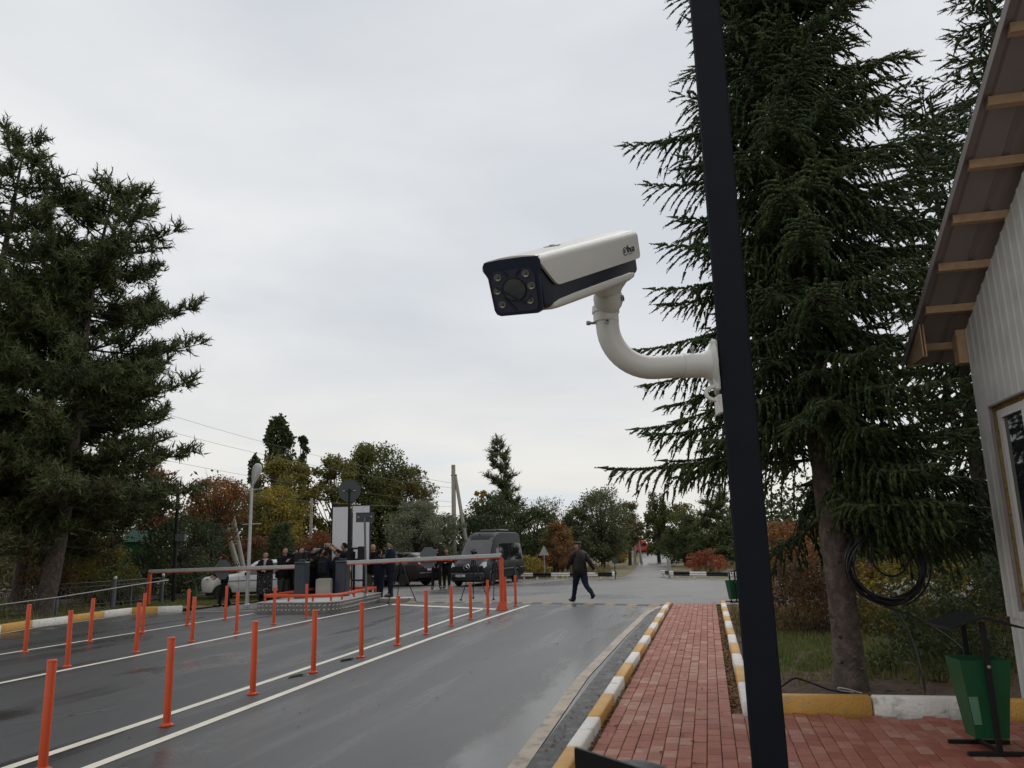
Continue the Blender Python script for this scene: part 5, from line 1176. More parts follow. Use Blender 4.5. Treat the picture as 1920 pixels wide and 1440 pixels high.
c_jean = cloth('dark_jeans', (.016, .021, .032)); c_sand = cloth('sand_trousers', (.20, .15, .105)); c_beige = cloth('beige_scarf', (.36, .29, .25)); c_shirt = cloth('pale_shirt', (.50, .52, .60)); c_speck = mat('speckled_skirt', (.010, .010, .013), .85, var=.2, col2=(.42, .41, .40), c2s=26, c2lo=.60, c2hi=.64)
c_shoe = mat('black_shoes', (.010, .010, .010), .35); c_maroon = mat('maroon_shoes', (.045, .010, .012), .45)
def person(label, pos, face, h=1.75, top=c_black, legs=c_black, shoe=c_shoe, hair='short', hairm=None, arms=None, legp=None, lean=0.0, headyaw=0.0, headpitch=0.0, build=1.0, extras=(), z=0.0, female=False):
    t = thing('person', label, 'person', (pos[0], pos[1], z), rad(face), 'people around the barriers'); sc = h / 1.76
    V3 = Vector
    legp = legp or ((2, 2, 3), (-2, 2, 3)); arms = arms or ((V3((.18, .05, -1)), V3((.06, -.22, -1))), (V3((-.18, .05, -1)), V3((-.06, -.22, -1))))
    P = {}; P['pel'] = V3((0, 0, .955)); ln = math.tan(rad(lean))
    def up(z_): return V3((0, -(z_ - .955) * ln, z_))
    P['bel'] = up(1.09); P['che'] = up(1.29); P['nb'] = up(1.455); P['nt'] = up(1.545) + V3((0, -.015, 0))
    sw = .158 if female else .178
    edges = [('pel', 'bel'), ('bel', 'che'), ('che', 'nb'), ('nb', 'nt')]
    build *= 1.18
    R = {'pel': .128 * build, 'bel': .126 * build, 'che': .142 * build, 'nb': .070, 'nt': .050}
    for k, sg in (('l', 1), ('r', -1)):
        a, kn, spl = legp[0 if k == 'l' else 1]
        hip = V3((sg * .088, 0, .90)); d1 = V3((sg * math.tan(rad(spl)), -math.sin(rad(a)), -math.cos(rad(a)))).normalized(); ke = hip + d1 * .425
        a2 = a - kn; d2 = V3((sg * math.tan(rad(spl * .5)), -math.sin(rad(a2)), -math.cos(rad(a2)))).normalized(); an = ke + d2 * .40
        a3 = max(-35, min(8, a2 * .9)); toe = an + V3((sg * .03, -math.cos(rad(a3)) * .15, -.045 + math.sin(rad(a3)) * .15)); heel = an + V3((0, .045, -.045))
        for n_, p, r_ in (('hip', hip, .098 * build), ('kne', ke, .062), ('ank', an, .042), ('toe', toe, .034), ('hee', heel, .036)): P[n_ + k] = p; R[n_ + k] = r_
        P['cal' + k] = ke * .68 + an * .32; R['cal' + k] = .060
        edges += [('pel', 'hip' + k), ('hip' + k, 'kne' + k), ('kne' + k, 'cal' + k), ('cal' + k, 'ank' + k), ('ank' + k, 'toe' + k), ('ank' + k, 'hee' + k)]
        shp = P['nb'] + V3((sg * sw, .01, -.045)); u1, u2 = [v.normalized() for v in arms[0 if k == 'l' else 1]]
        el = shp + u1 * .285; wr_ = el + u2 * .245
        for n_, p, r_ in (('sho', shp, .074), ('elb', el, .052), ('wri', wr_, .031)): P[n_ + k] = p; R[n_ + k] = r_
        edges += [('nb', 'sho' + k), ('sho' + k, 'elb' + k), ('elb' + k, 'wri' + k)]
        P['hd' + k] = u2
    low = min(P['ankl'].z, P['ankr'].z); dz = .088 - low
    for n_ in list(P):
        if not n_.startswith('hd'): P[n_] = (P[n_] + V3((0, 0, dz))) * sc
    names = [n_ for n_ in P if n_ in R]; ix = {n_: i for i, n_ in enumerate(names)}
    me = bpy.data.meshes.new('skeleton'); me.from_pydata([P[n_] for n_ in names], [(ix[a], ix[c]) for a, c in edges], [])
    ob = bpy.data.objects.new('skeleton', me); COL.objects.link(ob)
    ob.modifiers.new('Skin', 'SKIN'); sk = me.skin_vertices[0].data
    for n_ in names: sk[ix[n_]].radius = (R[n_] * sc * 1.10, R[n_] * sc * 1.10); sk[ix[n_]].use_root = (n_ == 'pel')
    ss = ob.modifiers.new('Sub', 'SUBSURF'); ss.levels = 1; ss.render_levels = 1
    dg = bpy.context.evaluated_depsgraph_get(); dg.update(); em = bpy.data.meshes.new_from_object(ob.evaluated_get(dg))
    bpy.data.objects.remove(ob)
    vs = [v.co.copy() for v in em.vertices]; ns = [v.normal.copy() for v in em.vertices]; fs = [tuple(p.vertices) for p in em.polygons]; bpy.data.meshes.remove(em)
    # the torso is wider than deep
    zt0, zt1 = P['pel'].z - .05, P['nb'].z + .04
    seg = [(P[a], P[c], a) for a, c in edges]
    def region(c):
        best = (9, None)
        for a, b_, n_ in seg:
            d = b_ - a; f = max(0, min(1, (c - a).dot(d) / max(1e-9, d.length_squared))); q = (c - a - d * f).length - R.get(n_, .05) * sc
            if q < best[0]: best = (q, n_)
        return best[1]
    reg = [region(sum((vs[i] for i in f), V3()) / len(f)) for f in fs]
    vreg = {}
    for f, r_ in zip(fs, reg):
        for i in f: vreg.setdefault(i, r_)
    for i, p in enumerate(vs):
        if vreg.get(i) in ('pel', 'bel', 'che') and zt0 < p.z < zt1: p.x *= 1.14; p.y = (p.y - 0) * .86 + (P['che'].y * .14 if lean else 0)
    mb = MB(); mb.add(vs, fs, 0)
    # head
    hy = Matrix.Rotation(rad(headyaw), 3, 'Z') @ Matrix.Rotation(rad(headpitch), 3, 'X'); hc = P['nt'] + V3((0, -.012, .098)) * sc
    hv = []; hf = []; nu, nv = 20, 16
    for i in range(nv + 1):
        th = math.pi * i / nv
        for j in range(nu):
            ph = 2 * math.pi * j / nu; x, y, zz = math.sin(th) * math.sin(ph), -math.sin(th) * math.cos(ph), math.cos(th)
            k = 1.0; jaw = max(0, -zz)
            X = x * .076 * (1 - .28 * jaw ** 1.5); Y = y * .096 * (1 - .10 * jaw); Z = zz * .118
            if y < -.3:
                if abs(x) < .28 and -.42 < zz < .12: Y -= .020 * (1 - abs(x) / .28) * (1 - abs(zz + .18) / .30 if abs(zz + .18) < .30 else 0)
                if .18 < abs(x) < .62 and 0 < zz < .22: Y += .008
                if zz > .22 and zz < .4: Y -= .004
                if abs(x) < .3 and zz < -.8: Y -= .010
            else: Y += .0
            if y > -.3: Z += .004
            hv.append(hc + hy @ V3((X, Y, Z)) * sc)
    for i in range(nv):
        for j in range(nu): hf.append((i * nu + j, i * nu + (j + 1) % nu, (i + 1) * nu + (j + 1) % nu, (i + 1) * nu + j))
    mb.add(hv, hf, 0)
    H = lambda x, y, zz: hc + hy @ V3((x, y, zz)) * sc
    for sx in (-1, 1):
        mb.ball(H(sx * .030, -.082, .012), tuple(np.array((.012, .008, .008)) * sc), 8, 5, 1); mb.ball(H(sx * .078, .004, -.006), tuple(np.array((.010, .020, .030)) * sc), 8, 6, 0)
        mb.ball(H(sx * .031, -.089, .030), tuple(np.array((.017, .006, .004)) * sc), 6, 4, 1)
    mb.ball(H(0, -.090, -.052), tuple(np.array((.022, .008, .006)) * sc), 8, 4, 2)
    # hands: palm, four fingers, a thumb
    for k, sg in (('l', 1), ('r', -1)):
        w_ = P['wri' + k]; d = P['hd' + k].normalized(); sd_ = V3((0, -1, 0)); sd_ = (sd_ - d * sd_.dot(d)); sd_ = sd_.normalized() if sd_.length > .1 else V3((1, 0, 0)); nn = d.cross(sd_) * sg
        M = Matrix((sd_, nn, d)).transposed(); mb.ball(w_ + d * .045 * sc, tuple(np.array((.040, .017, .055)) * sc), 10, 6, 0, M)
        for q, (o, L) in enumerate(((.028, .072), (.010, .080), (-.009, .075), (-.027, .058))):
            b0 = w_ + d * .075 * sc + sd_ * o * sc; m1 = b0 + (d * .55 + nn * -.12 * 1) .normalized() * L * .5 * sc; m2 = m1 + (d * .8 - nn * .55).normalized() * L * .5 * sc
            mb.tube([b0, m1, m2], [.0098 * sc, .0088 * sc, .0065 * sc], 6, mi=0)
        b0 = w_ + d * .03 * sc + sd_ * .032 * sc; mb.tube([b0, b0 + (d * .6 + sd_ * .7).normalized() * .035 * sc, b0 + (d * .9 + sd_ * .35).normalized() * .068 * sc], [.012 * sc, .0105 * sc, .007 * sc], 6, mi=0)
    mb.build('body', [m_skin, m_eye, m_lip], parent=t, smooth=80)
    # clothes follow the body a finger's width out
    rr_ = random.Random(hash(label) % 9999 if False else len(label) * 7 + int(pos[0] * 100))
    def garment(name, rset, m, off, zmin=-9, zmax=9):
        keep = [f for f, r_ in zip(fs, reg) if r_ in rset and zmin < sum(vs[i].z for i in f) / len(f) < zmax]
        used = sorted({i for f in keep for i in f}); mp = {i: k for k, i in enumerate(used)}; g = MB()
        g.add([vs[i] + ns[i] * (off + .006 * math.sin(vs[i].z * 46 + vs[i].x * 31 + rr_.random()) * (1 if off > .01 else 0)) * sc for i in used], [tuple(mp[i] for i in f) for f in keep]); return g.build(name, m, parent=t, smooth=60)
    garment('trousers', {'pel', 'hipl', 'hipr', 'knel', 'kner', 'call', 'calr'}, legs, .013, zmax=P['bel'].z - .02 * sc)
    garment('jacket', {'pel', 'bel', 'che', 'nb', 'shol', 'shor', 'elbl', 'elbr', 'hipl', 'hipr'}, top, .022, zmin=P['pel'].z - .12 * sc, zmax=P['nb'].z + .055 * sc)
    for k in 'lr':
        g = MB(); a = P['ank' + k]; to = P['toe' + k]; d = (to - a); d.z = 0; d = d.normalized(); pt = (P['toe' + k] - P['hee' + k]).normalized()
        M = frame_from(pt); c = (P['toe' + k] + P['hee' + k]) / 2 + V3((0, 0, .012)); g.ball(c + pt * .01, tuple(np.array((.046, .150, .046)) * sc), 12, 8, 0, M); g.ball(c + pt * -.07 * sc + V3((0, 0, .02)), tuple(np.array((.042, .062, .055)) * sc), 10, 6, 0, M)
        g.v = [(x, y, max(zz, c.z - .050 * sc)) for x, y, zz in g.v]; g.build('shoe', shoe, parent=t, smooth=60)
    # hair and hats
    def cap(r, lowz, back, m, name, top_only=False):
        g = MB(); vs_ = []; fs_ = []; nu2, nv2 = 20, 9
        for i in range(nv2 + 1):
            for j in range(nu2):
                ph = 2 * math.pi * j / nu2; fr = -math.cos(ph); lim = rad(lowz) if fr < -.35 else rad(lowz) + (rad(back) - rad(lowz)) * min(1, (fr + .35) / .8); th = lim * i / nv2
                vs_.append(H(.076 * r * math.sin(th) * math.sin(ph), -.096 * r * math.sin(th) * math.cos(ph) + .004, .118 * r * math.cos(th) + .003))
        for i in range(nv2):
            for j in range(nu2): fs_.append((i * nu2 + j, i * nu2 + (j + 1) % nu2, (i + 1) * nu2 + (j + 1) % nu2, (i + 1) * nu2 + j))
        g.add(vs_, fs_); return g.build(name, m, parent=t, smooth=70)
    hm = hairm or m_hair
    if hair == 'short': cap(1.07, 48, 112, hm, 'hair')
    elif hair == 'shaved': cap(1.01, 22, 100, mat('stubble', (.16, .10, .075), .6), 'hair')
    elif hair in ('long', 'bun'):
        cap(1.12, 55, 125, hm, 'hair')
        if hair == 'long':
            g = MB(); 
            for j in range(7):
                a = rad(40 + 280 * j / 6 + 0); x_, y_ = math.sin(a) * .078, math.cos(a) * -.075
                if abs(math.sin(a / 2)) < .3: continue
                g.tube([H(x_, y_ + .02, .02), H(x_ * 1.1, y_ + .02, -.10), H(x_ * 1.15, y_ + .0, -.20), H(x_ * .9, y_ - .02, -.29)], [.034 * sc, .040 * sc, .034 * sc, .012 * sc], 7)
            g.build('hair', hm, parent=t, smooth=70)
    elif hair == 'flatcap':
        cap(1.04, 30, 118, mat('grey_hair', (.05, .046, .042), .6), 'hair')
        g = MB(); g.ball(H(0, .000, .082), tuple(np.array((.098, .128, .046)) * sc), 18, 8, 0, hy); g.box(H(0, -.118, .062), tuple(np.array((.13, .075, .012)) * sc), ch=.004 * sc, M=hy @ Matrix.Rotation(.2, 3, 'X')); g.build('cap', mat('dark_cap', (.020, .019, .018), .7), parent=t, smooth=50)
    elif hair == 'policecap':
        cap(1.05, 40, 112, hm, 'hair'); mc = c_black
        g = MB(); g.ball(H(0, .0, .100), tuple(np.array((.118, .132, .036)) * sc), 18, 8, 0, hy); g.ball(H(0, 0, .066), tuple(np.array((.086, .104, .035)) * sc), 16, 6, 0, hy); g.box(H(0, -.112, .050), tuple(np.array((.13, .06, .010)) * sc), ch=.003, M=hy @ Matrix.Rotation(.35, 3, 'X')); ct = g.build('cap', mc, parent=t, smooth=50)
        g = MB(); g.ball(H(0, -.108, .098), tuple(np.array((.022, .010, .024)) * sc), 8, 5, 0, hy); g.build('badge', mat('cap_badge', (.45, .40, .16), .3, metal=.4), parent=t)
    # extras in the person's own frame
    for ex in extras:
        kind = ex[0]
        if kind == 'scarf':
            g = MB(); c = P['nb'] + V3((0, -.005, .045)) * sc; g.tube([c + V3((.085 * math.cos(a), .080 * math.sin(a), .012 * math.sin(2 * a))) * sc for a in [2 * math.pi * i / 20 for i in range(20)]], .036 * sc, 8, closed=True); g.tube([c + V3((.02, -.09, -.01)) * sc, c + V3((.01, -.16, -.08)) * sc, c + V3((.0, -.172, -.20)) * sc], [.04 * sc, .045 * sc, .03 * sc], 8); g.build('scarf', ex[1], parent=t, smooth=70)
        elif kind == 'coat':                         # skirt of a coat or dress, flaring from the waist
            z0, z1, w0, w1 = P['bel'].z, ex[2] * sc, .185 * sc * build, ex[3] * sc; vs_ = []; fs_ = []; n = 28; L = 8
            for i in range(L + 1):
                f = i / L
                for j in range(n):
                    a = 2 * math.pi * j / n; r_ = w0 + (w1 - w0) * f + .012 * f * math.sin(7 * a + pos[0]); vs_.append((r_ * math.cos(a), r_ * .74 * math.sin(a), z0 + (z1 - z0) * f))
            for i in range(L):
                for j in range(n): fs_.append((i * n + j, (i + 1) * n + j, (i + 1) * n + (j + 1) % n, i * n + (j + 1) % n))
            g = MB(); g.add(vs_, fs_); g.build('skirt' if len(ex) > 4 else 'coat_skirt', ex[1], parent=t, smooth=70)
        elif kind == 'shirt':                        # open collar showing the shirt front
            g = MB(); y_ = -.150 * sc * build; c = P['nb']
            g.add([c + V3((-.035, -.075, .05)) * sc, c + V3((.035, -.075, .05)) * sc, c + V3((.052, -.120, -.03)) * sc, c + V3((.012, -.152, -.30)) * sc, c + V3((-.012, -.152, -.30)) * sc, c + V3((-.052, -.120, -.03)) * sc], [(0, 5, 4, 3, 2, 1)])
            g.tube([c + V3((.072 * math.cos(a), .062 * math.sin(a) - .012, .060)) * sc for a in [2 * math.pi * i / 18 for i in range(18)]], .018 * sc, 6, closed=True); g.build('shirt', ex[1], parent=t, smooth=30)
        elif kind == 'backpack':
            g = MB(); c = (P['che'] + P['bel']) / 2 + V3((0, .215, .02)) * sc; g.box(c, (.30 * sc, .17 * sc, .44 * sc), ch=.05 * sc); g.box(c + V3((0, .09, -.07)) * sc, (.22 * sc, .06 * sc, .2 * sc), ch=.025 * sc)
            for sx in (-1, 1): g.tube([P['nb'] + V3((sx * .10, .10, -.02)) * sc, P['nb'] + V3((sx * .11, -.02, .035)) * sc, P['che'] + V3((sx * .115, -.135, .02)) * sc, P['bel'] + V3((sx * .15, -.02, .0)) * sc], .018 * sc, 6)
            g.build('backpack', ex[1], parent=t, smooth=30)
        elif kind == 'hem':
            g = MB(); c = P['pel']; g.tube([c + V3((.155 * math.cos(a), .125 * math.sin(a), -.09 + .02 * math.sin(3 * a))) * sc for a in [2 * math.pi * i / 18 for i in range(18)]], .026 * sc, 6, closed=True); g.build('shirt_hem', ex[1], parent=t, smooth=60)
        elif kind == 'bag':
            g = MB(); c = P['pel'] + V3((ex[2] * .21, .0, -.02)) * sc; g.box(c, (.10 * sc, .26 * sc, .22 * sc), ch=.03 * sc); g.tube([c + V3((0, 0, .1)) * sc, P['che'] + V3((ex[2] * .10, -.16, 0)) * sc, P['nb'] + V3((-ex[2] * .09, -.03, .05)) * sc], .011 * sc, 5); g.build('shoulder_bag', ex[1], parent=t, smooth=30)
    return t, P, sc
v = Vector
HOLD = ((v((.30, -.35, -.85)), v((-.35, -.75, .72))), (v((-.30, -.35, -.85)), v((.35, -.75, .72))))       # hands up at the face
CROSS = ((v((.22, -.25, -1)), v((-.75, -.75, .05))), (v((-.22, -.25, -1)), v((.75, -.75, .0))))
ARMUP = ((v((.35, -.75, .35)), v((-.15, -.75, .65))), (v((-.35, -.75, .30)), v((.15, -.75, .65))))
person('man in brown leather jacket and flat cap walking across the speed bump', (1.84, 23.55), 180 + 28, 1.76, top=c_leather, legs=c_navy, hair='flatcap', headyaw=48, lean=3, build=1.12, z=.006,
       legp=((20, 4, 1), (-22, 34, 1)), arms=((v((.25, -.55, -1)), v((.05, -.75, -.75))), (v((-.45, .55, -1)), v((-.45, .35, -1)))))
person('woman with long reddish hair bending her head in front of the white car', (-9.40, 25.9), -55, 1.66, top=c_black, legs=c_black, shoe=c_maroon, hair='long', hairm=m_hairr, headpitch=38, lean=7, build=.86, female=True, z=.0,
       legp=((14, 4, 2), (-12, 6, 2)), arms=((v((.18, -.2, -1)), v((-.1, -.8, -.5))), (v((-.18, -.1, -1)), v((.1, -.8, -.35)))), extras=(('hem', c_shirt),))
person('woman in black coat, speckled skirt and pale scarf beside the street lamp', (-7.98, 25.5), 8, 1.68, top=c_black, legs=c_black, hair='short', build=1.18, female=True, arms=CROSS, extras=(('scarf', c_beige), ('coat', c_speck, .40, .255), ('coat', c_black, .66, .235)))
person('man in black jacket and grey trousers right of the woman with the scarf', (-7.52, 25.95), 62, 1.80, top=c_black, legs=c_grey, hair='short', build=1.1, arms=HOLD, headpitch=-6, extras=(('bag', c_black, -1),))
person('short man in a dark cap peering out between two photographers', (-7.30, 26.9), 10, 1.70, top=c_char, legs=c_jean, hair='flatcap', arms=HOLD)
person('photographer in an olive black jacket and khaki trousers at the left cabinet', (-6.98, 25.85), 72, 1.80, top=c_olive, legs=c_khaki, hair='short', build=1.12, arms=HOLD, extras=())
person('man in dark clothes behind the cabinet with a video camera on his shoulder', (-6.55, 27.0), 80, 1.74, top=c_char, legs=c_jean, hair='short', arms=HOLD)
person('bare headed cameraman with a pink face looking into the big video camera', (-6.02, 26.9), -75, 1.74, top=c_navy, legs=c_black, hair='shaved', arms=HOLD, build=1.05)
person('man with a backpack seen from behind next to the grey control box', (-6.18, 25.95), 165, 1.66, top=c_navy, legs=c_black, hair='short', arms=CROSS, extras=(('backpack', c_char),))
person('tall man in navy jacket raising both arms left of the billboard', (-5.62, 26.25), -92, 1.90, top=c_navy, legs=c_char, hair='short', build=1.1, arms=ARMUP, headyaw=-10)
person('woman in a dark hood behind the photographer in khaki trousers', (-7.15, 27.6), 20, 1.66, top=c_char, legs=c_black, hair='bun', arms=CROSS, female=True, build=1.1)
person('stocky man in black between the far cabinet and the backpack man', (-6.42, 26.35), 120, 1.74, top=c_black, legs=c_black, hair='short', arms=CROSS, build=1.2)
person('man in charcoal behind the tall man with raised arms', (-5.9, 27.6), -60, 1.76, top=c_char, legs=c_black, hair='short', arms=HOLD, build=1.1)
person('young man in a dark green jacket between the woman with the scarf and the cabinet', (-7.22, 26.3), 40, 1.74, top=cloth('dark_green_cloth', (.014, .020, .017)), legs=c_black, hair='short', arms=CROSS, build=1.12)
person('broad man in black close behind the far cabinet, looking right', (-6.75, 26.5), 75, 1.78, top=c_black, legs=c_black, hair='short', arms=CROSS, build=1.2)
person('man in black with bent head between the box and the billboard', (-5.75, 25.9), -110, 1.70, top=c_black, legs=c_jean, hair='short', arms=CROSS, build=1.15, headpitch=20)
person('man in a dark coat half hidden behind the left edge of the billboard', (-6.28, 27.9), 30, 1.72, top=c_black, legs=c_jean, hair='short', arms=CROSS)
person('bald man in sunglasses and black sweater right of the billboard', (-4.98, 27.9), -20, 1.84, top=c_black, legs=c_sand, hair='shaved', arms=CROSS, headyaw=-30)
person('short dark haired person with turned back facing the man in the suit', (-4.62, 27.0), 150, 1.66, top=c_navy, legs=c_jean, hair='short', arms=CROSS, build=1.05)
person('man in a navy suit with an open white collar standing on the low slab', (-4.17, 26.55), -62, 1.80, top=c_navy, legs=c_navy, hair='short', headpitch=22, z=.125, arms=CROSS, extras=(('shirt', c_shirt),))
person('police officer in a peaked cap with a badge, left of the two by the van', (-3.36, 33.6), 5, 1.72, top=c_black, legs=c_black, hair='policecap', build=1.05, legp=((3, 1, 7), (-2, 1, 7)), arms=((v((.30, .1, -1)), v((-.55, -.5, -.6))), (v((-.30, .1, -1)), v((.55, -.5, -.6)))))
person('bare headed officer in black leaning by the front corner of the van', (-2.96, 33.95), -8, 1.62, top=c_black, legs=c_black, hair='short', build=1.12, arms=CROSS)
# what they hold: things of their own
def held_camera(x, y, z, rz, label): videocam(x, y, z, rad(rz), label, 1.0, 'cameras held up by the press')
held_camera(-7.27, 25.82, 1.50, 62, 'black camera held at the face of the man with grey trousers'); held_camera(-6.70, 25.75, 1.51, 72, 'black camera held at the face of the photographer in khaki trousers')
t = thing('video_camera', 'large professional video camera on the shoulder above the grey cabinet', 'video camera', (-6.28, 26.85, 1.62), rad(-78)); t.scale = (1.25, 1.25, 1.25)
b = MB(); b.box((0, .05, .05), (.13, .42, .20), ch=.03); b.box((0, .30, .06), (.12, .12, .16), ch=.02); b.build('body', m_black, parent=t, smooth=30)
b = MB(); b.lathe([(.055, 0), (.055, .20), (.075, .21), (.08, .30), (.07, .30), (.06, .24)], 16, (0, -.14, .06), 0, Matrix.Rotation(rad(90), 3, 'X')); b.build('lens', m_grey, parent=t)
b = MB(); b.tube([(0, -.12, .15), (0, -.12, .22), (0, .2, .22), (0, .2, .15)], .018, 6); b.build('handle', m_lightgrey, parent=t); b = MB(); b.box((-.13, -.05, .12), (.12, .1, .07), ch=.012); b.build('viewfinder', m_grey, parent=t, smooth=0)
t = thing('smartphone', 'phone in a white case held up by the tall man', 'phone', (-6.08, 26.2, 1.72), rad(20)); b = MB(); b.box((0, 0, .075), (.075, .010, .15), ch=.004); b.build('case', m_white, parent=t, smooth=0); b = MB(); b.box((0, -.0062, .075), (.066, .002, .138)); b.build('screen', m_vglass, parent=t, smooth=0)
# ---------------------------------------------------------------- trees and plants
def needle_shoots(O, D, L, m, name, parent, nn=14, length=.2, spread=.9, width=.05, seed=0, kind='stuff', fwd=.8, core=.09):
    """O origins, D directions, L lengths (numpy): every shoot a brush of thin needles along its axis"""
    r = np.random.default_rng(seed); n = len(O)
    D = D / np.linalg.norm(D, axis=1, keepdims=True)
    up = np.where(np.abs(D[:, 2:3]) > .95, np.array([[1., 0, 0]]), np.array([[0, 0, 1.]]))
    A = np.cross(D, up); A /= np.linalg.norm(A, axis=1, keepdims=True); B = np.cross(D, A)
    t = np.tile(np.linspace(0.0, 1.0, nn), (n, 1)) + r.uniform(-.04, .04, (n, nn)); ph = r.uniform(0, 6.283, (n, 1)) + np.arange(nn) * 2.4 + r.uniform(-.4, .4, (n, nn))
    ln = length * r.uniform(.8, 1.2, (n, nn)) * (1 - .25 * t)
    base = O[:, None, :] + D[:, None, :] * (t * L[:, None])[..., None]
    rad_ = A[:, None, :] * np.cos(ph)[..., None] + B[:, None, :] * np.sin(ph)[..., None]
    nd = rad_ * spread + D[:, None, :] * fwd; nd /= np.linalg.norm(nd, axis=2, keepdims=True)
    tip = base + nd * (ln * L[:, None])[..., None]
    side = np.cross(nd, rad_ + .3 * D[:, None, :]); side /= np.linalg.norm(side, axis=2, keepdims=True) + 1e-9
    w = (width * L)[:, None, None]
    V = np.stack([base + side * w - nd * .02, base - side * w - nd * .02, tip], axis=2).reshape(-1, 3)
    F = np.arange(len(V)).reshape(-1, 3)
    # the dense inner part of each shoot: a slim spindle along its axis
    cr = (core * L)[:, None] * r.uniform(.75, 1.2, (n, 1)); tipc = O + D * (L * 1.04)[:, None]
    C_ = np.stack([O + D * (L * .12)[:, None] + (A * math.cos(q) + B * math.sin(q)) * cr for q in (0, 2.094, 4.189)] + [tipc], axis=1).reshape(-1, 3)
    b0 = np.arange(n)[:, None] * 4 + len(V)
    F = np.concatenate([F] + [b0 + np.array([q]) for q in ((3, 0, 1), (3, 1, 2), (3, 2, 0))]); V = np.concatenate([V, C_])
    return npmesh(name, V, F, m, parent, kind)
def leaf_cloud(C, S, N, size, m, name, parent, seed=0, droop=0.0, aspect=.7, kind='stuff'):
    """C clump centres, S clump radii (n,3), N leaves per clump: leaf quads spread through every clump"""
    r = np.random.default_rng(seed); C = np.repeat(C, N, axis=0); S = np.repeat(S, N, axis=0); n = len(C)
    u = r.normal(0, 1, (n, 3)); u /= np.linalg.norm(u, axis=1, keepdims=True); P = C + u * S * (r.uniform(0.05, 1, (n, 1)) ** .5)
    d = r.normal(0, 1, (n, 3)); d[:, 2] -= droop; d /= np.linalg.norm(d, axis=1, keepdims=True); e_ = r.normal(0, 1, (n, 3)); s_ = np.cross(d, e_); s_ /= np.linalg.norm(s_, axis=1, keepdims=True)
    l = size * r.uniform(.6, 1.3, (n, 1)); V = np.stack([P, P + d * l * .5 + s_ * l * aspect * .5, P + d * l, P + d * l * .5 - s_ * l * aspect * .5], axis=1).reshape(-1, 3)
    return npmesh(name, V, np.arange(4 * n).reshape(-1, 4), m, parent, kind)
lm_spruce = leafmat('spruce_needles', [(.026, .044, .020), (.042, .070, .028), (.070, .100, .036), (.115, .135, .045)], .6, .10)
lm_pine = leafmat('pine_needles', [(.040, .058, .020), (.062, .084, .028), (.088, .106, .036), (.130, .128, .050)], .6, .10)
lm_pined = leafmat('dying_pine_needles', [(.07, .055, .028), (.10, .07, .034), (.06, .068, .03), (.14, .09, .04)], .7, .10)
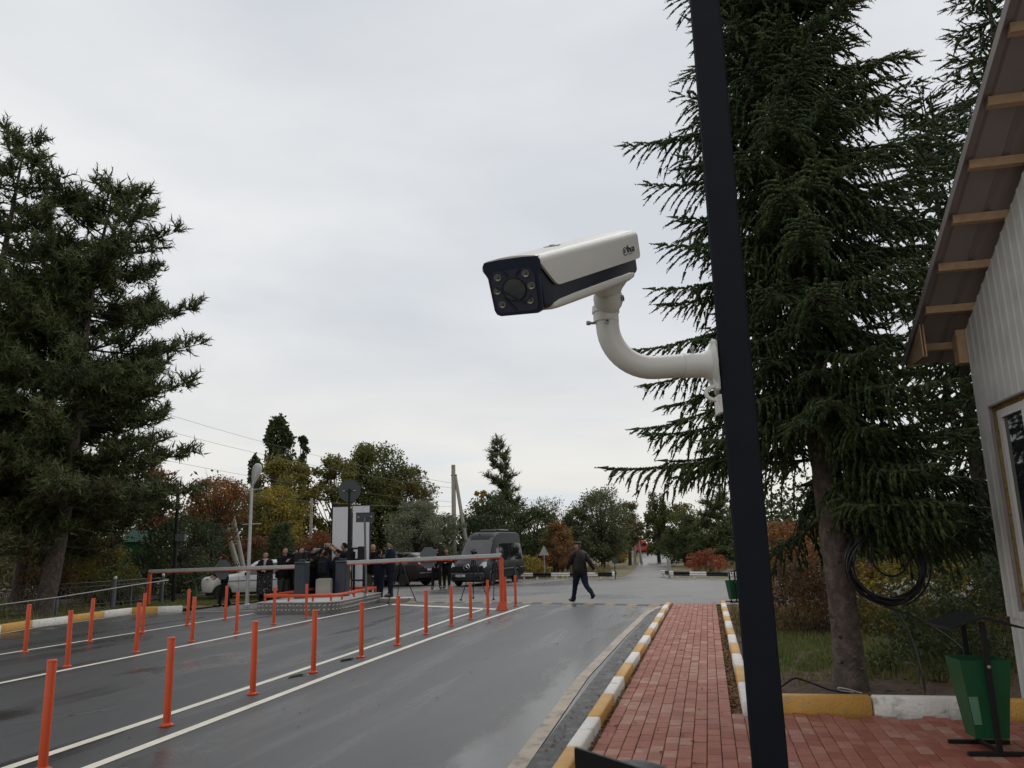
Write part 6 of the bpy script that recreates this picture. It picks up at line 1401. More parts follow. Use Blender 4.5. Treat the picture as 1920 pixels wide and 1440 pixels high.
# ---- the near spruce
def blocked(p):                                  # inside the shed or its roof
    d = p - SP; s = d.dot(SD); n = d.dot(SN); return (s > -.35 and n > -.40 and p.z < RZ(s)) or (s > -.80 and n > -.66 and RZ(s) - .30 < p.z < RZ(s) + .35)
def spruce(name, label, x, y, H, R, zb, seed, lean=(0, 0), step=.25, dens=1.0, tr=.165, droop=.42, group='spruces by the shed', trunkmat=None, extra=(), shoot=.115, nn=13, inner=.8, wide=0.0):
    t = thing(name, label, 'tree', (x, y, .03), 0, group); r = random.Random(seed)
    ax = lambda z: Vector((lean[0] * z / H, lean[1] * z / H, z)); ro = Vector((x, y, .03))
    tb = MB(); zs = [0, .08, .3, .7] + [1.2 + (H - 1.2) * i / 12 for i in range(13)]
    tb.tube([ax(z) + Vector((.02 * math.sin(z * 2.1), .02 * math.cos(z * 1.7), 0)) for z in zs], [tr * (1.35 if z < .05 else 1.15 if z < .1 else 1.0 if z < .4 else (1 - .93 * z / H) * .98) for z in zs], 14)
    for i in range(26):
        z = r.uniform(.2, 2.6); a = r.uniform(0, 6.28); p = ax(z); q = tr * (1 - .8 * z / H); d = Vector((math.cos(a), math.sin(a), .25)); tb.tube([p + d * q * .8, p + d * (q + r.uniform(.02, .05))], [.022, .012], 6)
    tb.build('trunk', trunkmat or m_bark, parent=t, smooth=70)
    br = MB(); O, D, L = [], [], []; OI, DI, LI = [], [], []
    prim = []
    z = zb
    while z < H - .15:
        f = (z - zb) / (H - zb); k = r.choice((5, 6, 6, 7)) if f < .8 else 5
        a0 = r.uniform(0, 6.28)
        for j in range(k):
            a = a0 + 6.283 * j / k + r.uniform(-.35, .35); R_ = (R * (1 - f) ** .58 * r.uniform(.62, 1.08) + .10) * (1 if j % 3 else .62) * (1 + wide * max(0, math.cos(a))); prim.append((z + r.uniform(-.1, .1), a, R_, f))
        z += step * r.uniform(.8, 1.2) * (1 - .35 * f)
    prim += list(extra)
    for (z, a, R_, f, *dd_) in prim:
        if not dd_ and z < 2.95 and math.cos(a) < -.15: continue
        h = Vector((math.cos(a), math.sin(a), 0)); base = ax(z); dr = dd_[0] if dd_ else droop * (1 - 1.9 * f)
        while R_ > .3 and (blocked(ro + base + h * R_) or blocked(ro + base + h * R_ * .6 - Vector((0, 0, dr * R_ * .6)))): R_ *= .85
        n = max(4, int(R_ / .12)); pts = []
        for i in range(n + 1):
            s = i / n; pts.append(base + h * (R_ * s) + Vector((0, 0, -dr * R_ * s ** 1.2 + (.30 * dr if dr > 0 else 0) * R_ * s ** 3 + .02 * math.sin(9 * s + a))))
        r0 = .006 + .0065 * R_; br.tube(pts, [r0 * (1 - .85 * i / n) for i in range(n + 1)], 5, cap=False)
        side = Vector((-h.y, h.x, 0)); s = .10 + r.random() * .05; sg = 1
        stp = .075 / R_ / dens
        while s < 1.0:
            i = min(n - 1, int(s * n)); p = pts[i] + (pts[i + 1] - pts[i]) * (s * n - i); td = (pts[i + 1] - pts[i]).normalized()
            l2 = min(.62, .55 * R_ * (1 - s) + .13) * r.uniform(.65, 1.15); hang = (.55 + .9 * (1 - f)) * r.uniform(.5, 1.3) * (1 if f < .75 else .2)
            d = (td * .75 + side * sg * r.uniform(.5, 1.0) + Vector((0, 0, -.15 * (1 - f) + .45 * max(0, f - .6)))).normalized(); q = p.copy(); ll = 0; chain = [q.copy()]
            while ll < l2 and not blocked(ro + q):
                sl = shoot * r.uniform(.85, 1.2); O.append(q[:]); D.append(d[:]); L.append(sl)
                if r.random() < .62:
                    sd = (d + (side * r.uniform(-1, 1) + td * r.uniform(-.3, 1) + Vector((0, 0, r.uniform(-.5, .3)))) * .8).normalized(); O.append(q[:]); D.append(sd[:]); L.append(sl * .85)
                q = q + d * sl * .82; ll += sl * .82; d = (d + Vector((0, 0, -.34 * hang))).normalized(); chain.append(q.copy())
            if s < .78 and r.random() < inner:
                dq = (td * r.uniform(-.2, .8) + side * r.uniform(-1, 1) + Vector((0, 0, r.uniform(-.9, .1)))).normalized(); OI.append(p[:]); DI.append(dq[:]); LI.append(shoot * r.uniform(1.6, 2.6))
            if l2 > .22 and len(chain) > 1: br.tube(chain[::2] + chain[-1:], [.006] + [.003] * (len(chain[::2])), 3, cap=False)
            s += stp * r.uniform(.7, 1.3); sg = -sg
        O.append(pts[-1][:]); D.append((pts[-1] - pts[-2])[:]); L.append(shoot * 1.3)
    needle_shoots(np.array(OI), np.array(DI), np.array(LI), lm_spruce, 'inner_twigs', t, nn=6, length=.30, spread=1.0, width=.055, seed=seed + 50, core=.11)
    O, D, L = np.array(O), np.array(D), np.array(L)
    br.build('branches', m_barkd, parent=t, kind='stuff', smooth=70)
    needle_shoots(O, D, L, lm_spruce, 'crown', t, nn=nn, length=.25, spread=1.0, width=.062, seed=seed, core=.135)
    return t, len(O)
sp_extra = [(2.50, math.pi * 1.02, 2.42, .0, .03), (2.62, math.pi * .97, 1.7, .0, .06), (3.0, math.pi * 1.0, 1.9, .05, .12), (3.4, math.pi * .98, 2.0, .1), (4.2, math.pi * 1.0, 2.05, .2), (6.6, math.pi * .97, 1.9, .45), (5.9, math.pi * 1.04, 1.75, .4), (2.05, .15, 1.85, 0), (2.25, -.25, 1.9, 0), (2.0, .5, 1.7, 0), (2.3, .85, 1.9, 0), (1.9, -.6, 1.4, 0), (2.1, -.05, 1.7, 0), (2.5, .3, 2.1, 0), (2.7, 0, 2.1, 0), (2.6, -.9, 1.2, 0), (2.2, -1.3, 1.0, 0), (2.4, 1.3, 1.7, 0), (2.8, -.45, 1.9, 0), (1.95, 1.8, 1.3, 0), (2.2, -1.57, 1.0, 0), (2.6, -1.3, 1.3, 0), (2.5, -1.9, 1.1, 0), (3.0, -1.6, 1.35, .05), (3.2, -1.1, 1.4, .05), (3.1, -2.1, 1.3, .05), (2.9, -.7, 1.6, .05), (2.3, -.95, 1.3, 0), (2.0, -.35, 1.6, 0), (2.35, .1, 2.0, 0), (2.1, .3, 2.0, 0)]
_, n1 = spruce('spruce_tree', 'large dark spruce with drooping branches rising right behind the camera pole', 3.51, 8.80, 11.6, 1.95, 1.95, 3, lean=(-.16, .1), extra=sp_extra, tr=.160, dens=1.4, nn=6, step=.165, shoot=.13, wide=.22)
_, n2 = spruce('spruce_tree', 'second spruce with upright twigs reaching out above the shed roof', 8.35, 11.9, 12.0, 2.25, 1.0, 9, step=.32, dens=.62, droop=.15, nn=6, shoot=.15)
_, n3 = spruce('spruce_tree', 'shaded spruce filling the gap between the near spruce and the shed', 8.7, 14.8, 10.6, 3.0, .5, 12, step=.36, dens=.55, droop=.35, nn=6, shoot=.20)
# ---- scots pines at the left
def pine(name, label, x, y, H, R, zb, seed, lean=(0, 0), n_pr=64, tr=.27, tuft=.235, nn=9, mtl=None, group='pines', brown=0.0, top=1.0, prof=None, up=.35):
    t = thing(name, label, 'tree', (x, y, .03), 0, group); r = random.Random(seed); ax = lambda z: Vector((lean[0] * z / H + .12 * math.sin(z * .5), lean[1] * z / H, z))
    tb = MB(); zs = [0, .15, .5] + [1 + (H - 1.3) * i / 12 for i in range(13)]; tb.tube([ax(z) for z in zs], [tr * (1.25 if z < .1 else 1.08 if z < .3 else max(.08, 1 - .92 * z / H)) for z in zs], 12); tb.build('trunk', m_bark, parent=t, smooth=70)
    br = MB(); O, D, L = [], [], []; O2, D2, L2 = [], [], []; OI, DI, LI = [], [], []
    prof = prof or (lambda f: (1 - max(0, f - .35) / .65 * .78) if f > .35 else .85 + .15 * f / .35)
    for i in range(n_pr):
        f = ((i + r.random()) / n_pr) ** 1.32; z = zb + (H - zb) * f; a = r.uniform(0, 6.28)
        if z < 3.1 and math.cos(a) > .05 and lean[0] > .5: a = math.pi - a
        R_ = R * prof(f) * r.uniform(.5, 1.06); h = Vector((math.cos(a), math.sin(a), 0)); side = Vector((-h.y, h.x, 0)); base = ax(z)
        rise = up * (.2 + 1.2 * f) * r.uniform(.5, 1.4) - .10 * (1 - f); n = 6; bend = r.uniform(-.25, .25); pts = [base + h * R_ * s + side * bend * R_ * s * s + Vector((0, 0, rise * R_ * s * (.6 + .5 * s) - .06 * R_ * math.sin(3.1 * s))) for s in [k / n for k in range(n + 1)]]
        br.tube(pts, [.034 * (R_ / 4) ** .6 * (1 - .8 * k / n) + .006 for k in range(n + 1)], 6, cap=False)
        ns = max(4, int(R_ * 4.6))
        for k in range(ns):
            s = .22 + .78 * (k + r.random() * .6) / ns; s = min(s, 1); q = min(n - 1, int(s * n)); p = pts[q] + (pts[q + 1] - pts[q]) * (s * n - q); td = (pts[q + 1] - pts[q]).normalized(); l2 = (.34 + .85 * (1 - s) * min(1, R_ / 3)) * r.uniform(.6, 1.2) * (R / 4.6) ** .5
            d = (td * .8 + side * r.choice((-1, 1)) * r.uniform(.4, 1.1) + Vector((0, 0, r.uniform(-.35, .8)))).normalized(); e_ = p + d * l2; br.tube([p, p + d * l2 * .5 + Vector((0, 0, -.02)), e_], [.014, .010, .005], 4, cap=False)
            for w_ in range(2): OI.append((p + d * l2 * r.uniform(.1, .7))[:]); DI.append((d * .5 + Vector((r.gauss(0, .6), r.gauss(0, .6), r.gauss(.35, .4)))).normalized()[:]); LI.append(tuft * r.uniform(1.5, 2.2))
            m_ = max(4, int(l2 * 21))
            for w_ in range(m_):
                c = p + d * l2 * (.30 + .66 * (w_ + r.random()) / m_) + Vector((r.gauss(0, .15), r.gauss(0, .15), r.gauss(.06, .15))) * l2 * 1.1
                dd = (d * .40 + Vector((r.gauss(0, .55), r.gauss(0, .55), r.gauss(.50, .45)))).normalized()
                if r.random() < brown * max(0, 1 - 2.4 * f): O2.append(c[:]); D2.append(dd[:]); L2.append(tuft * r.uniform(.7, 1.2))
                else: O.append(c[:]); D.append(dd[:]); L.append(tuft * r.uniform(.7, 1.2))
    br.build('branches', m_barkd, parent=t, kind='stuff', smooth=70)
    needle_shoots(np.array(O), np.array(D), np.array(L), mtl or lm_pine, 'crown', t, nn=nn, length=.72, spread=1.0, width=.075, seed=seed, core=.15, fwd=.7)
    needle_shoots(np.array(OI), np.array(DI), np.array(LI), mtl or lm_pine, 'inner_needles', t, nn=9, length=.6, spread=1.0, width=.06, seed=seed + 60, core=.10, fwd=.7)
    if O2: needle_shoots(np.array(O2), np.array(D2), np.array(L2), lm_pined, 'dead_needles', t, nn=nn, length=.72, spread=1.0, width=.075, seed=seed + 1, core=.15, fwd=.7)
    return t, len(O)
pprof = lambda f: (1.02 + .12 * math.sin(f * 9)) if f < .5 else (.92 * (1 - (f - .5) / .5) ** .75 + .20)
_, n4 = pine('pine_tree', 'tall scots pine with a leaning trunk behind the iron fence', -13.72, 23.45, 13.3, 4.0, 2.0, 5, lean=(.75, .4), n_pr=138, tr=.27, brown=.75, prof=pprof)
_, n5 = pine('pine_tree', 'tall pine at the left picture edge with a pale grey trunk', -15.7, 22.8, 14.7, 2.9, 2.4, 8, lean=(.15, .2), n_pr=108, tr=.27, brown=.7, prof=pprof)
_, n6 = pine('pine_tree', 'smaller pine filling the dark space behind the two tall pines', -18.6, 30, 12.5, 4.2, 2.5, 18, n_pr=58, tr=.24, brown=.5, prof=pprof, tuft=.32, nn=8)
pm = lambda f: (1 - f) ** .8 * .95 + .14
pine('pine_tree', 'young open pine standing out against the sky right of the braced pole', -1.0, 62, 9.6, 2.4, 1.2, 21, n_pr=54, tr=.16, tuft=.34, nn=7, prof=pm, group='pines', up=.55)
pine('pine_tree', 'bushy pine with a red bush at its foot, partly behind the camera pole', 13.9, 55, 4.6, 2.3, .5, 23, n_pr=44, tr=.14, tuft=.32, nn=7, prof=lambda f: (1 - f) ** .6 * .95 + .12, up=.35)
pine('pine_tree', 'small dark pine tip between the grey willow and the braced pole', -7.1, 60, 5.9, 1.3, 1.5, 25, n_pr=26, tr=.12, tuft=.32, nn=7, prof=pm)
# ---- broadleaved trees and shrubs of the background
def broadleaf(name, label, x, y, H, R, zb, cols, seed, nl=5200, size=.17, shape='round', clumps=60, trunk=m_barkd, cat='tree', group='autumn trees beyond the junction', droop=.2, tr=None, gap=.0, rz_=None, crs=.34):
    t = thing(name, label, cat, (x, y, 0), 0, group); r = random.Random(seed); tr = tr or .035 * H ** .8
    lm = leafmat(name + '_leaves_%d' % seed, [tuple(min(.5, 2.3 * q) for q in c_) for c_ in cols], .65, .25); nl = int(nl * 1.6); C, Sz = [], []; br = MB(); nt = 1 if shape not in ('shrub',) else 5
    cz = (zb + H) / 2; hz = (H - zb) / 2
    br.tube([(0, 0, -.05), (.03 * H * math.sin(seed), 0, H * .35), (.02 * H * math.cos(seed), .01 * H, H * .78)], [tr * 1.2, tr * .8, tr * .2], 7) if nt == 1 else None
    for i in range(clumps):
        for _ in range(30):
            a = r.uniform(0, 6.283); zf = r.uniform(-1, 1)
            if shape == 'round': rr = math.sqrt(max(0, 1 - (zf * .96) ** 2)) * (.92 if zf > 0 else 1.0)
            elif shape == 'column': rr = .85 * (1 - max(0, zf - .1) ** 2 * .85)
            elif shape == 'cone': rr = (1 - zf) / 2 + .08
            elif shape == 'dome': rr = math.sqrt(max(0, 1 - max(0, zf) ** 2))
            else: rr = math.sqrt(max(0, 1 - max(0, zf) ** 2)) * .95
            q = rr * R * math.sqrt(r.uniform(.12, 1)); p = Vector((q * math.cos(a), q * math.sin(a), cz + zf * hz * .93))
            if r.random() > gap * .5: break
        s = crs * R * r.uniform(.55, 1.15) * (.7 if shape == 'column' else 1); C.append(p[:]); Sz.append((s, s, s * (1.7 if shape == 'column' else .75)))
        st = Vector((0, 0, max(.1, min(p.z * .55, H * .62)))) if nt == 1 else Vector((r.uniform(-.3, .3) * R, r.uniform(-.3, .3) * R, 0)); m_ = st * .45 + p * .55 + Vector((0, 0, -.06 * H * r.random())); br.tube([st, m_, p], [tr * .34, tr * .2, tr * .06], 4, cap=False)
    br.build('trunk', trunk, parent=t, smooth=70)
    leaf_cloud(np.array(C), np.array(Sz), max(8, nl // clumps), size, lm, 'crown', t, seed, droop); return t
G1, G2, G3 = (.030, .040, .014), (.045, .052, .017), (.070, .068, .020)
Y1, Y2, Y3 = (.075, .066, .014), (.13, .095, .015), (.20, .13, .020)
B1, B2, B3 = (.040, .026, .014), (.075, .040, .016), (.12, .055, .018)
RD1, RD2, RD3 = (.09, .026, .013), (.17, .040, .018), (.055, .022, .014)
D1, D2, D3 = (.012, .020, .010), (.020, .030, .013), (.030, .038, .016)
W1, W2, W3 = (.060, .066, .042), (.090, .094, .062), (.12, .115, .07)
for a in (('poplar_tree', 'tall dark columnar poplar above the yellow trees', -18.1, 60, 12.1, 1.5, 1.5, [D2, D3, G1, G2], 41, 5600, .25, 'column', 90),
          ('poplar_tree', 'slimmer poplar stem just right of the tall poplar', -16.5, 61, 11.0, .60, 2.5, [D2, D3, G1, G2], 42, 3600, .20, 'column', 52),
          ('poplar_tree', 'lower poplar on the left shoulder of the tall poplar', -19.8, 60, 9.2, .75, 1.5, [D2, G1, G2], 43, 3600, .20, 'column', 46)): broadleaf(a[0], a[1], *a[2:7], a[7], a[8], nl=a[9], size=a[10], shape=a[11], clumps=a[12], group='poplars')
BL = [('yellow_tree', 'broad yellow green autumn tree below the poplars', -15.2, 52, 7.8, 2.5, .8, [G2, Y1, Y1, Y2], 44, 9000, .17, 'round', 70),
      ('yellow_tree', 'olive brown tree between the yellow tree and the round sign', -12.0, 53, 8.0, 2.0, 1.0, [G2, Y1, G3, G3], 45, 8600, .17, 'round', 60),
      ('yellow_shrub', 'low golden yellow shrub beside the street lamp', -13.3, 44, 5.2, 2.2, .3, [Y1, Y1, Y2, Y3], 46, 6400, .14, 'dome', 64),
      ('oak_tree', 'large olive brown tree behind the round road sign', -9.6, 55, 9.3, 2.5, .8, [G1, G2, G2, G3, Y1], 47, 13500, .17, 'round', 96),
      ('oak_tree', 'lower right part of the oaks, a smaller tree with orange patches', -8.0, 56, 7.6, 2.5, .8, [G1, G2, G3, B2, Y1], 48, 9500, .17, 'round', 70),
      ('willow_shrub', 'big grey green willow bush behind the man in the suit', -5.9, 47, 4.4, 1.9, .1, [W1, W1, W2, W3], 49, 9500, .11, 'dome', 90),
      ('willow_shrub', 'second grey green willow bush touching the braced pole', -4.2, 48, 3.6, 1.5, .1, [W1, W1, W2, G2], 50, 6000, .11, 'dome', 60),
      ('red_shrub', 'rusty red bare bush left of the billboard', -10.3, 42, 2.7, 1.5, .1, [RD3, B2, RD1, RD1], 51, 5400, .09, 'shrub', 60),
      ('red_shrub', 'brown red bush behind the woman with the scarf', -13.4, 41, 2.4, 1.3, .1, [B1, B2, RD3, RD1], 52, 3600, .09, 'shrub', 44),
      ('dark_tree', 'dense dark green tree mass behind the van roof', -1.6, 52, 4.8, 2.5, .1, [D1, D2, D3, G1], 53, 8600, .15, 'dome', 84),
      ('dark_tree', 'dark green tree behind the right side of the van', 1.2, 50, 3.9, 2.0, .1, [D2, D3, G1, G2], 54, 6400, .15, 'dome', 66),
      ('dark_tree', 'dark green hedge like tree left of the braced pole', -3.4, 54, 3.6, 1.5, .1, [D2, D3, G1], 55, 4200, .15, 'dome', 46),
      ('yellow_tree', 'small yellow tree top poking out left of the young pine', -2.6, 60, 6.0, .8, 2.5, [Y1, Y2, Y3], 56, 1500, .15, 'round', 22),
      ('elm_tree', 'broad grey green elm in the middle distance behind the walking man', 6.2, 58, 5.6, 2.25, .5, [G1, G2, W1, G3], 57, 11000, .13, 'round', 110),
      ('elm_tree', 'lower elm on the left of the broad elm', 4.4, 57, 4.3, 1.3, .4, [G1, G2, W1, G3], 58, 5200, .13, 'round', 56),
      ('elm_tree', 'smaller elm at the right edge of the broad elm above the side road', 9.0, 64, 5.0, 1.4, 1.4, [G1, G2, B2, G3], 59, 4600, .13, 'round', 52),
      ('poplar_tree', 'upright green poplar right of the side road', 12.4, 70, 6.0, 1.3, .6, [G1, G2, G2, G3], 60, 5000, .16, 'column', 56),
      ('poplar_tree', 'broader green tree leaning on the upright poplar', 14.6, 70, 4.9, 2.0, .4, [G1, G2, Y1, G3], 61, 6400, .16, 'round', 66),
      ('green_tree', 'green tree at the far end of the right guard rail', 12.2, 58, 3.6, 1.6, .2, [D3, G1, G2], 62, 4600, .14, 'dome', 50),
      ('red_shrub', 'red leaved bush behind the right guard rail', 10.9, 46, 1.15, 1.2, .0, [RD3, RD1, RD2, B2], 63, 2600, .09, 'shrub', 34),
      ('orange_shrub', 'orange and green bush right of the van behind the triangular sign', 2.4, 47, 2.9, 1.3, .1, [G1, G2, B3, RD1, Y1], 64, 4200, .11, 'shrub', 50),
      ('yellow_shrub', 'low yellow weed bush at the guard rail right of the van', .6, 43.5, 1.05, 1.1, .0, [Y1, Y1, Y2, B2], 65, 2600, .09, 'shrub', 34),
      ('yellow_shrub', 'yellow shrub at the entrance of the far side road', 9.1, 72, 3.0, 1.0, .1, [Y1, Y2, Y3], 66, 1600, .15, 'shrub', 24),
      ('rusty_tree', 'rusty orange brown tree hanging over the leaning poles', -13.0, 34.5, 5.0, 1.45, 2.3, [B1, B2, B3, RD1], 67, 6400, .09, 'round', 70),
      ('maple_tree', 'small scarlet maple glowing under the pines', -16.7, 31, 5.3, .95, 2.9, [RD1, RD2, RD2, RD3], 68, 2600, .10, 'round', 36),
      ('maple_tree', 'orange brown maple under the right side of the pines', -14.9, 33, 5.2, 1.25, 2.6, [RD3, B3, RD1, B2], 69, 3000, .10, 'round', 40),
      ('dark_shrub', 'large dark green shrub behind the black mast', -13.0, 31, 3.1, 1.75, .05, [D1, D2, D3, G1], 70, 8000, .09, 'dome', 90),
      ('yellow_shrub', 'yellow green shrub behind the middle of the iron fence', -14.6, 28.2, 2.25, 1.05, .05, [G2, Y1, Y1, Y2], 71, 4400, .075, 'shrub', 60),
      ('yellow_shrub', 'olive shrub right of the leaning pine trunk', -13.4, 27.0, 1.35, .8, .0, [G1, G2, Y1], 72, 2800, .07, 'shrub', 40),
      ('brown_shrub', 'brown undergrowth shrub left of the leaning trunk', -17.0, 29.5, 2.7, 1.6, .2, [B1, B1, B2, G2], 73, 4200, .09, 'shrub', 56),
      ('brown_shrub', 'brown green thicket between the booth and the shrub', -19.5, 39.0, 4.6, 2.6, .2, [B1, G1, G2, B2], 74, 6400, .11, 'shrub', 70),
      ('green_tree', 'olive tree behind the leaning concrete poles', -15.6, 43, 5.4, 2.4, .2, [G1, G2, G3, Y1], 75, 6800, .13, 'dome', 70),
      ('green_tree', 'dark thicket far left behind the pines', -25, 42, 7.5, 4.2, .2, [G1, B1, G2, B2], 76, 7600, .16, 'dome', 70)]
for a in BL: broadleaf(a[0], a[1], *a[2:7], a[7], a[8], nl=a[9], size=a[10], shape=a[11], clumps=a[12], cat='shrub' if 'shrub' in a[0] else 'tree', group='autumn shrubs' if 'shrub' in a[0] else 'autumn trees beyond the junction')
# small spruces in the distance
def mini_spruce(x, y, H, R, lab, seed):
    t = thing('spruce_tree', lab, 'tree', (x, y, 0), 0, 'small spruces'); r = random.Random(seed); C, Sz = [], []
    b = MB(); b.tube([(0, 0, 0), (0, 0, H)], [.07, .02], 6); b.build('trunk', m_barkd, parent=t)
    O, D, L = [], [], []
    for i in range(int(620 * R)):
        f = r.random() ** 1.2; z = .1 + (H - .1) * f; a = r.uniform(0, 6.28); q = R * (1 - f) ** .85 * r.uniform(.35, 1) + .03; h = (math.cos(a), math.sin(a)); O.append((h[0] * q, h[1] * q, z)); D.append((h[0], h[1], r.uniform(-.35, .5))); L.append(.30 * r.uniform(.7, 1.2))
    needle_shoots(np.array(O), np.array(D), np.array(L), lm_spruce, 'crown', t, nn=14, length=.42, spread=.9, width=.06, seed=seed)
mini_spruce(-11.15, 38, 3.0, 1.25, 'small dense dark spruce behind the photographers', 81); mini_spruce(3.9, 60, 3.7, .8, 'little dark spruce beside the distant cross arm pole', 82); mini_spruce(3.0, 60, 3.3, .7, 'slender dark spruce left of the distant cross arm pole', 83)
# bare trees: fine twigs only
def bare(x, y, H, R, lab, seed, m=m_barkg, name='bare_tree', cat='tree', leaves=None, nl=0, tw=.006, levels=4, group='bare trees'):
    t = thing(name, lab, cat, (x, y, 0), 0, group); r = random.Random(seed); b = MB(); ends = []
    def grow(p, d, L, rad_, k):
        q = p + d * L * .5 + Vector((r.gauss(0, .04), r.gauss(0, .04), 0)) * L; e_ = p + d * L; b.tube([p, q, e_], [rad_, rad_ * .85, rad_ * .65], 4 if k < 2 else 3, cap=False)
        if k >= levels: ends.append(e_); return
        for i in range(r.choice((3, 3, 4))):
            dd = (d + Vector((r.gauss(0, .55), r.gauss(0, .55), r.gauss(.12, .30)))).normalized(); s = r.uniform(.45, 1.0) if i else 1.0
            grow(p + d * L * s, dd, L * r.uniform(.58, .78), max(tw, rad_ * .55), k + 1)
    grow(Vector((0, 0, 0)), Vector((0, 0, 1)), H * .34, .012 * H, 0); b.build('trunk', m, parent=t, smooth=0)
    if leaves and nl: leaf_cloud(np.array([e_[:] for e_ in ends]), np.full((len(ends), 3), .16 * R), max(1, nl // len(ends)), .10, leafmat('sparse_leaves_%d' % seed, leaves), 'crown', t, seed)
bare(2.5, 58, 6.4, 1.4, 'half bare grey tree with thin twigs right of the young pine', 91, leaves=[G2, Y1, W1], nl=1400, tw=.010)
bare(-18.2, 50, 7.8, 1.4, 'leafless grey tree between the pines and the poplar', 92, tw=.010)
bare(-10.6, 42.5, 3.0, 1, 'leafless reddish stems rising from the red bush', 93, m=mat('red_twigs', (.10, .04, .03), .8), tw=.008, name='bare_shrub', cat='shrub')
# ---- right verge: brown bushes, weeds, undergrowth behind the spruce
for a in (('brown_shrub', 'russet dry bush behind the camera pole on the right verge', 5.15, 15.3, 1.95, .95, .25, [B2, B3, B3, RD1], 101, 2600, .062, 'shrub', 44), ('brown_shrub', 'dark tangled dry bush left of the spruce trunk', 4.9, 13.6, 1.25, .75, .05, [(.02, .016, .011), B1, B2], 102, 2200, .055, 'shrub', 40),
          ('brown_shrub', 'russet dry shrub touching the spruce trunk on its left', 5.6, 14.3, 1.55, .8, .1, [B1, B2, B3], 103, 2000, .058, 'shrub', 36), ('yellow_shrub', 'yellow green brush seen through the cable coil', 6.6, 13.4, 1.35, 1.1, .05, [G2, Y1, Y2, G3], 104, 3000, .065, 'shrub', 46), ('green_shrub', 'dark green low brush between the spruce trunk and the litter bin', 5.0, 9.9, .85, .75, .02, [D2, D3, G1, G2], 105, 2600, .05, 'shrub', 44), ('green_shrub', 'dark undergrowth behind the litter bin roof', 6.1, 10.6, 1.3, 1.0, .02, [D1, D2, D3, G1], 106, 3000, .055, 'shrub', 46)):
    broadleaf(a[0], a[1], *a[2:7], a[7], a[8], nl=a[9], size=a[10], shape=a[11], clumps=a[12], cat='shrub', group='shrubs of the right verge', tr=.012)
for x, y, h, lab, sd_ in ((5.0, 14.6, 1.7, 'bare thin twigs of a dry bush beside the camera pole', 111), (5.3, 13.2, 1.3, 'bare thin twigs of a dry bush left of the spruce trunk', 112)): bare(x, y, h, .5, lab, sd_, m=m_barkd, name='bare_shrub', cat='shrub', tw=.003)
# ---- grass, weeds, fallen leaves
def blades(name, pts, hmin, hmax, m, seed, w=.010, per=7, lean=.5):
    r = np.random.default_rng(seed); P = np.repeat(np.asarray(pts), per, axis=0); n = len(P); P = P + np.c_[r.normal(0, .035, (n, 2)), np.zeros(n)]
    h = r.uniform(hmin, hmax, (n, 1)); a = r.uniform(0, 6.283, n); d = np.c_[np.cos(a), np.sin(a), np.zeros(n)]; s_ = np.c_[-np.sin(a), np.cos(a), np.zeros(n)]; ln = r.uniform(.1, lean, (n, 1))
    mid = P + d * h * ln * .35 + np.array([0, 0, 1]) * h * .6; tip = P + d * h * ln + np.array([0, 0, 1]) * h
    V = np.stack([P - s_ * w, P + s_ * w, mid + s_ * w * .7, mid - s_ * w * .7, tip], axis=1).reshape(-1, 3); b0 = np.arange(n)[:, None] * 5
    F = np.concatenate([b0 + np.array([[0, 1, 2]]), b0 + np.array([[0, 2, 3]]), b0 + np.array([[3, 2, 4]])])
    return npmesh(name, V, F, m, kind='stuff')
lm_grass = leafmat('verge_grass', [(.095, .145, .036), (.13, .18, .048), (.19, .19, .065), (.27, .22, .10)], .7, .2)
lm_dry = leafmat('dry_grass', [(.14, .12, .05), (.21, .16, .07), (.10, .10, .036)], .7, .2)
lm_fall = leafmat('fallen_leaf', [(.13, .055, .018), (.22, .12, .03), (.085, .036, .016), (.27, .17, .05)], .7, .15)
r9 = np.random.default_rng(17)
def scatter(n, u0, u1, w0, w1, z, cond=None):
    U = r9.uniform(u0, u1, n); Wt = r9.uniform(w0, w1, n); X = U * PD.x + Wt * PW.x; Y = U * PD.y + Wt * PW.y
    k = np.ones(n, bool) if cond is None else cond(U, Wt); return np.c_[X, Y, np.full(n, z)][k]
blades('grass', scatter(4200, 9.5, 15.5, .45, 5.5, .08, lambda U, Wt: r9.random(len(U)) < np.clip((U - 9.4) / 1.3, 0, 1)),   .04, .11, lm_grass, 1, w=.006)
blades('dry_grass', scatter(1500, 14.5, 19.5, .4, 8, .08), .10, .28, lm_dry, 2, w=.006)
P = np.c_[r9.uniform(-24, -12.4, 2600), r9.uniform(17, 36, 2600), np.full(2600, .035)]; P = P[(P[:, 0] < -12.55 + (P[:, 1] > 24.3) * (P[:, 1] - 24.3) * .55) & (P[:, 0] > -24)]
blades('grass', P, .05, .16, lm_grass, 3, w=.011, per=5, ); blades('dry_grass', P[::4] + np.array([.1, .1, 0]), .1, .4, lm_dry, 4, w=.012, per=3)
P = np.c_[r9.uniform(-12.6, -8.8, 1700), r9.uniform(26.2, 31.5, 1700), np.full(1700, .035)]; P = P[P[:, 0] < -9.9 + (P[:, 1] - 26) * .28]; blades('grass', P, .04, .12, lm_grass, 5, w=.011, per=5)
P = np.c_[r9.uniform(-14, 24, 2600), r9.uniform(42, 60, 2600), np.full(2600, -.03)]; P = P[~((P[:, 0] > 4.6 + (P[:, 1] - 40) * .12) & (P[:, 0] < 9.2 + (P[:, 1] - 40) * .16))]; blades('dry_grass', P, .12, .5, lm_dry, 6, w=.025, per=3)
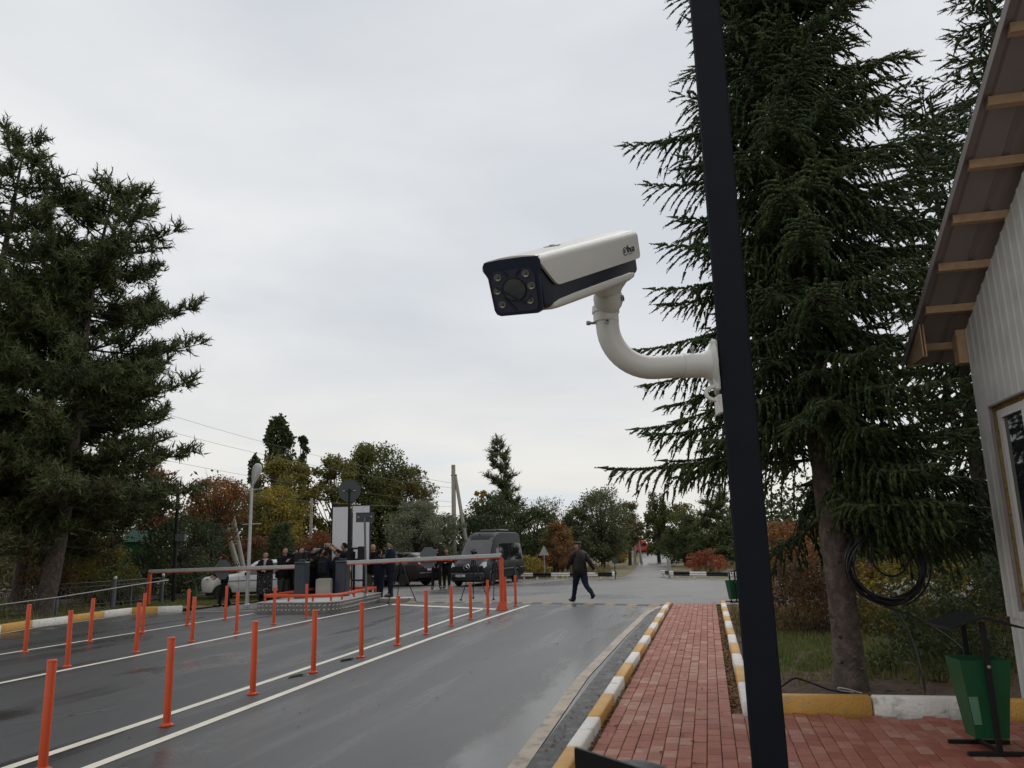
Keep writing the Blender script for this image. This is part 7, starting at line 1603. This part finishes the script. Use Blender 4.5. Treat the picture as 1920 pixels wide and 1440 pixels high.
def fallen(P, size, seed):
    r = np.random.default_rng(seed); n = len(P); a = r.uniform(0, 6.283, n); d = np.c_[np.cos(a), np.sin(a), r.uniform(-.25, .35, n)]; s_ = np.c_[-np.sin(a), np.cos(a), r.uniform(-.4, .4, n)]; l = size * r.uniform(.6, 1.3, (n, 1))
    V = np.stack([P - d * l * .5, P + s_ * l * .35 + np.array([0, 0, .004]), P + d * l * .5, P - s_ * l * .35 + np.array([0, 0, .006])], axis=1).reshape(-1, 3); V[:, 2] += .006
    return npmesh('fallen_leaves', V, np.arange(4 * n).reshape(-1, 4), lm_fall, kind='stuff')
fallen(scatter(2600, 8.2, 21.8, .105, .205, .035), .045, 1); fallen(scatter(900, 5.2, 21.8, -1.028, -.995, .07), .038, 2); fallen(scatter(260, 4.5, 21, -1.45, -1.17, .010), .035, 3)
fallen(scatter(700, 8.3, 10.5, .4, 4.5, .10), .05, 4); fallen(scatter(160, 6, 22, -6, -1.7, .009, lambda U, Wt: r9.random(len(U)) < .35), .035, 5); fallen(np.c_[r9.uniform(-18, -12.5, 900), r9.uniform(19, 30, 900), np.full(900, .05)], .07, 6)
fallen(scatter(90, 5.5, 21, -1.0, .1, .072), .035, 7)
# grit and small stones in the gap beside the kerb
gm = MB(); rg = random.Random(8)
for i in range(420):
    u = 8.2 + 13.4 * rg.random() ** 1.4; p = uw(u, rg.uniform(.115, .195), .03); s_ = rg.uniform(.012, .030); gm.ball(p, (s_, s_ * rg.uniform(.6, 1), s_ * .6), 5, 3)
gm.build('grit', mat('grit_stones', (.16, .095, .05), .85, var=.4, scale=30), kind='stuff', smooth=0)
# ---- far wood that reads as one mass
r8 = np.random.default_rng(5); n = 420
X = r8.uniform(-95, 95, n); Yf = r8.uniform(84, 120, n); keep = np.abs(X - (12.6 + (Yf - 80) * .165)) > 4.2 ; X, Yf = X[keep], Yf[keep]; Hf = r8.uniform(1.5, 5.4, len(X)) * (1 - .25 * (np.abs(X - 8) < 14))
leaf_cloud(np.c_[X, Yf, Hf * .5], np.c_[r8.uniform(2, 4.2, len(X)), r8.uniform(2, 3, len(X)), Hf * .55], 76, .50, leafmat('far_wood_leaves', [tuple(1.8 * q for q in c_) for c_ in (D2, G1, G2, B2, Y1)], .7, .2), 'far_wood', None, 3)
X = r8.uniform(-75, -19, 120); Yf = r8.uniform(45, 75, 120); Hf = r8.uniform(3, 8, 120)
leaf_cloud(np.c_[X, Yf, Hf * .5], np.c_[r8.uniform(2, 3.5, 120), r8.uniform(2, 3, 120), Hf * .55], 170, .30, leafmat('left_wood_leaves', [tuple(1.8 * q for q in c_) for c_ in (G1, G2, B1, B2, Y1)], .7, .2), 'far_wood', None, 4)
X = r8.uniform(15.5, 60, 120); Yf = r8.uniform(34, 75, 120); X = np.maximum(X, 15.5 + (Yf - 34) * .12); Hf = r8.uniform(2.5, 7, 120)
leaf_cloud(np.c_[X, Yf, Hf * .5], np.c_[r8.uniform(1.8, 3, 120), r8.uniform(2, 3, 120), Hf * .55], 170, .28, leafmat('right_wood_leaves', [tuple(1.8 * q for q in c_) for c_ in (D2, G1, G2, B2)], .7, .2), 'far_wood', None, 6)
X = r8.uniform(8, 24, 90); Yf = r8.uniform(19.5, 31, 90); X = np.maximum(X, 9.2 + (26 - Yf) * .1); Hf = r8.uniform(1.6, 3.6, 90)
leaf_cloud(np.c_[X, Yf, Hf * .5], np.c_[r8.uniform(.8, 1.6, 90), r8.uniform(.8, 1.5, 90), Hf * .55], 150, .16, leafmat('near_wood_leaves', [tuple(1.8 * q for q in c_) for c_ in (D1, D2, D3, G1, B1)], .7, .2), 'thicket', None, 7)
X = np.r_[r8.uniform(7.5, 17, 60), r8.uniform(7.0, 9.0, 16)]; Yf = np.r_[r8.uniform(17.5, 24, 60), r8.uniform(21, 25, 16)]; Hf = np.r_[r8.uniform(2.6, 4.4, 60), r8.uniform(2.9, 4.3, 16)]
leaf_cloud(np.c_[X, Yf, Hf * .5], np.c_[r8.uniform(.7, 1.3, 76), r8.uniform(.8, 1.3, 76), Hf * .52], 170, .13, leafmat('verge_thicket_leaves', [(.03, .045, .02), (.045, .065, .026), (.06, .075, .03), (.09, .07, .03)], .7, .2), 'thicket', None, 11)
X = r8.uniform(-34, -15.5, 110); Yf = r8.uniform(31, 46, 110); Hf = r8.uniform(1.4, 4.6, 110)
leaf_cloud(np.c_[X, Yf, Hf * .5], np.c_[r8.uniform(1, 2.2, 110), r8.uniform(1, 2, 110), Hf * .55], 130, .17, leafmat('left_thicket_leaves', [(.09, .06, .03), (.08, .09, .035), (.13, .09, .04), (.11, .12, .05)], .7, .25), 'thicket', None, 9)
X = r8.uniform(10, 34, 40); Yf = r8.uniform(128, 140, 40); Hf = r8.uniform(3, 6.5, 40)
leaf_cloud(np.c_[X, Yf, Hf * .5], np.c_[r8.uniform(2, 4, 40), r8.uniform(2, 3, 40), Hf * .55], 160, .42, leafmat('road_end_leaves', [tuple(1.8 * q for q in c_) for c_ in (D2, G1, G2, Y1)], .7, .2), 'far_wood', None, 8)
print('shoots', n1, n2, n3, n4, n5, n6)
